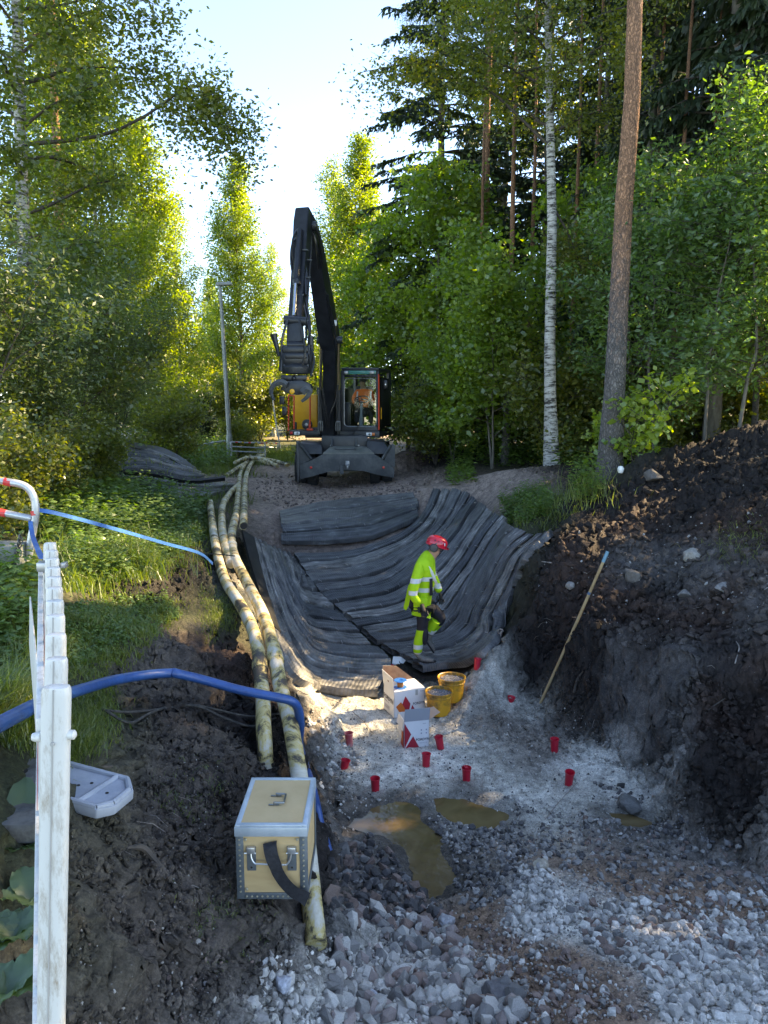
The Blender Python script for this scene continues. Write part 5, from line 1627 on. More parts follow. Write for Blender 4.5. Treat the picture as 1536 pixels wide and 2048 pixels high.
rv.lathe([(0, -.003), (.0035, -.0028), (.0052, 0), (.0052, .001)], (0, 0, 0), 10, 'Y')
RV = rv.mesh('rivet', M_RIV)
for sx in (-1, 1):
    for i in range(11):
        o = link('rivet', RV, BX); o.location = (sx * (hx - .017), -hy + .001 - .004, .04 + i * .0262)
for i in range(11):
    o = link('rivet', RV, BX); o.location = (-hx + .045 + i * .0242, -hy - .0035, .016)
for sx in (-1, 1):
    for z_ in (.30, .05):
        o = link('rivet', RV, BX); o.location = (sx * (hx - .045), -hy - .0005, z_); o.scale = (1.5, 1, 1.5)
for sx in (-1, 1):
    hp = MB()
    hp.box((sx * .094, -hy + .001, .205), (.042, .005, .12), bev=.0015); hp.build('hinge_plate', M_EDGE, BX)
    hp = MB(); hp.box((sx * .094, -hy - .009, .254), (.038, .02, .03), bev=.003)
    hp.tube([(sx * .07, -hy - .012, .240), (sx * .125, -hy - .012, .240)], .004, 8); hp.build('bracket', M_ZINC, BX)
    hp = MB(); hp.lathe([(0, -.001), (.005, -.001), (.005, .0005), (0, .0005)], (sx * .094, -hy - .0015, .162), 10, 'Y'); hp.build('screw', M_PIPEIN, BX)
k = MB(); k.tube(catmull([(-.094, -hy - .014, .243), (-.090, -hy - .020, .22), (-.075, -hy - .024, .197), (-.05, -hy - .024, .194), (.05, -hy - .024, .190), (.073, -hy - .024, .193), (.088, -hy - .020, .215), (.094, -hy - .014, .243)], 4), .0045, 8)
k.build('handle', M_ZINC, BX)
k = MB()
for sy in (-.045, .04):
    k.box((-.012, sy, H_ + .003), (.052, .012, .003), bev=.001)
    k.box((-.008, sy, H_ + .010), (.014, .010, .014), bev=.002)
k.tube(catmull([(-.008, -.045, H_ + .012), (.018, -.045, H_ + .012), (.034, -.042, H_ + .011), (.036, -.03, H_ + .011), (.036, .028, H_ + .011), (.034, .038, H_ + .011), (.018, .04, H_ + .012), (-.008, .04, H_ + .012)], 3), .0052, 8)
k.build('lid_handle', mat('worn steel', (.22, .23, .23), rough=.35, metal=.8), BX)
M_WEB = mat('black webbing', (.008, .009, .013), (.018, .02, .026), rough=.75, scale=60, bump=.2)
sp = catmull([(-.005, -hy - .006, .292), (-.002, -hy - .024, .275), (.008, -hy - .036, .235), (.022, -hy - .036, .195), (.035, -hy - .03, .15), (.065, -hy - .03, .10), (.105, -hy - .028, .055), (.142, -hy - .02, .03), (.165, -hy - .012, .005)], 5)
k = MB(); A = []
for i, p in enumerate(sp):
    f = i / (len(sp) - 1)
    w2 = Vector((.026 * (1 - .75 * f) + .006, .004 * math.sin(f * 7), .008 + .024 * f))
    A.append(k.verts([Vector(p) - w2, Vector(p) + w2, Vector(p) + w2 + Vector((0, -.003, 0)), Vector(p) - w2 + Vector((0, -.003, 0))]))
for a, b_ in zip(A[:-1], A[1:]):
    for j in range(4): k.face([a[j], a[(j + 1) % 4], b_[(j + 1) % 4], b_[j]])
k.face(A[0]); k.face(A[-1][::-1])
k.build('strap', M_WEB, BX)

# ================================================================== PIT FLOOR THINGS
FZ = -1.845
M_CARD = mat('white printed card', (.68, .69, .70), (.72, .73, .74), rough=.6, scale=4)
M_KRAFT = mat('brown corrugated card', (.17, .095, .06), (.22, .13, .085), rough=.85, scale=20)
M_TAN = mat('tan card', (.50, .34, .25), rough=.8)
M_INK = mat('black ink', (.02, .02, .035), rough=.6)
M_CRIM = mat('crimson print', (.40, .012, .03), rough=.55)
M_DIRT = mat('drying mud', (.09, .075, .06), (.16, .135, .11), rough=.9, scale=14)
M_ORG = mat('orange hazard label', (.62, .14, .02), rough=.5)
M_BLUEINK = mat('grey small print', (.28, .29, .36), rough=.6)


def text_mesh(s, size, m, bold=.012):
    cu = bpy.data.curves.new('lettering', 'FONT'); cu.body = s; cu.size = size; cu.offset = bold * size; cu.extrude = .0006
    cu.resolution_u = 3
    o = bpy.data.objects.new('lettering', cu); COL.objects.link(o)
    dg = bpy.context.evaluated_depsgraph_get(); dg.update()
    me = bpy.data.meshes.new_from_object(o.evaluated_get(dg))
    bpy.data.objects.remove(o)
    me.materials.clear(); me.materials.append(m)
    return me


class Carton:
    def __init__(s, A, B, C_, h, label):
        """A corner on the floor, B along the front, C back along the left side"""
        s.A = Vector(A); s.u = (Vector(B) - s.A); s.v = (Vector(C_) - s.A)
        s.w = s.u.length; s.d = s.v.length; s.u.normalize()
        n = Vector((-s.u.y, s.u.x, 0)); s.v = n
        s.h = h
        s.o = empty('explosives_carton', s.A, label, 'carton', 'white FORDYN cartons on the pit floor')
        z = Vector((0, 0, 1)); t = .006
        for nm_, p, a, b_, th in (('front_panel', Vector(), s.u * s.w, z * h, n * t), ('back_panel', n * (s.d - t), s.u * s.w, z * h, n * t),
                                  ('side_panel', Vector(), n * s.d, z * h, s.u * t), ('side_panel', s.u * (s.w - t), n * s.d, z * h, s.u * t), ('bottom_panel', Vector(), s.u * s.w, n * s.d, z * t)):
            k = MB(); e = .0005 if nm_ == 'side_panel' else 0
            k.hexa([p + q for q in (Vector(), a, a + b_, b_, th, a + th, a + b_ + th, b_ + th)])
            link(nm_, k.mesh(nm_, M_CARD), s.o)
        s.z = z; s.n = n

    def flap(s, pts, m_out, m_in, name='flap'):
        pts = [Vector(p) for p in pts]
        nn = (pts[1] - pts[0]).cross(pts[2] - pts[0]).normalized()
        k = MB(); k.prism(pts, nn * .004)
        me = k.mesh(name, [m_out, m_in], smooth=False)
        for f in me.polygons: f.material_index = 1 if f.normal.dot(nn) < -.5 else 0
        return link(name, me, s.o)

    def poly(s, face, pts, m, name, lift=.0025):
        """flat print on face 'f' (front) or 'l' (left side), in metres from its lower left corner"""
        a, b_ = (s.u, s.z) if face == 'f' else (-s.n, s.z)
        o_ = Vector() if face == 'f' else s.n * s.d
        nn = -s.n if face == 'f' else -s.u
        k = MB(); k.prism([o_ + a * p[0] + b_ * p[1] + nn * lift for p in pts], nn * .0008)
        return link(name, k.mesh(name, m, smooth=False), s.o)

    def text(s, face, t, x, y, size, m=None, bold=.03):
        a, b_ = (s.u, s.z) if face == 'f' else (-s.n, s.z)
        o_ = Vector() if face == 'f' else s.n * s.d
        nn = -s.n if face == 'f' else -s.u
        me = text_mesh(t, size, m or M_INK, bold)
        me.transform(Matrix((a, b_, nn)).transposed().to_4x4())
        me.transform(Matrix.Translation(o_ + a * x + b_ * y + nn * .0028))
        return link('lettering', me, s.o)


def carton_print(c, W, Hh, D):
    c.poly('f', [(.0, Hh * .02), (W * .50, Hh * .02), (W * .24, Hh * .42)], M_CRIM, 'red_triangle') if False else None
    c.poly('f', [(W * .02, Hh * .02), (.02 * W, Hh * .93), (W * .28, Hh * .52)], M_CRIM, 'red_triangle')
    c.poly('f', [(W * .06, Hh * .02), (W * .36, Hh * .44), (W * .60, Hh * .02)], M_CRIM, 'red_triangle')
    c.text('f', 'FORDYN', W * .47, Hh * .26, W * .135, bold=.012)
    c.text('f', 'explosive 1.1D', W * .62, Hh * .16, W * .05, M_BLUEINK, 0)
    c.text('f', 'forcit', W * .74, Hh * .86, W * .055, M_BLUEINK, .01)
    for j in range(4):
        c.poly('f', [(W * (.66 + .2 * (j % 2)), Hh * (.50 + .12 * (j // 2))), (W * (.71 + .2 * (j % 2)), Hh * (.50 + .12 * (j // 2))), (W * (.71 + .2 * (j % 2)), Hh * (.55 + .12 * (j // 2))), (W * (.66 + .2 * (j % 2)), Hh * (.55 + .12 * (j // 2)))], M_BLUEINK, 'small_print')


C1A, C1B = P(808, 1498, FZ), P(858, 1493, FZ)
c1 = Carton(C1A, C1B, P(792, 1478, FZ), .29, 'open white FORDYN carton in front, its grey flap standing up')
W, Hh, D = c1.w, c1.h, c1.d
carton_print(c1, W, Hh, D)
c1.poly('l', [(D * .45, Hh * .02), (D * .98, Hh * .02), (D * .98, Hh * .9), (D * .72, Hh * .5)], M_CRIM, 'red_triangle')
c1.poly('l', [(D * .62, Hh * .18), (D * .84, Hh * .10), (D * .88, Hh * .62), (D * .66, Hh * .7)], M_ORG, 'hazard_label', .0042)
Z = Vector((0, 0, 1))
c1.flap([Z * Hh, c1.u * W + Z * Hh, c1.u * W + Z * (Hh + .14) - c1.n * .03, Z * (Hh + .14) - c1.n * .03], mat('grey card', (.33, .35, .39), rough=.7), M_KRAFT)
c1.flap([c1.u * W + Z * Hh, c1.u * W + c1.n * D + Z * Hh, c1.u * (W + .11) + c1.n * D * .9 + Z * (Hh + .04), c1.u * (W + .12) + c1.n * .02 + Z * (Hh + .06)], M_TAN, M_TAN)
c1.flap([c1.n * D + Z * Hh, Z * Hh, -c1.u * .015 + c1.n * .0 + Z * (Hh - .1), -c1.u * .02 + c1.n * D + Z * (Hh - .1)], M_CARD, M_CARD)
C2A, C2B = P(788, 1437, FZ), P(850, 1427, FZ)
c2 = Carton(C2A, C2B, P(763, 1417, FZ), .30, 'white FORDYN carton behind, its brown inside flaps open and a blue spool on top')
W, Hh, D = c2.w, c2.h, c2.d
c2.poly('f', [(W * .10, Hh * .02), (W * .36, Hh * .80), (W * .52, Hh * .48), (W * .45, Hh * .02)], M_CRIM, 'red_triangle')
c2.poly('f', [(W * .47, Hh * .02), (W * .58, Hh * .42), (W * .78, Hh * .02)], M_CRIM, 'red_triangle')
c2.poly('f', [(W * .06, Hh * .44), (W * .22, Hh * .60), (W * .38, Hh * .24), (W * .22, Hh * .10)], M_ORG, 'hazard_label', .0045)
c2.text('f', 'FORDYN', W * .60, Hh * .42, W * .10, bold=.012)
c2.text('f', 'forcit', W * .84, Hh * .90, W * .05, M_BLUEINK, .01)
c2.poly('f', [(W * .68, Hh * .78), (W * .76, Hh * .78), (W * .76, Hh * .99), (W * .68, Hh * .99)], mat('clear tape', (.36, .38, .36), rough=.3), 'tape')
c2.text('l', 'FORDYN', D * .04, Hh * .5, D * .225, bold=.012)
c2.text('l', 'explosive 1.1D', D * .08, Hh * .40, D * .08, M_BLUEINK, 0)
for j in range(3):
    c2.poly('l', [(D * .1, Hh * (.16 + .05 * j)), (D * .6, Hh * (.16 + .05 * j)), (D * .6, Hh * (.18 + .05 * j)), (D * .1, Hh * (.18 + .05 * j))], M_BLUEINK, 'small_print')
c2.flap([c2.n * D + Z * Hh, Z * Hh, -c2.u * .01 + Z * (Hh + .16) - c2.n * .0, -c2.u * .02 + c2.n * D + Z * (Hh + .17)], M_CARD, M_KRAFT)
c2.flap([c2.u * W * .99 + c2.n * D + Z * Hh, c2.n * D + Z * Hh, c2.n * (D + .03) + Z * (Hh + .20), c2.n * (D + .03) + c2.u * W * .45 + Z * (Hh + .17)], M_CARD, M_KRAFT)
c2.flap([Z * (Hh + .001), c2.u * W + Z * (Hh + .001), c2.u * W + c2.n * D * .5 + Z * (Hh + .001), c2.n * D * .5 + Z * (Hh + .001)], M_CARD, M_CARD, 'lid_flap')
c2.flap([c2.n * D * .51 + c2.u * W * .5 + Z * (Hh + .001), c2.u * W + c2.n * D * .51 + Z * (Hh + .001), c2.u * W + c2.n * D + Z * (Hh + .001), c2.u * W * .5 + c2.n * D + Z * (Hh + .001)], M_CARD, M_CARD, 'lid_flap')
# spool
so = c2.A + c2.u * W * .32 + c2.n * .11 + Z * (Hh + .005)
M_SPB = mat('blue spool plastic', (.03, .22, .60), rough=.35)
spo = empty('wire_spool', so, 'blue spool with a little orange wire standing on the rear carton', 'spool')
k = MB(); k.lathe([(0, 0), (.072, 0), (.075, .003), (.072, .006), (.03, .008), (0, .008)], n=28); k.build('flange', M_SPB, spo)
k = MB(); k.lathe([(.030, .078), (.072, .08), (.075, .083), (.072, .086), (.028, .087), (.026, .080), (.0, .080)], n=28); k.build('flange', M_SPB, spo)
k = MB(); k.lathe([(.033, .008), (.036, .02), (.034, .04), (.036, .06), (.033, .078)], n=20); k.build('wire_winding', mat('orange wire', (.38, .14, .03), rough=.5, bump=.3, bscale=200), spo)
k = MB(); k.tube(catmull([(.0, .034, .07), (-.03, .05, .11), (-.02, .06, .15), (.03, .06, .14), (.02, .045, .10)], 4), .0018, 4); k.build('loose_wire', mat('brown wire', (.25, .13, .05), rough=.5), spo)
# buckets
M_BUC = mat('muddy yellow bucket', (.13, .085, .035), (.66, .32, .025), rough=.45, scale=5.5, mixlo=.36, mixhi=.52)
M_GRAV = mat('fine grey gravel', (.10, .10, .11), (.30, .29, .30), rough=.9, scale=60, bump=1, bscale=120, dist=.01, mixlo=.35, mixhi=.65)
peb = MB()
_r = random.Random(4)
for i in range(420):
    a = _r.uniform(0, 2 * PI); q = .128 * math.sqrt(_r.random())
    peb.bm.verts.ensure_lookup_table()
    bmesh.ops.create_icosphere(peb.bm, subdivisions=1, radius=_r.uniform(.004, .009), matrix=Matrix.Translation((q * math.cos(a), q * math.sin(a), .212 + _r.uniform(-.004, .006))) @ Matrix.Diagonal((1, _r.uniform(.6, 1), .7, 1)))
PEB = peb.mesh('gravel_fill', M_GRAV)
for (px, py, s_, lb) in [(879, 1436, 1.0, 'yellow bucket of fine gravel directly behind the front carton, the nearer one'), (904, 1411, 1.04, 'yellow bucket of fine gravel standing behind the other bucket')]:
    q = G(px, py)
    bk = empty('bucket', (q[0], q[1] + .1, max(gz(q[0] + a_, q[1] + .1 + b_) for a_ in (-.1, 0, .1) for b_ in (-.1, 0, .1)) - .03), lb, 'bucket', 'yellow gravel buckets')
    bk.scale = (s_ * 1.06, s_ * 1.06, s_ * 1.06)
    k = MB(); k.lathe([(.112, 0), (.118, .004), (.124, .05), (.130, .16), (.138, .225), (.147, .23), (.148, .243), (.141, .246), (.135, .24), (.127, .16), (.121, .05), (.115, .012), (0, .012)], n=36); k.build('tub', M_BUC, bk)
    k = MB(); k.lathe([(.134, .19), (.1405, .192), (.142, .20), (.136, .205)], n=36, ring=True); k.build('rim_ring', M_BUC, bk)
    k = MB(); k.lathe([(0, .213), (.06, .214), (.128, .205), (.134, .20)], n=24); k.build('gravel', M_GRAV, bk)
    o = link('gravel', PEB, bk); tag(o, kind='stuff')
# red casing cups
M_CUP = mat('red plastic cup', (.55, .012, .035), (.30, .14, .13), rough=.45, scale=14, mixlo=.55, mixhi=.75)
M_CUPD = mat('dust-faded red plastic', (.42, .06, .07), (.45, .20, .20), rough=.7, scale=12)
CUPS = [(781, 1337, .8, 0, 'peeking out behind the brown flap of the rear carton'), (953, 1341, 1, 0, 'beside the lowest edge of the largest mat'),
        (1021, 1402, .55, .15, 'sunk in pale clay left of the foot of the wooden pole'), (699, 1490, 1.05, .05, 'faded and dusty, by the stones at the left pit wall'),
        (882, 1496, 1.1, -.05, 'right of the front carton, stuffed with crumpled plastic'), (687, 1531, .85, .05, 'low in the grey mud, furthest left of the rows'),
        (852, 1532, 1.05, 0, 'just below the front carton'), (933, 1561, 1.1, .06, 'standing in the middle of the pit floor, below the stuffed one'),
        (751, 1582, 1.15, -.02, 'nearest the brown puddle, on its left'), (1109, 1503, 1.1, .03, 'at the foot of the clay wall, below the wooden pole'), (1137, 1566, 1.1, .1, 'furthest right, half turned in grey mud')]
for px, py, hs, tl, lb in CUPS:
    q = G(px, py)
    cp = empty('casing_cup', (q[0], q[1], gz(q[0], q[1]) - .015), 'red plastic tube cup ' + lb, 'cup', 'red plastic cups marking the drill holes')
    cp.rotation_euler = (tl + _r.uniform(-.12, .12), tl * 1.5 + _r.uniform(-.14, .14), 0)
    m = M_CUPD if 'faded' in lb else M_CUP
    h_ = .135 * hs
    k = MB(); k.lathe([(.034, 0), (.036, h_ * .3), (.039, h_ * .75), (.042, h_ * .92), (.044, h_), (.0425, h_ + .001), (.039, h_ * .9), (.034, h_ * .7), (.028, .02), (0, .02)], n=20); k.build('tube', m, cp)
    k = MB(); k.lathe([(.0425, h_ * .97), (.0465, h_ * .975), (.0465, h_ * 1.01), (.0425, h_ * 1.012)], n=20, ring=True); k.build('collar', m, cp)
    if 'stuffed' in lb:
        k = MB()
        for i in range(6): k.prism([(_r.uniform(-.03, .03), _r.uniform(-.03, .03), h_ * .8) for _ in range(3)], (_r.uniform(-.01, .01), .004, .045))
        k.build('crumpled_plastic', m, cp)
# wooden pole leaning on the bank
a = Vector(P(1077, 1414, FZ)); d = ray(1215, 1104)
bt = Vector(PY(1215, 1104, 8.2))
for Y_ in np.linspace(8.0, 10.5, 200):      # lean it back until it touches the bank
    p = Vector(PY(1215, 1104, Y_))
    q_ = [a.lerp(p, f) for f in np.linspace(.15, .97, 20)]
    hz, _ = full_height(np.array([v.x for v in q_]), np.array([v.y for v in q_]))
    if min(v.z - h for v, h in zip(q_, hz)) < .05: break
    bt = p
k = MB(); k.tube([a, a.lerp(bt, .3) + Vector((.006, 0, 0)), a.lerp(bt, .6) + Vector((.004, 0, 0)), bt], [.016, .0165, .017, .0165], 10)
pl = empty('wooden_pole', a, 'long thin wooden pole with a blue tip leaning on the dark peat bank', 'pole')
k.build('shaft', mat('weathered wood', (.30, .19, .09), (.42, .29, .15), rough=.65, scale=12, stretch=(1, 1, .15)), pl, world=True)
k = MB(); k.tube([bt - (bt - a).normalized() * .12, bt + (bt - a).normalized() * .004], .019, 10); k.build('blue_tip', mat('pale blue tape', (.12, .28, .36), rough=.5), pl, world=True)
k = MB(); m_ = a.lerp(bt, .74); k.tube([m_, m_ + (bt - a).normalized() * .03], .0185, 10); k.build('tape_ring', mat('blue tape', (.06, .12, .2), rough=.5), pl, world=True)
# ================================================================== WHEELED EXCAVATOR
M_DK = mat('charcoal machine paint', (.020, .023, .028), (.034, .038, .043), rough=.45, scale=5, bump=.06)
M_DK2 = mat('dusty charcoal steel', (.045, .052, .058), (.11, .115, .115), rough=.65, scale=4, bump=.15, mixlo=.42, mixhi=.7)
M_BLK = mat('black boom paint', (.009, .011, .015), (.020, .023, .03), rough=.38, scale=4)
M_OCH = mat('yellow engine cover', (.78, .34, .012), (.85, .40, .02), rough=.4, scale=3)
M_ORR = mat('orange-red rail paint', (.70, .055, .015), rough=.42)
M_TYRE = mat('tyre rubber', (.014, .015, .017), (.03, .031, .034), rough=.8, scale=9, bump=.3)
M_CHR = mat('chromed rod', (.70, .70, .72), rough=.15, metal=1.0)
M_GOLD = mat('bronzed rod', (.42, .32, .20), rough=.3, metal=.9)
M_HOSEB = mat('hydraulic hose', (.03, .03, .033), rough=.28)
M_STEEL = mat('worn steel', (.20, .21, .22), (.32, .33, .34), rough=.4, metal=.7, scale=14)
M_LAMP = mat('lamp lens', (.75, .78, .8), rough=.1)
M_REDL = mat('red reflector', (.6, .02, .02), rough=.2)
M_ORL = mat('orange indicator', (.7, .16, .02), rough=.2)
M_TEAL = mat('tinted roof window', (.05, .26, .22), rough=.12)
gm_ = bpy.data.materials.new('cab glass')
gm_.use_nodes = True
N, L = gm_.node_tree.nodes, gm_.node_tree.links
N.remove(N['Principled BSDF'])
tr_ = N.new('ShaderNodeBsdfTransparent'); tr_.inputs[0].default_value = (.94, .97, .96, 1)
gl_ = N.new('ShaderNodeBsdfGlossy'); gl_.inputs['Roughness'].default_value = .03
fr_ = N.new('ShaderNodeFresnel'); fr_.inputs[0].default_value = 1.5
mx_ = N.new('ShaderNodeMixShader')
L.new(fr_.outputs[0], mx_.inputs[0]); L.new(tr_.outputs[0], mx_.inputs[1]); L.new(gl_.outputs[0], mx_.inputs[2])
L.new(mx_.outputs[0], N['Material Output'].inputs[0])
M_GLASS = gm_

ex0 = Vector((-1.0, 19.3, -.5))
EX = empty('wheeled_excavator', ex0, 'black and yellow wheeled excavator on the gravel track, arm raised, blade towards the pit', 'excavator')
BK = Vector((.18, .984, 0))          # backwards along the turned upper carriage
RT = Vector((.984, -.18, 0))


def EP(px, py, Y): return Vector(PY(px, py, Y))


def UF(px, py, off=0.0):
    """point seen at (px, py), off metres behind the front plane of the turned upper carriage"""
    return EP(px, py, 19.9 + (760 - px) / FPX * 20 * .18 + off)


def UB(px, py, off=0.0):
    """point straight behind the one seen at (px, py) on that front plane"""
    Y = 19.9 + (760 - px) / FPX * 20 * .18
    return EP(px, py, Y) + BK * off


def upanel(x0, y0, x1, y1, f, depth, m, name, bev=.01, parent=EX):
    a = [UF(x0, y1, f), UF(x1, y1, f), UF(x1, y1, f) + BK * depth, UF(x0, y1, f) + BK * depth]
    zt_ = UF(x0, y0, f).z
    b_ = [Vector((p.x, p.y, zt_)) for p in a]
    k = MB(); k.hexa(a + b_, bev)
    return k.build(name, m, parent, world=True)


# ---- wheels (x, y, dual)
def wheel(cx, cy, r=.5, w_=.52):
    c = Vector((cx, cy, ex0.z + r - .03))
    wh = empty('wheel', c - ex0); wh.parent = EX
    k = MB()
    for o_ in (-.14, .14):
        k.lathe([(.26, o_ - .12), (.40, o_ - .135), (.47, o_ - .12), (.5, o_ - .09), (.5, o_ + .09), (.47, o_ + .12), (.40, o_ + .135), (.26, o_ + .12)], n=40, axis='X')
    k.build('tyre', M_TYRE, wh)
    k = MB()
    for i in range(22):
        q = 2 * PI * i / 22
        for o_ in (-.14, .14):
            k.box((o_ + (.02 if i % 2 else -.02), .505 * math.cos(q), .505 * math.sin(q)), (.2, .035, .03), Matrix.Rotation(q, 3, 'X'))
    o = k.build('tread_blocks', M_TYRE, wh); tag(o, kind='stuff')
    k = MB(); k.lathe([(0, -.16), (.22, -.14), (.27, -.26), (.27, .26), (.22, .14), (0, .16)], n=24, axis='X'); k.build('rim', M_DK2, wh)


wheel(-1.93, 19.25); wheel(-.07, 19.25); wheel(-1.9, 21.9); wheel(-.1, 21.9)
# ---- undercarriage
k = MB(); k.box(Vector((-1.0, 20.6, .12)), (.9, 3.4, .42), bev=.03); k.box(Vector((-1.0, 19.25, .0)), (1.6, .25, .22), bev=.02); k.box(Vector((-1.0, 21.9, .0)), (1.6, .25, .22), bev=.02)
k.lathe([(.62, .33), (.62, .5), (.5, .5), (0, .5)], (-1.0, 20.7, 0), 28)
k.build('chassis', M_DK, EX, world=True)
for x0_, x1_ in ((598, 646), (728, 787)):
    s_ = 1 if x0_ > 700 else -1
    a, b_ = EP(x0_, 884, 18.95), EP(x1_, 884, 18.95)
    k = MB()
    if s_ < 0: q = [EP(598, 886, 18.8), EP(643, 890, 18.8), EP(645, 908, 18.7), EP(600, 908, 18.7)]
    else: q = [EP(733, 882, 18.8), EP(768, 884, 18.8), EP(786, 908, 18.7), EP(735, 908, 18.7)]
    k.prism(q, (0, .9, .02), .01)
    k.build('mudguard', M_DK, EX, world=True)
k = MB(); k.prism([EP(643, 872, 19), EP(735, 872, 19), EP(735, 905, 19), EP(643, 905, 19)], (0, .35, 0), .01); k.build('front_frame', M_DK, EX, world=True)
for px in (663, 716):
    k = MB(); k.box(EP(px, 891, 18.9), (.07, .04, .035), bev=.005); k.build('bracket', M_STEEL, EX, world=True)
for px in (664, 713):
    k = MB(); k.tube([EP(px, 893, 18.85), EP(px, 878, 18.95)], .03, 8); k.build('lift_pin', M_DK2, EX, world=True)
# ---- dozer blade
BY = 18.35
bl = [EP(598, 930, BY), EP(624, 921, BY), EP(646, 908, BY), EP(748, 908, BY), EP(768, 920, BY), EP(789, 937, BY), EP(788, 956, BY), EP(757, 950, BY), EP(725, 941, BY), EP(690, 939, BY), EP(655, 944, BY), EP(628, 952, BY), EP(600, 959, BY)]
k = MB(); k.prism(bl, (0, .09, 0), .008); k.build('blade_plate', M_DK2, EX, world=True)
for q in ([EP(593, 884, BY + .02), EP(600, 884, BY + .02), EP(623, 919, BY + .02), EP(598, 931, BY + .02), EP(595, 931, BY + .02)],
          [EP(784, 888, BY + .02), EP(790, 892, BY + .02), EP(790, 936, BY + .02), EP(768, 921, BY + .02)]):
    k = MB(); k.prism(q, (0, .05, 0), .005); k.build('blade_wing', M_DK2, EX, world=True)
k = MB(); k.prism([EP(592, 883, BY - .05), EP(597, 883, BY - .05), EP(599, 960, BY - .05), EP(594, 968, BY - .05)], (0, .28, 0), .008); k.build('blade_end_plate', M_DK, EX, world=True)
for a, b_ in (((598, 886), (622, 918)), ((782, 890), (765, 918))):
    k = MB(); p, q = EP(a[0], a[1], BY - .02), EP(b_[0], b_[1], BY - .02)
    k.tube([p, q], .035, 4); k.build('blade_rib', M_DK2, EX, world=True)
k = MB()
z1, z2 = EP(0, 908, BY).z, EP(0, 896, BY + .5).z
k.hexa([EP(646, 908.5, BY), EP(748, 908.5, BY), EP(732, 895, BY + .55), EP(662, 895, BY + .55)] + [p + Vector((0, 0, .035)) for p in (EP(646, 908.5, BY), EP(748, 908.5, BY), EP(732, 895, BY + .55), EP(662, 895, BY + .55))], .006)
k.build('blade_top', mat('dusty blade top', (.13, .14, .125), (.2, .2, .18), rough=.8, scale=5, bump=.2), EX, world=True)
k = MB(); c = EP(690, 901, BY + .25); k.lathe([(.25, .03), (.27, .04), (.25, .05)], c, 24, ring=True); k.build('access_ring', M_DK2, EX, world=True)
k = MB(); c = EP(695, 927, BY - .02); k.box(c, (.10, .05, .13), bev=.01); k.tube([c + Vector((-.05, -.03, -.02)), c + Vector((.05, -.03, -.02))], .02, 8); k.box(c + Vector((0, -.03, -.08)), (.05, .05, .08), bev=.01); k.build('tow_hitch', M_STEEL, EX, world=True)
k = MB(); c = EP(684, 939, BY - .02); k.box(c, (.09, .09, .2), bev=.015); k.lathe([(0, -.1), (.05, -.09), (.05, .06)], c + Vector((0, 0, -.06)), 12, 'Y'); k.build('hitch_pin', M_DK2, EX, world=True)
for px, py in ((622, 935), (767, 935)):
    k = MB(); k.lathe([(0, -.02), (.03, -.018), (.034, 0), (.034, .01)], EP(px, py, BY), 12, 'Y'); k.build('red_reflector', M_REDL, EX, world=True)
# ---- upper carriage
upanel(578, 861, 640, 871, .0, 3.4, M_DK, 'skirt_beam')
upanel(681, 862, 759, 875, -.06, 3.2, M_DK, 'cab_base')
upanel(610, 856, 700, 876, .35, 2.9, M_DK, 'turntable_deck')
upanel(587, 789, 635, 861, 1.05, 2.1, M_OCH, 'engine_cover', .04)
upanel(634, 775, 680, 862, 1.5, 1.9, M_BLK, 'rear_body', .02)
upanel(587, 844, 593, 861, 1.0, .05, M_DK, 'grille_panel')
for x0_, y0_, x1_, y1_ in ((577, 790, 577, 862), (588, 792, 588, 858), (620, 782, 620, 858)):
    k = MB(); p = UF(x0_, y0_, .1); q = UF(x1_, y1_, .1)
    k.tube([p, q], .022, 8)
    if x0_ == 577: k.tube([p, UF(588, 792, .1), UF(588, 800, .1)], .018, 8)
    k.build('hand_rail', M_ORR, EX, world=True)
k = MB(); k.box(UF(620, 859, .05), (.17, .12, .06), bev=.02); k.box(UF(620, 852, .06), (.07, .08, .1), bev=.02); k.build('rail_foot', M_ORR, EX, world=True)
k = MB(); k.lathe([(0, -.06), (.05, -.06), (.13, -.04), (.14, .03), (.1, .08)], UF(614, 849, .3), 20, 'Y'); k.build('work_light_housing', M_BLK, EX, world=True)
k = MB(); k.lathe([(0, -.075), (.04, -.072), (.045, -.06)], UF(613, 849, .3), 14, 'Y'); k.build('light_hub', M_STEEL, EX, world=True)
for px, py, s_ in ((594, 866.5, 1), (738, 868.5, 1)):
    k = MB(); k.box(UF(px, py, -.09 if px > 700 else -.02), (.15, .06, .085), bev=.015); o = k.build('headlight', M_LAMP, EX, world=True)
    k = MB(); k.ball(UF(px + 1, py, -.1 if px > 700 else -.03), .035, v=6, u=10); k.build('bulb', M_STEEL, o, world=True)
k = MB(); k.box(UF(747, 868.5, -.09), (.075, .05, .075), bev=.012); k.build('indicator', M_ORL, EX, world=True)
k = MB(); k.box(UF(583, 866, -.02), (.075, .05, .07), bev=.012); k.build('indicator', M_REDL, EX, world=True)
for px, py in ((559, 801), (564, 822)):
    k = MB(); k.box(UF(px + 5, py, .0), (.13, .05, .22), bev=.02); o = k.build('mirror', M_BLK, EX, world=True)
k = MB(); k.tube(catmull([UF(577, 835, .05), UF(572, 832, .02), UF(569, 824, .0)], 3), .012, 6); k.tube(catmull([UF(577, 812, .05), UF(570, 806, .02), UF(566, 801, .0)], 3), .012, 6); k.build('mirror_arm', M_BLK, EX, world=True)
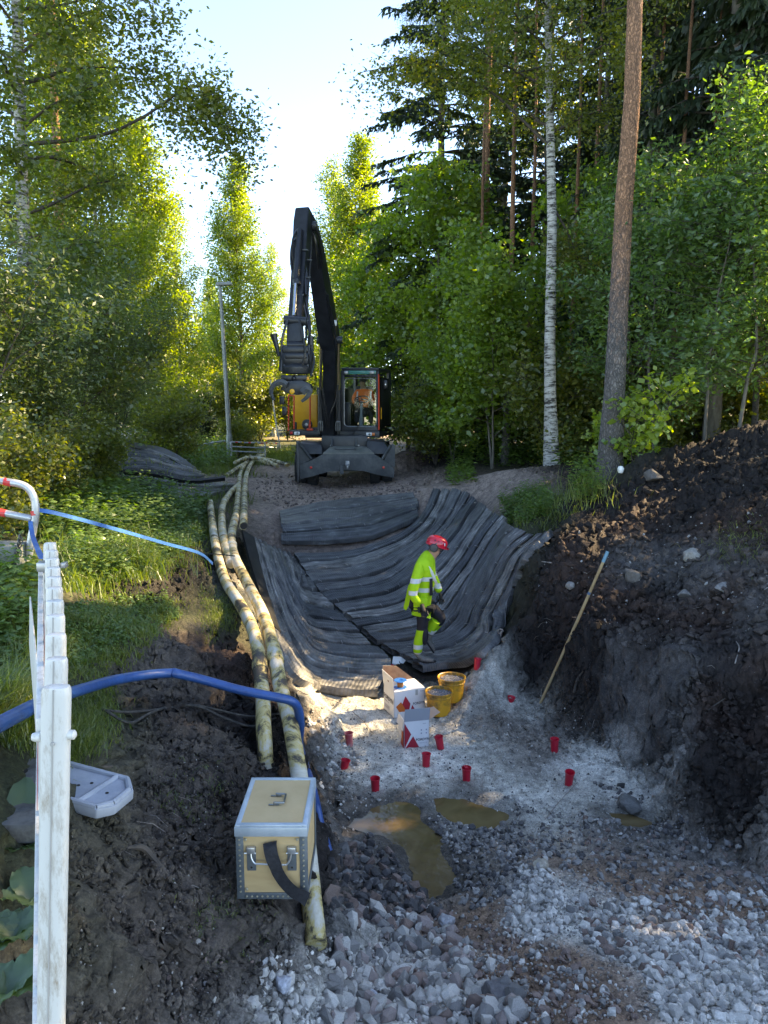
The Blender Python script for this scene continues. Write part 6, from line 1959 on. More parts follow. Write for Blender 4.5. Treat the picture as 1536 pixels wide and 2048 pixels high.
# ---- cab
def cabbar(x0_, y0_, x1_, y1_, f, w_, m=M_DK, name='cab_pillar', d=.09):
    k = MB(); p, q = UF(x0_, y0_, f), UF(x1_, y1_, f)
    ax = (q - p).normalized(); side = RT if abs(ax.z) > .5 else Vector((0, 0, 1))
    k.hexa([p - side * w_ / 2, p + side * w_ / 2, p + side * w_ / 2 + BK * d, p - side * w_ / 2 + BK * d,
            q - side * w_ / 2, q + side * w_ / 2, q + side * w_ / 2 + BK * d, q - side * w_ / 2 + BK * d], .012)
    return k.build(name, m, EX, world=True)


cabbar(684.5, 862, 685, 741, 0, .10); cabbar(756, 862, 754.5, 741, 0, .085)
cabbar(684.5, 856.5, 756, 856.5, .004, .13, name='cab_sill'); cabbar(685, 752, 754, 752, .004, .06, M_BLK, 'cab_header')
for px in (686, 757):
    k = MB(); p, q = UB(px, 862, 1.5), UB(px, 741, 1.5); k.tube([p, q], .06, 4); k.build('cab_pillar', M_DK, EX, world=True)
upanel(683, 858, 757, 862, .0, 1.6, M_BLK, 'cab_floor')
upanel(683, 735.5, 758, 741, -.08, 1.75, M_DK, 'cab_roof', .03)
upanel(695, 740.8, 752, 748.5, -.05, .03, M_TEAL, 'roof_visor')
upanel(684, 805, 702, 858, 1.0, .5, M_BLK, 'rear_console')
for px in (692, 744):
    k = MB(); k.box(UF(px, 745, -.1), (.11, .07, .09), bev=.015); k.build('roof_light', M_STEEL, EX, world=True)
# front pane with rounded rubber seal
def rrect(x0_, y0_, x1_, y1_, r, f, n=5):
    out = []
    for cx, cy, a0 in ((x1_ - r, y1_ - r, 0), (x0_ + r, y1_ - r, 90), (x0_ + r, y0_ + r, 180), (x1_ - r, y0_ + r, 270)):
        for j in range(n):
            q = math.radians(a0 + 90 * j / (n - 1))
            out.append(UF(cx + r * math.cos(q), cy + r * math.sin(q), f))
    return out
k = MB(); k.prism(rrect(688.5, 757, 753, 853, 8, .025), BK * .006); k.build('windscreen', M_GLASS, EX, world=True, smooth=False)
k = MB(); q = rrect(688.5, 757, 753, 853, 8, .012); k.tube(q + q[:2], .012, 6); k.build('window_seal', M_STEEL, EX, world=True)
k = MB(); k.prism([UB(757.6, 754, .1), UB(757.6, 856, .1), UB(757.6, 856, 1.5), UB(757.6, 754, 1.5)], RT * .006); k.build('side_window', M_GLASS, EX, world=True, smooth=False)
k = MB(); k.tube([UF(757.5, 748, -.03), UF(757.8, 860, -.03)], .02, 8); k.build('orange_grab_rail', M_ORR, EX, world=True)
k = MB(); k.tube([UF(704, 871, -.09), UF(716, 852, -.03)], .009, 5); k.tube([UF(716, 852, -.03), UF(718, 849, -.03)], .014, 5); k.build('wiper', M_BLK, EX, world=True)
k = MB(); k.tube([UF(726, 746, -.02), UF(737, 768, -.02)], .008, 5); k.tube([UF(722, 750, -.02), UF(730, 765, -.02)], .006, 5); k.build('wiper', M_BLK, EX, world=True)
# open door / side equipment at the right of the cab
k = MB(); k.hexa([UF(761, 860, .15), UF(779, 848, .9), UF(782, 846, 1.6), UF(764, 858, 1.6), UF(761, 757, .15), UF(777, 757, .9), UF(780, 757, 1.6), UF(763, 757, 1.6)], .02); k.build('side_door', M_BLK, EX, world=True)
k = MB(); k.box(UF(771, 769, .35), (.12, .05, .24), bev=.03); k.tube([UF(760, 752, .1), UF(768, 750, .3), UF(772, 758, .35)], .014, 6); k.build('mirror', M_BLK, EX, world=True)
k = MB(); k.lathe([(0, -.01), (.02, -.01), (.02, .0)], UF(771, 769, .3), 10, 'Y'); k.build('mirror_badge', M_LAMP, EX, world=True)
k = MB(); k.tube([UF(762.5, 838, .0), UF(762.5, 815, .0)], .012, 6); k.build('yellow_decal', M_OCH, EX, world=True)
# seat, steering
k = MB(); k.box(UF(729, 826, .78), (.50, .46, .14), Matrix.Rotation(-.18, 3, 'Z'), .04); k.box(UF(729, 800, 1.08), (.48, .12, .75), Matrix.Rotation(-.18, 3, 'Z'), .05); k.build('seat', M_BLK, EX, world=True)
k = MB(); k.tube([UF(722, 858, .22), UF(722.5, 830, .28), UF(723, 803, .34)], [.085, .045, .04], 10); k.build('steering_column', mat('grey console', (.16, .19, .22), rough=.5), EX, world=True)
sc_ = UF(724, 799, .36)
k = MB()
ring = [sc_ + RT * .19 * math.cos(t) + (BK * .16 + Vector((0, 0, .09))) * math.sin(t) for t in (2 * PI * j / 24 for j in range(25))]
k.tube(ring, .014, 6)
for j in (0, 8, 16): k.tube([ring[j], sc_], .01, 5)
k.build('steering_wheel', M_BLK, EX, world=True)
for px in (705, 745):
    k = MB(); k.tube([UF(px, 832, .6), UF(px, 812, .5)], .015, 6); k.ball(UF(px, 810, .5), .028, u=8, v=6); k.build('joystick', M_BLK, EX, world=True)

# ---- boom, stick and tool
def beam(pts, ws, hs, m, name, up=None, bev=.015, parent=EX):
    """box beam through 3D points: ws widths (along x), hs heights (in the bending plane)"""
    pts = [Vector(p) for p in pts]
    k = MB(); rings = []
    for i, p in enumerate(pts):
        t = (pts[min(i + 1, len(pts) - 1)] - pts[max(i - 1, 0)]).normalized()
        s_ = RT - t * RT.dot(t); s_.normalize()
        u = t.cross(s_).normalized()
        rings.append(k.verts([p + s_ * a * ws[i] / 2 + u * b_ * hs[i] / 2 for a, b_ in ((-1, -1), (1, -1), (1, 1), (-1, 1))]))
    fs = [k.face(rings[0]), k.face(rings[-1])]
    for A, B in zip(rings[:-1], rings[1:]):
        for j in range(4): fs.append(k.face([A[j], A[(j + 1) % 4], B[(j + 1) % 4], B[j]]))
    es = list({e for f in fs for e in f.edges})
    bmesh.ops.bevel(k.bm, geom=es, offset=bev, segments=2, affect='EDGES')
    return k.build(name, m, parent, world=True)


beam([EP(660, 868, 20.4), EP(661, 800, 20.2), EP(663, 730, 19.9), EP(662, 690, 19.6)], [.34, .32, .32, .34], [.5, .55, .55, .6], M_BLK, 'lower_boom')
beam([EP(664, 705, 19.75), EP(657, 665, 19.45), EP(643, 580, 18.6), EP(629, 495, 17.75), EP(619, 455, 17.35), EP(613, 440, 17.15)], [.36, .38, .34, .30, .28, .26], [.62, .66, .58, .46, .36, .3], M_BLK, 'upper_boom')
k = MB()
for px in (641.5, 678):
    k.tube([EP(px, 862, 19.75), EP(px, 780, 19.65)], .075, 12)
k.build('boom_cylinder', M_BLK, EX, world=True)
for px, p2 in ((641.5, 642), (678, 677)):
    k = MB(); k.tube([EP(px, 780, 19.65), EP(p2, 682, 19.35)], .036, 10); k.build('boom_rod', M_GOLD, EX, world=True)
    k = MB(); k.lathe([(0, -.1), (.085, -.1), (.095, 0), (.085, .1), (0, .1)], EP(p2, 680, 19.35), 16, 'X'); k.build('boom_pin', M_DK, EX, world=True)
k = MB(); k.box(EP(669, 646, 19.1), (.12, .08, .14), bev=.02); k.build('boom_light', M_LAMP, EX, world=True)
for px, tgt in ((648, 8), (675, 4)):
    pass
beam([EP(608, 421, 17.15), EP(607, 455, 17.05), EP(603, 520, 16.6), EP(597, 590, 15.95), EP(592, 645, 15.35)], [.30, .31, .29, .27, .27], [.30, .5, .46, .36, .26], M_BLK, 'stick')
k = MB(); k.lathe([(0, -.2), (.10, -.2), (.11, 0), (.10, .2), (0, .2)], EP(615, 452, 17.2), 18, 'X'); k.build('stick_pin', M_DK, EX, world=True)
k = MB(); k.tube([EP(600, 462, 16.65), EP(592, 562, 15.85)], .072, 14); k.build('tool_cylinder', M_BLK, EX, world=True)
k = MB(); k.tube([EP(592, 562, 15.85), EP(588, 633, 15.2)], .042, 12); k.build('tool_rod', M_CHR, EX, world=True)
k = MB(); k.tube([EP(594, 570, 15.83), EP(592.5, 560, 15.85)], .085, 14); k.build('cylinder_gland', M_DK, EX, world=True)
k = MB(); k.tube([EP(568, 640, 15.1), EP(613, 643, 15.1)], .085, 14); k.build('link_pin', M_DK, EX, world=True)
beam([EP(590, 640, 15.15), EP(591, 668, 15.1), EP(592, 697, 15.1)], [.27, .29, .31], [.18, .22, .24], M_DK, 'tool_link')
# tiltrotator
k = MB()
k.box(EP(592, 700, 15.0), (.50, .30, .14), bev=.03)
k.tube([EP(575, 690, 14.95), EP(611, 690, 14.95)], .075, 14)
k.box(EP(593, 718, 15.0), (.50, .36, .24), bev=.05)
k.box(EP(592, 712, 14.82), (.42, .06, .10), bev=.02)
k.build('tiltrotator_body', M_BLK, EX, world=True)
k = MB(); c = EP(593, 738, 15.0)
k.lathe([(.14, -.10), (.27, -.09), (.29, -.03), (.29, .03), (.25, .07), (.18, .10), (0, .10)], c, 28); k.build('rotator_ring', M_DK, EX, world=True)
for p, q, r_ in (((567, 690), (562, 742), .05), ((618, 690), (614, 742), .05), ((575, 702), (571, 730), .035), ((610, 702), (607, 730), .035)):
    k = MB(); k.tube([EP(*p, 14.95), EP(*q, 14.9)], r_, 10); k.build('tilt_cylinder', M_BLK, EX, world=True)
k = MB(); k.tube([EP(547, 668, 15.0), EP(551, 684, 15.0), EP(558, 712, 14.97)], [.075, .05, .035], 8); k.build('side_arm', M_BLK, EX, world=True)
k = MB(); k.tube([EP(621, 672, 15.0), EP(622, 700, 15.0), EP(620, 738, 14.97)], [.06, .055, .035], 8); k.build('side_arm', M_BLK, EX, world=True)
for px in (575, 606):
    k = MB(); k.box(EP(px, 757, 14.85), (.15 if px < 600 else .24, .07, .07), bev=.012); k.build('yellow_block', M_OCH, EX, world=True)
k = MB(); k.box(EP(590, 756, 15.0), (.50, .40, .10), bev=.02); k.ball(EP(588, 757, 14.8), .05, u=10, v=8); k.build('hitch', M_BLK, EX, world=True)
# grab jaws
k = MB()
k.prism([EP(572, 762, 14.75), EP(604, 760, 14.75), EP(620, 768, 14.75), EP(624, 778, 14.75), EP(612, 785, 14.75), EP(592, 790, 14.75), EP(575, 787, 14.75), EP(560, 778, 14.75)], (0, .45, 0), .02)
k.build('grab_palm', M_DK, EX, world=True)
for pts, w_ in (([(574, 770), (562, 764), (550, 768), (543, 778), (543, 789), (548, 800)], .1), ([(604, 785), (612, 778), (620, 781), (617, 790), (611, 797), (603, 803)], .1)):
    for dy in (0, .38):
        k = MB()
        c = catmull([EP(a, b_, 14.7 + dy) for a, b_ in pts], 4)
        k.tube(c, list(np.linspace(.075, .03, len(c))), 6)
        k.build('claw', M_DK2, EX, world=True)
k = MB(); k.ball(EP(584, 783, 14.72), .05, u=10, v=8, sy=.3); k.build('grab_badge', M_OCH, EX, world=True)
# hoses
rh = random.Random(9)
hoses = [[(600, 455, 16.8), (588, 470, 16.5), (584, 500, 16.3), (590, 540, 16.1)], [(598, 470, 16.7), (584, 490, 16.4), (582, 525, 16.2), (588, 560, 15.9)],
         [(616, 460, 17.0), (622, 480, 17.0), (620, 530, 16.6), (617, 570, 16.2), (614, 625, 15.6), (612, 680, 15.1)], [(612, 450, 17.1), (628, 470, 17.2), (634, 500, 17.3), (637, 540, 17.9)],
         [(618, 448, 17.1), (636, 466, 17.3), (642, 500, 17.6), (646, 545, 18.1)], [(610, 520, 16.5), (614, 560, 16.1), (612, 600, 15.8), (620, 650, 15.3), (616, 700, 15.0)],
         [(605, 600, 15.8), (614, 640, 15.4), (622, 690, 15.0), (616, 745, 14.9)], [(575, 640, 15.0), (566, 670, 14.9), (563, 700, 14.9), (569, 735, 14.85)],
         [(598, 640, 15.0), (606, 672, 14.85), (610, 705, 14.8), (604, 735, 14.8)], [(645, 700, 19.3), (640, 780, 19.4), (650, 830, 19.6), (655, 856, 19.8)],
         [(676, 770, 19.5), (672, 800, 19.5), (660, 830, 19.6), (657, 856, 19.8)], [(645, 775, 19.5), (650, 810, 19.5), (655, 835, 19.6), (658, 856, 19.8)],
         [(622, 690, 15.0), (628, 720, 14.9), (622, 752, 14.8)], [(603, 462, 16.7), (606, 500, 16.5), (605, 540, 16.2)], [(611, 470, 16.8), (613, 500, 16.6), (610, 545, 16.2), (612, 590, 15.8)],
         [(651, 585, 18.3), (662, 640, 18.9), (668, 690, 19.3)], [(655, 590, 18.4), (668, 650, 19.0), (673, 700, 19.4)], [(640, 530, 17.8), (650, 580, 18.3), (664, 650, 19.0)]]
for h in hoses:
    k = MB(); k.tube(catmull([EP(*q) for q in h], 5), .024, 6); k.build('hydraulic_hose', M_HOSEB if len(h) != 3 else M_DK, EX, world=True)
for px, py, Y_ in ((617, 520, 16.5), (614, 555, 16.1), (597, 468, 16.6), (609, 500, 16.4), (600, 590, 15.7)):
    k = MB(); k.box(EP(px, py, Y_), (.16, .05, .03), bev=.006); k.build('hose_clip', M_DK2, EX, world=True)
for px in (641, 676):
    for dx in (-4, 0, 4):
        k = MB(); k.tube(catmull([EP(px + dx, 862, 19.6), EP(px + dx, 846, 19.55), EP(px + dx * .4 + 2, 842, 19.55)], 3), .014, 6); k.build('fitting', M_STEEL, EX, world=True)
    k = MB(); k.box(EP(px, 856, 19.62), (.16, .05, .12), bev=.02); k.build('valve_block', M_DK, EX, world=True)
# ================================================================== PEOPLE
def skinned(name, joints, edges, m, parent, root=0, sub=2, smooth=True, world=True):
    """joints: [(point, radius or (rx, ry))]; one continuous surface grown round the edges"""
    me = bpy.data.meshes.new(name)
    me.from_pydata([tuple(j[0]) for j in joints], edges, [])
    o = bpy.data.objects.new(name, me); COL.objects.link(o)
    md = o.modifiers.new('Skin', 'SKIN'); md.use_smooth_shade = True
    lay = me.skin_vertices[0].data
    for i, j in enumerate(joints):
        r = j[1] if isinstance(j[1], (tuple, list)) else (j[1], j[1])
        lay[i].radius = r
        lay[i].use_root = (i == root)
    sm = o.modifiers.new('Sub', 'SUBSURF'); sm.levels = sub; sm.render_levels = sub
    dg = bpy.context.evaluated_depsgraph_get(); dg.update()
    m2 = bpy.data.meshes.new_from_object(o.evaluated_get(dg))
    bpy.data.objects.remove(o)
    m2.materials.clear()
    for q in (m if isinstance(m, list) else [m]): m2.materials.append(q)
    m2.polygons.foreach_set('use_smooth', np.ones(len(m2.polygons), bool))
    m2.polygons.foreach_set('material_index', np.zeros(len(m2.polygons), np.int32))
    return m2 if parent is None else link(name, m2, parent, world)


def banded(name, stops, rough=.75, crease=.35):
    """cloth with printed / sewn bands at heights along the garment (object Z); stops = [(z, colour)] from bottom"""
    m = bpy.data.materials.new(name)
    N, L, b = nodes_of(m)
    tc = N.new('ShaderNodeTexCoord'); sx = N.new('ShaderNodeSeparateXYZ'); L.new(tc.outputs['Object'], sx.inputs[0])
    lo, hi = -1.0, 2.0
    mr = N.new('ShaderNodeMapRange'); mr.inputs['From Min'].default_value = lo; mr.inputs['From Max'].default_value = hi
    L.new(sx.outputs['Z'], mr.inputs['Value'])
    r = N.new('ShaderNodeValToRGB'); r.color_ramp.interpolation = 'CONSTANT'
    e = r.color_ramp.elements
    while len(e) > 1: e.remove(e[0])
    e[0].position = 0; e[0].color = (*stops[0][1], 1)
    for z, c in stops[1:]:
        x = e.new((z - lo) / (hi - lo)); x.color = (*c, 1)
    L.new(mr.outputs[0], r.inputs[0]); L.new(r.outputs[0], b.inputs['Base Color'])
    b.inputs['Roughness'].default_value = rough
    n = N.new('ShaderNodeTexNoise'); n.inputs['Scale'].default_value = 14; n.inputs['Detail'].default_value = 3; n.inputs['Distortion'].default_value = .8
    L.new(tc.outputs['Object'], n.inputs['Vector'])
    bp = N.new('ShaderNodeBump'); bp.inputs['Strength'].default_value = crease; bp.inputs['Distance'].default_value = .04
    L.new(n.outputs['Fac'], bp.inputs['Height']); L.new(bp.outputs[0], b.inputs['Normal'])
    return m


HV = (.36, .62, .012); SIL = (.60, .62, .62); NAVY = (.008, .010, .018)
M_SKINP = mat('skin', (.42, .22, .15), rough=.5)
M_GLOVE = mat('black glove', (.012, .012, .013), rough=.7)
M_BOOT = mat('grey-black boot', (.12, .115, .105), (.20, .19, .175), rough=.7, scale=20)
M_HELM = mat('red helmet', (.62, .015, .035), rough=.25, coat=.5)
M_MUFF = mat('dark grey ear muff', (.04, .045, .05), rough=.4)
M_HVP = mat('yellow hi-vis cloth', HV, rough=.75)
M_SILP = mat('silver reflective tape', SIL, rough=.4)
M_NAVY = mat('navy work cloth', NAVY, (.014, .016, .026), rough=.8, scale=20, bump=.3, bscale=18, dist=.03)

foot = Vector(G(845, 1318, .09))
WY = foot.y
S_ = (WY * CT + (CAM.z - foot.z) * ST) / FPX       # metres per photo pixel at the worker
WR = empty('person', foot, 'worker in yellow hi-vis jacket and red helmet looking down, one knee lifted, on the mat', 'person')


def W(px, py, dy=0.0):
    """local point: dy is towards (-) or away (+) from the viewer"""
    return Vector(((px - 845) * S_, dy, (1318 - py) * S_ / CT * .985))


# the right side of the body (dy<0) is nearer to the camera: he faces to the right
jk = [  # jacket: pelvis hem, waist, chest, shoulders, neck
    (W(845, 1203), (.155, .125)), (W(846, 1180), (.165, .135)), (W(849, 1155), (.175, .15)), (W(850, 1125), (.155, .16)), (W(855, 1107), (.095, .10)), (W(861, 1098), (.074, .076)),
    (W(838, 1124, -.17), .085), (W(826, 1158, -.24), .070), (W(823, 1178, -.25), .062), (W(836, 1194, -.24), .05),
    (W(852, 1128, .17), .085), (W(866, 1155, .20), .066), (W(874, 1172, .16), .058), (W(878, 1182, .06), .048),
    (W(843, 1213), (.150, .120)),
]
M_JK = banded('hi-vis jacket', [(-1, HV), (W(0, 1176).z, SIL), (W(0, 1167).z, HV), (W(0, 1153).z, SIL), (W(0, 1144).z, HV)])
skinned('jacket', jk, [(14, 0), (0, 1), (1, 2), (2, 3), (3, 4), (4, 5), (3, 6), (6, 7), (7, 8), (8, 9), (3, 10), (10, 11), (11, 12), (12, 13)], M_JK, WR, root=0, world=False)
# diagonal tape over the shoulder and black radio strap on the chest
k = MB()
tp = catmull([W(838, 1118, -.13), W(850, 1119, -.185), W(859, 1131, -.185), W(866, 1148, -.165), W(871, 1160, -.12)], 4)
A = []
for p in tp: A.append(k.verts([p + Vector((-.022, 0, .008)), p + Vector((.022, 0, -.008)), p + Vector((.022, .012, -.008)), p + Vector((-.022, .012, .008))]))
for a, b_ in zip(A[:-1], A[1:]):
    for j in range(4): k.face([a[j], a[(j + 1) % 4], b_[(j + 1) % 4], b_[j]])
k.build('shoulder_tape', M_SILP, WR)
k = MB(); k.hexa([W(857, 1181, -.165), W(863, 1181, -.15), W(863, 1181, -.13), W(857, 1181, -.14), W(856, 1147, -.185), W(862, 1147, -.175), W(862, 1147, -.15), W(856, 1147, -.15)], .004); k.build('chest_strap', M_GLOVE, WR)
# tail of the vest hanging behind, tool pockets
k = MB(); k.hexa([W(805, 1212, -.02), W(812, 1218, -.05), W(826, 1185, -.1), W(822, 1183, 0), W(815, 1165, -.02), W(818, 1165, -.08), W(836, 1150, -.12), W(832, 1150, 0)], .012); k.build('jacket_tail', M_HVP, WR)
pk = banded('pocket cloth', [(-1, HV), (W(0, 1215).z, NAVY), (W(0, 1211).z, HV)])
k = MB(); k.hexa([W(826, 1222, -.16), W(850, 1227, -.16), W(850, 1226, -.10), W(826, 1222, -.10), W(825, 1186, -.17), W(853, 1187, -.17), W(853, 1187, -.10), W(825, 1186, -.10)], .012); k.build('holster_pocket', pk, WR)
k = MB(); k.hexa([W(816, 1208, -.11), W(827, 1212, -.13), W(827, 1212, -.06), W(816, 1208, -.06), W(821, 1182, -.13), W(829, 1182, -.15), W(829, 1182, -.06), W(821, 1182, -.06)], .008); k.build('holster_pocket', M_NAVY, WR)
# trousers: standing right leg (near), lifted left leg
tr = [(W(846, 1202), (.145, .13)), (W(844, 1216, -.08), (.098, .10)), (W(844, 1246, -.085), .078), (W(842, 1256, -.085), .074), (W(836, 1280, -.08), .070), (W(834, 1305, -.08), .062),
      (W(858, 1213, .09), (.100, .10)), (W(880, 1234, .10), .082), (W(884, 1240, .10), .076), (W(872, 1254, .12), .066), (W(861, 1270, .14), .058)]
M_TR = banded('two-tone work trousers', [(-1, HV), (W(0, 1305).z, SIL), (W(0, 1300).z, HV), (W(0, 1292).z, SIL), (W(0, 1284).z, HV), (W(0, 1254).z, NAVY)])
skinned('trousers', tr, [(0, 1), (1, 2), (2, 3), (3, 4), (4, 5), (0, 6), (6, 7), (7, 8), (8, 9), (9, 10)], M_TR, WR, root=0, world=False)
# black knee panel, and yellow / silver panels on the lifted shin
k = MB(); k.ball(W(848, 1262, -.11), .085, sx=.55, sy=.6, sz=1.7, u=14, v=10); k.build('knee_panel', M_NAVY, WR)
k = MB(); k.tube([W(872, 1240, .05), W(866, 1250, .07), W(861, 1262, .09)], [.066, .074, .068], 12); k.build('shin_panel', M_HVP, WR)
k = MB(); k.tube([W(864, 1258, .085), W(860, 1266, .10)], [.074, .068], 12); k.build('shin_tape', M_SILP, WR)
# boots
def boot(c, d, pitch=0.0, parent=WR):
    b_ = empty('boot', c); b_.parent = parent
    me = skinned('upper', [(Vector((-.055, 0, .14)), .055), (Vector((-.055, 0, .06)), (.058, .05)), (Vector((.03, 0, .045)), (.052, .042)), (Vector((.12, 0, .035)), (.05, .036)), (Vector((.175, 0, .03)), (.042, .028))],
                 [(0, 1), (1, 2), (2, 3), (3, 4)], M_BOOT, None, root=1)
    link('upper', me, b_)
    k = MB(); k.prism([(-.11, -.035, 0), (-.1, -.045, 0), (.0, -.04, 0), (.12, -.05, 0), (.19, -.03, 0), (.2, 0, 0), (.19, .03, 0), (.12, .05, 0), (0, .04, 0), (-.1, .045, 0), (-.11, .035, 0)], (0, 0, .022), .004)
    k.build('sole', M_GLOVE, b_)
    b_.rotation_euler = (0, pitch, d)
boot(W(842, 1320, -.08), -.15)
boot(W(852, 1290, .17), .1, 1.0)
# body: one continuous figure (head, neck, hidden torso, forearms) with face and hands
bd = [(W(845, 1190), .10), (W(849, 1150), .11), (W(853, 1122), .08), (W(860, 1108), .055), (W(866, 1098), .058), (W(869, 1088), (.082, .074)), (W(870, 1080), (.088, .078)), (W(874, 1097), .05),
      (W(838, 1128, -.15), .06), (W(825, 1162, -.235), .045), (W(824, 1178, -.25), .034), (W(831, 1187, -.245), .028),
      (W(852, 1128, .15), .06), (W(866, 1155, .20), .045), (W(873, 1170, .16), .034), (W(875, 1176, .11), .026)]
skinned('body', bd, [(0, 1), (1, 2), (2, 3), (3, 4), (4, 5), (5, 6), (4, 7), (2, 8), (8, 9), (9, 10), (10, 11), (2, 12), (12, 13), (13, 14), (14, 15)], M_SKINP, WR, root=0, world=False)
k = MB(); k.ball(W(879.5, 1093, -.0), .014, sz=1.6, u=8, v=6); k.build('nose', M_SKINP, WR)
k = MB(); k.ball(W(877.5, 1099.5, -.0), .016, sx=.6, sy=1.5, sz=.4, u=8, v=6); k.build('mouth', mat('lips', (.30, .12, .1), rough=.5), WR)
for dy in (-.026, .026):
    k = MB(); k.ball(W(878, 1089.5, dy), .009, u=8, v=6); k.build('eye', M_GLOVE, WR)
    k = MB(); k.ball(W(867.5, 1092, dy * 3.0), .02, sx=.7, sy=.4, sz=1.3, u=8, v=6); k.build('ear', M_SKINP, WR)


def hand(c, fwd, down, side, s, m, parent):
    """glove with palm, four unequal curled fingers and a thumb"""
    c, f, d, q = Vector(c), Vector(fwd).normalized(), Vector(down).normalized(), Vector(side).normalized()
    hnd = empty('glove', c); hnd.parent = parent
    js = [(Vector(), (.030 * s, .022 * s)), (d * .05 * s, (.038 * s, .022 * s)), (d * .085 * s, (.040 * s, .020 * s))]
    me = skinned('palm', js, [(0, 1), (1, 2)], m, None, root=1, sub=1); link('palm', me, hnd)
    for i, (o_, L_) in enumerate(((-.030, .068), (-.010, .076), (.010, .072), (.028, .056))):
        b0_ = d * .08 * s + f * o_ * s
        p1 = b0_ + d * L_ * .45 * s; p2 = p1 + (d * .7 - q * .7) * L_ * .35 * s; p3 = p2 + (d * .1 - q) * L_ * .3 * s
        me = skinned('finger', [(b0_, .0105 * s), (p1, .010 * s), (p2, .009 * s), (p3, .008 * s)], [(0, 1), (1, 2), (2, 3)], m, None, root=0, sub=1); link('finger', me, hnd)
    b0_ = d * .025 * s - f * .03 * s
    p1 = b0_ - f * .02 * s + d * .03 * s - q * .012 * s; p2 = p1 + d * .03 * s - q * .015 * s
    me = skinned('thumb', [(b0_, .013 * s), (p1, .012 * s), (p2, .010 * s)], [(0, 1), (1, 2)], m, None, root=0, sub=1); link('thumb', me, hnd)
hand(W(840, 1193, -.26), (.9, -.1, .2), (.35, -.15, -1), (0, 1, 0), 1.25, M_GLOVE, WR)
hand(W(879, 1184, .05), (.9, -.1, .2), (.2, 0, -1), (0, 1, 0), 1.05, M_GLOVE, WR)
# helmet, tilted forward
hm = empty('helmet', W(870, 1086)); hm.parent = WR
hm.rotation_euler = (0, .30, 0)
k = MB()
k.lathe([(.118, -.005), (.122, .02), (.120, .05), (.108, .085), (.082, .112), (.045, .128), (0, .133)], n=32)
for v in k.bm.verts:
    v.co.x *= 1.15; v.co.y *= .93
k.build('shell', M_HELM, hm)
k = MB(); k.lathe([(.108, -.006), (.124, -.004), (.126, .006), (.122, .01)], n=32)
for v in k.bm.verts:
    v.co.y *= .93; v.co.x = v.co.x * 1.15 + (.028 if v.co.x > .06 else 0)
k.build('brim', M_HELM, hm)
for i, a in enumerate((1.9, 1.55, 1.2)):
    k = MB(); p = Vector((.118 * math.cos(-a) * 1.1, .1 * math.sin(-a), .065 - .006 * i)); k.box(p, (.012, .02, .035), Matrix.Rotation(-a, 3, 'Z'), .003); k.build('vent', M_GLOVE, hm)
k = MB(); k.box((.085, -.083, .055), (.035, .006, .035), Matrix.Rotation(-.75, 3, 'Z') @ Matrix.Rotation(.25, 3, 'X'), .002); k.build('sticker', M_SILP, hm)
k = MB(); k.tube(catmull([(-.02, -.118, .03), (.02, -.122, .0), (.06, -.112, -.012), (.10, -.085, -.015)], 4), .006, 6); k.build('strap', M_GLOVE, hm)
for sy in (-1, 1):
    k = MB(); k.lathe([(0, -.04), (.035, -.038), (.045, -.02), (.045, .012), (.034, .02), (0, .02)], (-.035, sy * .115, -.012), 18, 'Y')
    for v in k.bm.verts: v.co.x = (v.co.x + .035) * 1.25 - .035; v.co.z = (v.co.z + .012) * 1.2 - .022
    k.build('ear_muff', M_MUFF, hm)
    k = MB(); k.tube([(-.035, sy * .125, .02), (-.015, sy * .12, .055)], .006, 6); k.build('muff_arm', M_MUFF, hm)

# ---- driver in the cab
DR0 = UF(727, 818, .75)
DR = empty('person', DR0, 'driver in orange hi-vis jacket and black cap sitting behind the excavator windscreen', 'person')
ORG = (.95, .17, .015)
def D(px, py, f=.75): return UF(px, py, f)
M_OJ = mat('orange hi-vis jacket', ORG, (.85, .14, .012), rough=.7, scale=8, bump=.4, bscale=14, dist=.03)
skinned('jacket', [(D(728, 818), (.17, .13)), (D(728, 803), (.18, .14)), (D(728, 787), (.17, .13)), (D(727, 778), .07), (D(715, 784), .085), (D(707, 797, .62), .065), (D(709, 808, .45), .05), (D(742, 784), .085), (D(748, 798, .65), .065), (D(745, 806, .5), .05)],
        [(0, 1), (1, 2), (2, 3), (2, 4), (4, 5), (5, 6), (2, 7), (7, 8), (8, 9)], M_OJ, DR, root=0)
skinned('body', [(D(728, 800), .1), (D(727, 782), .06), (D(726, 774), .058), (D(725, 766), (.08, .09)), (D(725, 761), (.085, .09)), (D(709, 800, .6), .04), (D(710, 809, .42), .035), (D(746, 800, .6), .04), (D(744, 808, .46), .035), (D(716, 786), .06), (D(741, 786), .06)],
        [(0, 1), (1, 2), (2, 3), (3, 4), (1, 9), (9, 5), (5, 6), (1, 10), (10, 7), (7, 8)], mat('driver skin', (.22, .12, .08), rough=.5), DR, root=0)
skinned('trousers', [(D(728, 822, .78), .14), (D(716, 826, .55), .09), (D(714, 828, .35), .075), (D(713, 848, .3), .06), (D(740, 826, .55), .09), (D(742, 828, .35), .075), (D(742, 848, .3), .06)],
        [(0, 1), (1, 2), (2, 3), (0, 4), (4, 5), (5, 6)], M_NAVY, DR, root=0)
k = MB(); k.ball(D(725.5, 760.5), .098, sz=.62, u=16, v=10); k.box(D(722, 762, .66), (.14, .12, .015), Matrix.Rotation(.2, 3, 'X'), .005); k.build('cap', M_GLOVE, DR, world=True)
for px in (714, 741):
    k = MB(); k.tube([D(px + 1, 783, .60), D(px, 798, .585)], .022, 6); k.build('reflective_tape', M_SILP, DR, world=True)
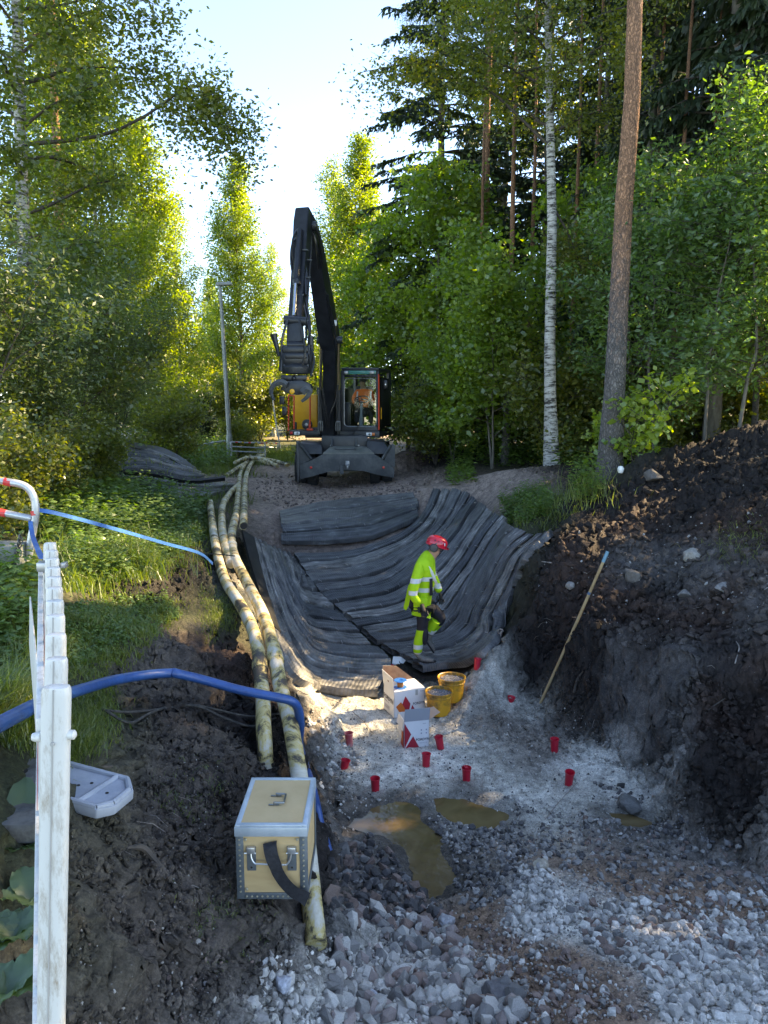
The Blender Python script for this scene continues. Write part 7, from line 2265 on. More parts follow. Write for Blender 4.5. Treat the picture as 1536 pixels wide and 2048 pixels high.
for px, py, f in ((711, 809, .42), (743, 808, .45)):
    c = D(px, py, f)
    hnd = empty('hand', c - DR0); hnd.parent = DR
    k = MB(); k.ball((0, 0, 0), .04, sy=.8, sz=.6, u=10, v=8); k.build('palm', M_GLOVE, hnd)
    for j in range(4):
        k = MB(); k.tube([(-.03 + .02 * j, -.02, .01), (-.03 + .02 * j, -.055, .0), (-.03 + .02 * j, -.05, -.03)], .010, 6); k.build('finger', M_GLOVE, hnd)
    k = MB(); k.tube([(.03, 0, .01), (.045, -.03, .015)], .011, 6); k.build('thumb', M_GLOVE, hnd)
# ================================================================== STONES, CLODS, GRASS
r7 = np.random.default_rng(70)


def hull_rock(seed, n=13, flat=.7, rough=.25):
    r = random.Random(seed)
    bm = bmesh.new()
    for i in range(n):
        v = Vector((r.gauss(0, 1), r.gauss(0, 1), r.gauss(0, 1))).normalized() * r.uniform(1 - rough, 1)
        bm.verts.new((v.x * .5, v.y * .5 * r.uniform(.85, 1), v.z * .5 * flat))
    bmesh.ops.convex_hull(bm, input=bm.verts[:])
    for v in [v for v in bm.verts if not v.link_faces]: bm.verts.remove(v)
    bmesh.ops.triangulate(bm, faces=bm.faces[:])
    bm.verts.ensure_lookup_table()
    V = np.array([v.co[:] for v in bm.verts]); F = np.array([[v.index for v in f.verts] for f in bm.faces]) if not bm.verts.index_update() else None
    bm.free()
    return V, F


ROCKS = [hull_rock(i, 19 + i % 6, .55 + .3 * (i % 3) / 2) for i in range(12)]
CLODS = [hull_rock(50 + i, 16, .8, .35) for i in range(8)]


def rot_batch(n, r, full=True):
    q = r.normal(size=(n, 4)); 
    if not full: q[:, 1:3] *= .25
    q /= np.linalg.norm(q, axis=1)[:, None]
    w_, x, y, z = q.T
    return np.stack([1 - 2 * (y * y + z * z), 2 * (x * y - z * w_), 2 * (x * z + y * w_), 2 * (x * y + z * w_), 1 - 2 * (x * x + z * z), 2 * (y * z - x * w_),
                     2 * (x * z - y * w_), 2 * (y * z + x * w_), 1 - 2 * (x * x + y * y)], -1).reshape(n, 3, 3)


def scatter_mesh(name, protos, P_, S_c, cols, material, r, attr='soil'):
    """thousands of little pieces in one mesh, coloured piece by piece"""
    n = len(P_)
    which = r.integers(0, len(protos), n)
    R_ = rot_batch(n, r)
    asp = r.uniform(.7, 1.3, (n, 3))
    VV, FF, CC = [], [], []
    base = 0
    for k_, (V, F) in enumerate(protos):
        s_ = np.where(which == k_)[0]
        if not len(s_): continue
        v = np.einsum('nij,nvj->nvi', R_[s_], V[None] * asp[s_][:, None]) * S_c[s_][:, None, None] + P_[s_][:, None]
        VV.append(v.reshape(-1, 3))
        FF.append((F[None] + (np.arange(len(s_)) * len(V))[:, None, None]).reshape(-1, 3) + base)
        CC.append(np.repeat(cols[s_], len(V), 0))
        base += len(s_) * len(V)
    me = npmesh(name, np.concatenate(VV), np.concatenate(FF), material, smooth=False)
    a = me.color_attributes.new(attr, 'FLOAT_COLOR', 'POINT')
    c = np.concatenate(CC); c = np.concatenate([c, np.ones((len(c), 1))], 1).astype(np.float32)
    a.data.foreach_set('color', c.ravel())
    return me


def stone_mat():
    m = bpy.data.materials.new('broken granite')
    N, L, b = nodes_of(m)
    at = N.new('ShaderNodeAttribute'); at.attribute_name = 'soil'
    tc = N.new('ShaderNodeTexCoord')
    n = N.new('ShaderNodeTexNoise'); n.inputs['Scale'].default_value = 38; n.inputs['Detail'].default_value = 8; n.inputs['Roughness'].default_value = .75
    L.new(tc.outputs['Object'], n.inputs['Vector'])
    mr = N.new('ShaderNodeMapRange'); mr.inputs['From Min'].default_value = .3; mr.inputs['From Max'].default_value = .7; mr.inputs['To Min'].default_value = .55; mr.inputs['To Max'].default_value = 1.45
    L.new(n.outputs['Fac'], mr.inputs['Value'])
    sc = N.new('ShaderNodeVectorMath'); sc.operation = 'SCALE'
    L.new(at.outputs['Color'], sc.inputs[0]); L.new(mr.outputs[0], sc.inputs['Scale'])
    L.new(sc.outputs[0], b.inputs['Base Color'])
    b.inputs['Roughness'].default_value = .68
    bp = N.new('ShaderNodeBump'); bp.inputs['Strength'].default_value = .7; bp.inputs['Distance'].default_value = .012
    L.new(n.outputs['Fac'], bp.inputs['Height']); L.new(bp.outputs[0], b.inputs['Normal'])
    return m


M_STONE = stone_mat()


def inpx(n, poly, r, zoff=0.0):
    """n random ground points inside a photo polygon"""
    poly = np.array(poly, float)
    lo, hi = poly.min(0), poly.max(0)
    out = []
    while len(out) < n:
        c = r.uniform(lo, hi, (n * 2, 2))
        c = c[inpoly(c[:, 0], c[:, 1], poly)]
        out.extend(c.tolist())
    return Gv(np.array(out[:n]))


def settle(P_):
    z, s = full_height(P_[:, 0], P_[:, 1])
    P_ = P_.copy(); P_[:, 2] = z
    return P_, s


GREY = (.20, .19, .18); DARK = (.075, .07, .07); PALE = (.53, .50, .455); BRN = (.21, .145, .12); MID = (.34, .32, .295)
ZR = [  # polygon, count, size lo, hi, colours
    ([(690, 1830), (760, 1810), (900, 1860), (1010, 1960), (1050, 2048), (640, 2048), (670, 1930)], 700, .04, .135, [PALE, MID, PALE, GREY, (.30, .24, .22)]),
    ([(660, 1700), (740, 1670), (830, 1760), (890, 1830), (760, 1880), (660, 1860)], 520, .04, .13, [DARK, GREY, DARK, BRN]),
    ([(870, 1650), (1040, 1650), (1120, 1700), (1050, 1780), (930, 1820), (900, 1740)], 620, .03, .085, [DARK, GREY, GREY, MID]),
    ([(1040, 1740), (1110, 1745), (1140, 1850), (1060, 1890), (1000, 1850)], 330, .03, .09, [PALE, PALE, MID]),
    ([(1130, 1800), (1536, 1790), (1600, 1900), (1300, 1960), (1180, 1900)], 760, .03, .10, [PALE, MID, GREY, PALE, BRN]),
    ([(1240, 1860), (1600, 1850), (1600, 2048), (1330, 2048)], 1500, .015, .09, [PALE, PALE, MID]),
    ([(640, 1880), (1000, 1900), (1100, 2048), (620, 2048)], 1800, .008, .03, [PALE, MID, GREY]),
    ([(1000, 1750), (1250, 1780), (1200, 1880), (1020, 1860)], 900, .008, .03, [PALE, MID, GREY]),
    ([(850, 1800), (1130, 1900), (1280, 2048), (980, 2048), (840, 1900)], 700, .02, .07, [BRN, GREY, BRN, MID, PALE]),
    ([(1100, 1620), (1536, 1700), (1600, 1790), (1200, 1780), (1050, 1700)], 780, .02, .08, [DARK, GREY, GREY, BRN, MID]),
    ([(615, 1420), (670, 1440), (720, 1520), (680, 1590), (640, 1580)], 260, .03, .08, [MID, GREY, PALE]),
    ([(640, 1400), (1130, 1400), (1400, 1620), (1200, 1640), (680, 1600)], 3200, .006, .03, [MID, GREY, PALE, DARK, DARK, (.3, .3, .29)]),
    ([(640, 1590), (1100, 1600), (1300, 1680), (1000, 1700), (680, 1660)], 900, .01, .05, [GREY, MID, DARK, PALE]),
    ([(140, 1640), (460, 1480), (500, 1800), (640, 1900), (640, 2048), (130, 2048)], 1500, .004, .016, [MID, GREY, (.2, .18, .17)]),
    ([(1000, 1740), (1536, 1740), (1600, 2048), (900, 2048)], 3200, .006, .028, [BRN, GREY, MID, PALE]),
    ([(1030, 1130), (1250, 960), (1536, 850), (1640, 900), (1640, 1300), (1100, 1290)], 700, .006, .03, [MID, GREY, (.2, .17, .15)]),
    ([(520, 1900), (660, 1900), (700, 2048), (500, 2048)], 210, .02, .08, [PALE, MID, PALE]),
    ([(140, 1850), (520, 1850), (520, 2048), (120, 2048)], 260, .012, .035, [MID, GREY, BRN]),
    ([(505, 950), (830, 955), (840, 985), (560, 1015), (520, 1000)], 900, .03, .10, [BRN, (.12, .09, .08), (.2, .15, .13)]),
    ([(1000, 1100), (1536, 1000), (1600, 1250), (1200, 1280)], 300, .02, .07, [GREY, MID, (.08, .06, .05)]),
    ([(1180, 1560), (1300, 1600), (1500, 1700), (1320, 1700)], 240, .02, .07, [DARK, GREY]),
]
PP, SS, CC = [], [], []
for poly, n, a, b_, cs in ZR:
    p = inpx(n, poly, r7)
    s_ = a + (b_ - a) * r7.uniform(0, 1, n) ** 2.6
    c = np.array(cs)[r7.integers(0, len(cs), n)] * r7.uniform(.75, 1.2, (n, 1))
    PP.append(p); SS.append(s_); CC.append(c)
PP = np.concatenate(PP); SS = np.concatenate(SS); CC = np.concatenate(CC)
PP, _s = settle(PP)
wet = np.zeros(len(PP), bool)
for q in PUD: wet |= polydist(PP[:, 0], PP[:, 1], q) < .02
keep = ~wet | (r7.random(len(PP)) < .13)
PP, SS, CC = PP[keep], SS[keep], CC[keep]
PP[:, 2] += SS * .13
# the largest to the eye become single stones, the rest one mass
rank = np.argsort(-SS / np.linalg.norm(PP - np.array(CAM), axis=1))
big, small = rank[:290], rank[290:]
gs = link('gravel', scatter_mesh('gravel', ROCKS, PP[small], SS[small], CC[small], M_STONE, r7)); tag(gs, kind='stuff')
pal = [PALE, MID, GREY, DARK, BRN, (.30, .24, .22)]
RM = {}
for ci, c in enumerate(pal):
    for k_ in range(12):
        V, F = ROCKS[k_]
        me = npmesh('stone', V, F, M_STONE)
        a = me.color_attributes.new('soil', 'FLOAT_COLOR', 'POINT')
        a.data.foreach_set('color', np.tile([*(np.array(c) * (.85 + .03 * k_)), 1], (len(V), 1)).astype(np.float32).ravel())
        RM[(ci, k_)] = me
for i in big:
    ci = int(np.argmin([np.abs(np.array(c) - CC[i]).sum() for c in pal]))
    o = link('stone', RM[(ci, int(r7.integers(0, 12)))], ground)
    o.location = PP[i]; s_ = SS[i] * 1.05
    o.scale = tuple(s_ * r7.uniform(.75, 1.3, 3)); o.rotation_euler = tuple(r7.uniform(0, 6.28, 3))
# named stones
def boulder(px, py, Y, sz, col, lab, seed, nm='boulder', cat='boulder'):
    q = PY(px, py, Y) if Y else P(px, py, gz(*G(px, py)[:2]))
    r_ = random.Random(seed)
    bm = bmesh.new()
    for i in range(16 if 'round' not in lab else 40):
        bm.verts.new(Vector((r_.gauss(0, 1), r_.gauss(0, 1), r_.gauss(0, 1))).normalized() * r_.uniform(.8, 1.05))
    bmesh.ops.convex_hull(bm, input=bm.verts[:])
    for v in [v for v in bm.verts if not v.link_faces]: bm.verts.remove(v)
    bmesh.ops.bevel(bm, geom=bm.edges[:], offset=.06, segments=1, affect='EDGES')
    bmesh.ops.triangulate(bm, faces=bm.faces[:])
    bmesh.ops.subdivide_edges(bm, edges=bm.edges[:], cuts=3, use_grid_fill=True)
    for v in bm.verts:
        p = v.co * 1.3 + Vector((seed, 0, 0))
        v.co *= 1 + .10 * mnoise.noise(p * 2) + .06 * mnoise.noise(p * 5) + .03 * mnoise.noise(p * 13)
        v.co.x *= sz[0]; v.co.y *= sz[1]; v.co.z *= sz[2]
    me = bpy.data.meshes.new(nm); bm.to_mesh(me); bm.free()
    me.materials.append(M_STONE)
    a = me.color_attributes.new('soil', 'FLOAT_COLOR', 'POINT')
    a.data.foreach_set('color', np.tile([*col, 1], (len(me.vertices), 1)).astype(np.float32).ravel())
    me.polygons.foreach_set('use_smooth', np.ones(len(me.polygons), bool))
    o = link(nm, me); o.location = q; o.rotation_euler = (r_.uniform(-.3, .3), r_.uniform(-.3, .3), r_.uniform(0, 6))
    return tag(o, lab, cat)
def gl(px, py):
    return G(px, py)[1]
boulder(1308, 952, gl(1308, 958), (.17, .2, .13), (.10, .085, .075), 'peat-smeared boulder right of the big pine, high on the bank', 1)
boulder(1140, 1171, gl(1140, 1176), (.075, .07, .055), (.24, .22, .20), 'round pale stone on the dark bank just right of the largest mat', 2)
boulder(1385, 1112, gl(1385, 1118), (.12, .12, .11), (.30, .28, .25), 'whitish clay-covered rock on the brown bank below the grass clump', 3)
boulder(1265, 1150, gl(1265, 1158), (.12, .13, .10), (.13, .115, .10), 'muddy rock beside the top of the wooden pole', 4)
boulder(1370, 1190, gl(1370, 1196), (.10, .10, .07), (.17, .16, .15), 'grey rock in the clay seam right of the wooden pole', 5)
boulder(1445, 1175, gl(1445, 1180), (.11, .10, .07), (.20, .19, .18), 'grey rock in the clay seam near the right border', 6)
boulder(1260, 1610, gl(1260, 1618), (.13, .12, .11), (.12, .12, .115), 'dark wet boulder standing in the pit mud under the clay wall', 7)
boulder(1242, 1572, gl(1242, 1576), (.04, .05, .03), (.02, .02, .02), 'small black angular rock just above the dark wet boulder', 8, 'rock', 'rock')
boulder(1080, 1731, gl(1080, 1736), (.075, .06, .06), (.38, .33, .26), 'pale sunlit rock on the ridge of rubble right of the brown puddle', 9, 'rock', 'rock')
boulder(735, 1985, gl(735, 1990), (.085, .07, .06), (.40, .42, .46), 'large pale blue-grey rock near the bottom, left part of the rubble', 10, 'rock', 'rock')
boulder(803, 1948, gl(803, 1952), (.075, .06, .05), (.30, .22, .19), 'reddish broken rock among the pale ones at the bottom', 11, 'rock', 'rock')
boulder(1000, 1985, gl(1000, 1990), (.10, .09, .08), (.15, .14, .14), 'dark brown-grey rock, largest at the bottom middle', 12, 'rock', 'rock')
boulder(567, 1966, gl(567, 1972), (.06, .05, .045), (.42, .44, .48), 'pale angular rock on the bank directly below the plywood box', 13, 'rock', 'rock')
boulder(893, 1843, gl(893, 1848), (.075, .06, .055), (.36, .36, .37), 'pale rock below the lower end of the brown puddle', 14, 'rock', 'rock')
# ---- clods of the soil itself
def clods(n, poly, lo, hi, r):
    p = inpx(n, poly, r); s_ = lo + (hi - lo) * r.uniform(0, 1, n) ** (5 if hi > .11 else 2.4)
    return p, s_
CL = [clods(n, poly, a, b_, r7) for poly, n, a, b_ in [
    ([(140, 1640), (460, 1480), (500, 1800), (640, 1900), (640, 2048), (130, 2048)], 6500, .006, .055),
    ([(380, 1300), (520, 1300), (600, 1500), (480, 1600), (200, 1500)], 1500, .008, .05),
    ([(1030, 1130), (1130, 1050), (1250, 960), (1536, 850), (1640, 900), (1640, 1300), (1300, 1290), (1100, 1290)], 7500, .012, .16),
    ([(1020, 1260), (1200, 1280), (1250, 1520), (1040, 1400)], 900, .015, .07),
    ([(1380, 1330), (1600, 1450), (1600, 1720), (1400, 1660), (1300, 1570)], 3000, .012, .12),
    ([(620, 1430), (690, 1600), (660, 1900), (630, 1900), (600, 1500)], 600, .01, .05),
    ([(850, 1780), (1536, 1740), (1600, 2048), (1000, 2048)], 2600, .006, .03),
    ([(960, 1390), (1150, 1440), (1260, 1540), (1100, 1520), (1000, 1480)], 900, .01, .06),
    ([(820, 890), (900, 890), (920, 960), (850, 975)], 500, .02, .11), ([(1000, 930), (1180, 900), (1230, 970), (1150, 1010), (1100, 960)], 700, .02, .11),
    ([(430, 1080), (520, 1150), (560, 1350), (500, 1300), (430, 1150)], 400, .01, .05), ([(150, 1150), (330, 1150), (330, 1210), (160, 1200)], 400, .01, .06)]]
PC = np.concatenate([c[0] for c in CL]); SC = np.concatenate([c[1] for c in CL])
PC, sl = settle(PC)
ok = sl[..., 4] < .6
PC, SC, sl = PC[ok], SC[ok], sl[ok]
PC[:, 2] += SC * .15
kc = link('soil_clods', scatter_mesh('soil_clods', CLODS, PC, SC, sl[..., :3] * r7.uniform(.6, 1.35, (len(PC), 1)), EARTH, r7)); tag(kc, kind='stuff')

# ---- grass
M_GRASS = leaf_mat('grass blade', (.05, .10, .018), (.22, .24, .05), (1.6, 1.8, .5), .45)
M_REED = leaf_mat('dry grass', (.28, .24, .10), (.40, .34, .16), (1.4, 1.4, .6), .4)


def blades(P_, H, wd, lean, r, tint):
    n = len(P_)
    az = r.uniform(0, 2 * PI, n); d = np.stack([np.cos(az), np.sin(az), np.zeros(n)], 1)
    s_ = np.stack([-np.sin(az), np.cos(az), np.zeros(n)], 1)
    az2 = az + r.normal(size=n) * .8
    s_ = np.stack([-np.sin(az2), np.cos(az2), np.zeros(n)], 1)
    Hc = H[:, None]; L_ = (lean * r.uniform(.3, 1.4, n))[:, None]
    up = np.array([0, 0, 1.])
    a = P_; b_ = P_ + up * Hc * .5 + d * Hc * L_ * .25; c = P_ + up * Hc * (.95 - .3 * L_) + d * Hc * L_ * .9
    w_ = wd[:, None] if np.ndim(wd) else wd
    V = np.stack([a - s_ * w_ / 2, a + s_ * w_ / 2, b_ + s_ * w_ * .42, b_ - s_ * w_ * .42, c + s_ * w_ * .06, c - s_ * w_ * .06], 1)
    base = np.arange(n)[:, None] * 6
    F = np.concatenate([base + [0, 1, 2, 3], base + [3, 2, 4, 5]], 1).reshape(-1, 4)
    return V.reshape(-1, 3), F, np.repeat(tint, 6)


GR = [  # polygon, count, height lo, hi, width, lean, tint centre
    ([(130, 1230), (260, 1190), (370, 1210), (300, 1280), (230, 1330), (150, 1370)], 7500, .03, .11, .005, .8, .6),
    ([(150, 1080), (400, 1020), (430, 1060), (380, 1120), (250, 1170), (130, 1180)], 4500, .06, .30, .007, .7, .3),
    ([(-60, 1130), (80, 1150), (75, 1400), (50, 1470), (-80, 1500)], 7000, .08, .34, .007, .8, .5),
    ([(140, 1400), (230, 1380), (220, 1470), (150, 1530), (60, 1520)], 3500, .03, .12, .004, .9, .4),
    ([(400, 1180), (460, 1190), (470, 1250), (420, 1280)], 1500, .03, .09, .004, .8, .5),
    ([(120, 1120), (300, 1080), (330, 1160), (140, 1190)], 2500, .10, .38, .008, .8, .3),
    ([(1010, 1000), (1080, 975), (1150, 1000), (1120, 1045), (1040, 1055)], 1500, .05, .30, .007, 1.0, .6),
    ([(1140, 960), (1210, 955), (1220, 1010), (1150, 1020)], 330, .15, .6, .007, .7, .95),
    ([(380, 980), (440, 985), (420, 1060), (370, 1050)], 2200, .05, .16, .006, .8, .4),
    ([(380, 925), (450, 920), (470, 940), (400, 950)], 1500, .1, .35, .012, .7, .6),
    ([(530, 905), (585, 900), (590, 925), (540, 925)], 1200, .1, .3, .014, .7, .9),
    ([(320, 1560), (440, 1540), (450, 1640), (340, 1640)], 350, .02, .08, .003, 1, .4), ([(400, 1830), (520, 1830), (520, 1920), (420, 1920)], 500, .02, .09, .003, 1, .35),
    ([(1440, 1065), (1510, 1060), (1515, 1110), (1450, 1115)], 420, .04, .17, .004, 1.6, .95),
]
vv, ff, tt = [], [], []; base = 0
for poly, n, a, b_, wd, ln, tc_0 in GR:
    p = inpx(n, poly, r7)
    p[:, :2] += r7.normal(size=(n, 2)) * (.05 if p[:, 1].mean() < 8 else .16)
    p, s_ = settle(p)
    tuft = .5 + .9 * np.clip(fbm(p[:, 0] * 3.5, p[:, 1] * 3.5, 4.4, 3) + .35, 0, 1)
    V, F, T = blades(p, r7.uniform(a, b_, n) * tuft, wd * r7.uniform(.7, 1.4, n), ln, r7, np.clip(tc_0 + r7.normal(size=n) * .22, 0, 1))
    vv.append(V); ff.append(F + base); tt.append(T); base += len(V)
tag(link('grass', npmesh('grass', np.concatenate(vv), np.concatenate(ff), M_GRASS, tint=np.concatenate(tt))), kind='stuff')
# wide grass cover further off
n = 16000
x = r7.uniform(-14, -2.6, n); y = r7.uniform(8, 32, n)
p = np.stack([x, y, x * 0], 1); p, s_ = settle(p); ok = (s_[:, 4] > .35); p = p[ok]
V, F, T = blades(p, r7.uniform(.08, .35, len(p)), .014, .7, r7, np.clip(.45 + r7.normal(size=len(p)) * .25, 0, 1))
tag(link('grass', npmesh('grass', V, F, M_GRASS, tint=T)), kind='stuff')

# ---- leafy weeds
M_WEED = leaf_mat('weed leaf', (.045, .10, .028), (.16, .24, .04), (1.6, 1.9, .5), .42)
def weeds(P_, H, nl, size, r, tint, droop=.3):
    n = len(P_)
    C, D_, T, SZ = [], [], [], []
    for i in range(nl):
        f = (i + .7) / nl
        az = r.uniform(0, 2 * PI, n)
        st = r.normal(size=(n, 2)) * .12 * H[:, None]
        c = P_ + np.stack([st[:, 0] * f, st[:, 1] * f, H * f], 1)
        d = np.stack([np.cos(az), np.sin(az), np.full(n, .25 - droop * r.uniform(0, 1.5))], 1)
        C.append(c); D_.append(d); T.append(tint + r.normal(size=n) * .15); SZ.append(size * r.uniform(.6, 1.3, n) * (1.15 - .5 * f))
    C = np.concatenate(C); D_ = np.concatenate(D_); T = np.clip(np.concatenate(T), 0, 1); SZ = np.concatenate(SZ)
    m_ = len(C); D_ /= np.linalg.norm(D_, axis=1)[:, None]
    up = np.array([0, 0, 1.]) + r.normal(size=(m_, 3)) * .3
    s_ = np.cross(D_, up); s_ /= np.linalg.norm(s_, axis=1)[:, None]
    L_ = SZ[:, None]
    st = C + D_ * L_ * .25
    dn = np.array([0, 0, -1.])
    V = np.stack([st, st + D_ * L_ * .35 + s_ * L_ * .36 + dn * L_ * .03, st + D_ * L_ * .42 - dn * L_ * .04, st + D_ * L_ * .35 - s_ * L_ * .36 + dn * L_ * .03, st + D_ * L_ + dn * L_ * .18], 1)
    base = np.arange(m_)[:, None] * 5
    F = np.concatenate([base + [0, 1, 2], base + [0, 2, 3], base + [1, 4, 2], base + [3, 2, 4]], 1).reshape(-1, 3)
    return V.reshape(-1, 3), F, np.repeat(T, 5)


WD = [([(-60, 900), (120, 880), (250, 970), (420, 1010), (380, 1060), (250, 1090), (120, 1100), (-60, 1000)], 1500, .15, .55, 11, .11, .45),
      ([(-80, 870), (160, 880), (220, 940), (100, 980), (-80, 980)], 600, .4, 1.1, 16, .13, .5),
      ([(100, 960), (280, 990), (300, 1040), (120, 1060)], 260, .2, .5, 8, .17, .8),
      ([(140, 1060), (400, 1020), (425, 1060), (370, 1110), (250, 1160), (130, 1170)], 1500, .06, .26, 8, .075, .4),
      ([(-60, 1150), (80, 1150), (70, 1300), (-60, 1330)], 250, .1, .4, 9, .09, .6),
      ([(130, 1210), (330, 1190), (360, 1230), (250, 1300), (140, 1340)], 900, .02, .09, 5, .04, .5),
      ([(-60, 1280), (60, 1250), (60, 1420), (-60, 1450)], 420, .06, .2, 7, .06, .45),
      ([(300, 1000), (420, 1010), (400, 1090), (320, 1120)], 900, .04, .16, 6, .05, .35),
      ([(230, 900), (450, 890), (470, 930), (400, 950), (330, 900)], 500, .3, .9, 14, .12, .6),
      ([(1000, 1000), (1090, 980), (1110, 1030), (1020, 1045)], 260, .08, .38, 9, .07, .45), ([(1140, 950), (1200, 950), (1200, 1000), (1150, 1010)], 60, .3, .75, 12, .09, .7),
      ([(890, 940), (940, 930), (950, 965), (900, 975)], 120, .15, .4, 9, .09, .75),
      ([(880, 880), (1130, 860), (1180, 930), (1000, 935), (900, 930)], 500, .3, .9, 12, .12, .4), ([(780, 850), (880, 850), (880, 890), (800, 885)], 260, .3, .9, 12, .12, .5)]
vv, ff, tt = [], [], []; base = 0
for poly, n, a, b_, nl, sz, tc_0 in WD:
    p = inpx(n, poly, r7); p, s_ = settle(p)
    V, F, T = weeds(p, r7.uniform(a, b_, n), nl, sz, r7, tc_0)
    vv.append(V); ff.append(F + base); tt.append(T); base += len(V)
tag(link('weeds', npmesh('weeds', np.concatenate(vv), np.concatenate(ff), M_WEED, tint=np.concatenate(tt))), kind='stuff')
# fern / reed clump by the pine
# ---- broad dock leaves in the lower left corner
M_DOCK = leaf_mat('dock leaf', (.07, .12, .05), (.11, .17, .07), (1.3, 1.6, .6), .3)
def dock(cx, cy, cz, L_, az, el, wd, seed, parent):
    r_ = random.Random(seed); k = MB(); R_ = []
    n_, m_ = 10, 6
    for i in range(n_ + 1):
        f = i / n_; e = el - 1.1 * f * f
        x_ = L_ * f; zz = L_ * (math.sin(el) * f - .38 * f * f)
        w_ = wd * (math.sin(PI * min(1, f ** .8 * .97 + .03)) ** .7) * .5 + .002
        row = []
        for j in range(m_ + 1):
            q = j / m_ * 2 - 1
            row.append((x_ * math.cos(el * .5), q * w_, zz + abs(q) * w_ * .35 + .006 * math.sin(f * 22 + q * 5 + seed) * abs(q)))
        R_.append(k.verts([(cx + a * math.cos(az) - b_ * math.sin(az), cy + a * math.sin(az) + b_ * math.cos(az), cz + c) for a, b_, c in row]))
    for A, B in zip(R_[:-1], R_[1:]):
        for j in range(m_): k.face([A[j], A[j + 1], B[j + 1], B[j]])
    me = k.mesh('leaf', M_DOCK)
    a = me.attributes.new('tint', 'FLOAT', 'POINT'); a.data.foreach_set('value', np.full(len(me.vertices), r_.random(), np.float32))
    link('leaf', me, parent)
for px, py, z_, n_, lb in [(42, 1700, -.02, 8, 'broad-leaved dock plant beside the white barrier, the upper one with an upright leaf'), (25, 1880, .05, 8, 'broad-leaved dock plant low in the left corner'), (60, 1800, -.05, 6, 'small dock plant between the two larger ones in the left corner'), (15, 1990, .15, 5, 'dock plant cut off by the lower left corner')]:
    q = P(px, py, z_)
    e = empty('dock_plant', (q[0], q[1], q[2]), lb, 'plant', 'dock plants by the barrier')
    for i in range(n_):
        dock(0, 0, 0, _r.uniform(.08, .15), i * 2.4 + _r.uniform(-.3, .3), _r.uniform(.5, 1.1), _r.uniform(.06, .10), i + int(px), e)
    if py == 1700: dock(.0, .0, .0, .3, 1.9, 1.25, .12, 99, e)
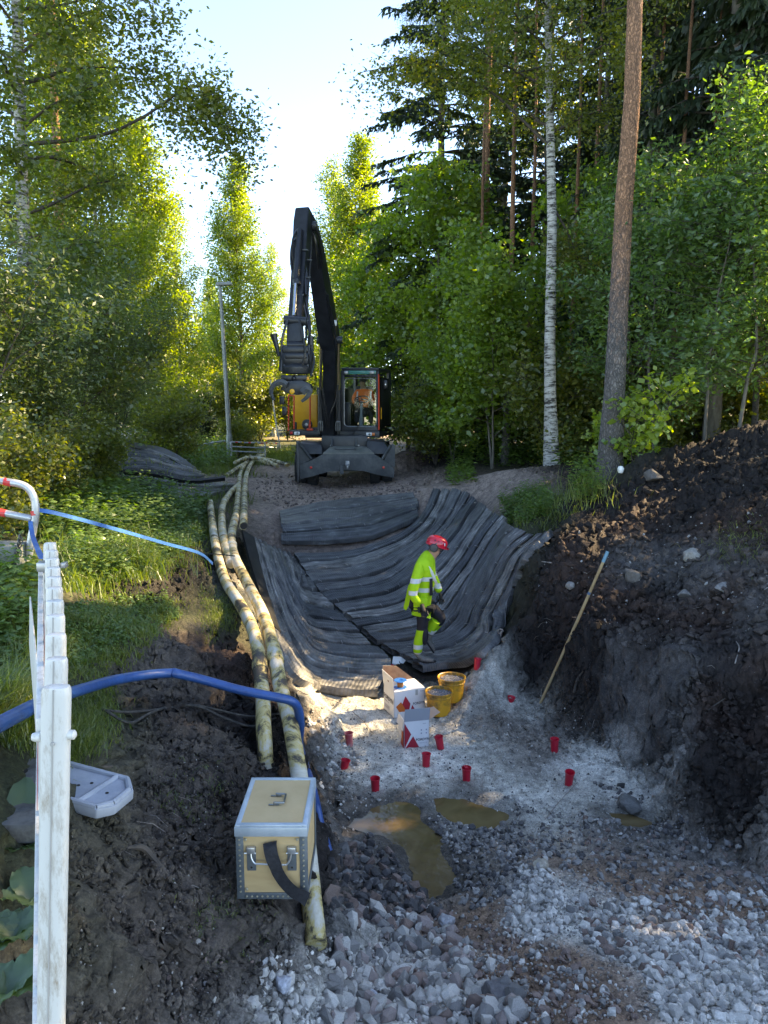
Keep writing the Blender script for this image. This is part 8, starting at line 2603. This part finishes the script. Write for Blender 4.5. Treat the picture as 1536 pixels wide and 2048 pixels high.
# ---- sticks and roots
M_ROOT = mat('grey root wood', (.17, .14, .12), (.30, .26, .23), rough=.8, scale=20, stretch=(1, 1, .3))
for pts, r_, lb in [([(252, 1690), (285, 1700), (310, 1725), (330, 1755), (357, 1782)], [.008, .016, .014, .010, .005], 'curved grey root lying on the dark mud left of the plywood box'),
                    ([(200, 1540), (230, 1548), (250, 1545)], [.01, .012, .006], 'black stick poking out above the pale barrier foot'),
                    ([(1080, 1125), (1110, 1135), (1150, 1138), (1175, 1150)], [.008, .008, .006, .003], 'thin pale branch lying on the bank right of the largest mat'),
                    ([(1148, 1380), (1155, 1355), (1170, 1335)], [.014, .012, .006], 'dark splintered root sticking out of the wall right of the wooden pole'),
                    ([(1470, 1325), (1478, 1300), (1472, 1285)], [.006, .006, .003], 'small pale forked twig on the brown bank near the right border'),
                    ([(590, 1375), (620, 1385), (680, 1410), (720, 1440), (745, 1465)], [.006, .006, .005, .004, .003], 'thin curved root on the grey clay left of the rear carton'),
                    ([(1090, 1640), (1120, 1600), (1160, 1560)], [.004, .004, .002], 'thin twig lying in the mud right of the puddles'),
                    ([(630, 1560), (655, 1580), (690, 1590)], [.008, .007, .003], 'dark root beside the blue hose in the pit corner'),
                    ([(628, 1600), (650, 1660), (640, 1700)], [.009, .008, .004], 'dark bent root behind the plywood box'),
                    ([(1370, 1470), (1420, 1420), (1450, 1400)], [.008, .007, .004], 'long dark root hanging on the peat wall right of the clay cut')]:
    g = [G(*q) for q in pts]
    g = [(a, b_, gz(a, b_) + .015) for a, b_, c in g]
    c = catmull(g, 4)
    rr_ = np.interp(np.linspace(0, 1, len(c)), np.linspace(0, 1, len(r_)), r_)
    k = MB(); k.tube(c, list(rr_), 7)
    tag(k.build('root' if 'root' in lb else 'stick', M_ROOT if 'dark' not in lb and 'black' not in lb else M_TWIG), lb, 'root' if 'root' in lb else 'stick')
r9 = random.Random(99)
for i in range(60):       # fine rootlets hanging out of the cut banks
    px, py = r9.choice([(r9.uniform(1050, 1500), r9.uniform(1150, 1500)), (r9.uniform(620, 690), r9.uniform(1560, 1750)), (r9.uniform(200, 500), r9.uniform(1560, 1900))])
    a = Vector(G(px, py)); k = MB()
    d = Vector((r9.uniform(-.1, .1), r9.uniform(-.1, -.02), r9.uniform(-.04, .08)))
    k.tube([a, a + d * .6 + Vector((0, 0, .02)), a + d * 1.4], [.0025, .002, .001], 4)
    tag(k.build('rootlet', M_ROOT, ground), None)
# curl of rubber strip at the mat's end
c0 = Vector(PY(1000, 1262, gl(1000, 1275)))
k = MB(); k.tube([c0 + Vector((.035 * math.cos(t) * (1 - t / 14), -.02, .035 * math.sin(t) * (1 - t / 14))) for t in np.linspace(0, 7, 24)] + [c0 + Vector((-.0, -.02, -.1)), c0 + Vector((-.03, -.02, -.2))], .008, 5)
tag(k.build('rubber_curl', M_ROOT), 'pale curled strip hanging from the right end of the largest mat', 'strip')
# white cup-like litter by the pine, white scrap behind the carton
q = PY(1241, 946, gl(1241, 952))
k = MB(); k.lathe([(0, 0), (.03, .0), (.045, .03), (.048, .07), (.03, .1), (0, .105)], n=16)
o = k.build('white_bottle', mat('white plastic litter', (.75, .75, .72), rough=.4)); o.location = q; tag(o, 'small white plastic bottle on the peat just right of the big pine', 'bottle')
g = Vector(P(789, 1330, -1.80))
k = MB(); k.hexa([g + Vector(p) for p in [(-.04, 0, 0), (.10, -.02, 0), (.16, .12, .02), (0, .12, .02), (-.03, 0, .03), (.07, -.02, .025), (.09, .14, .07), (-.02, .13, .08)]], .01)
tag(k.build('plastic_scrap', mat('white sheet', (.7, .72, .72), rough=.6)), 'white plastic scrap between the rear carton and the largest mat', 'scrap')
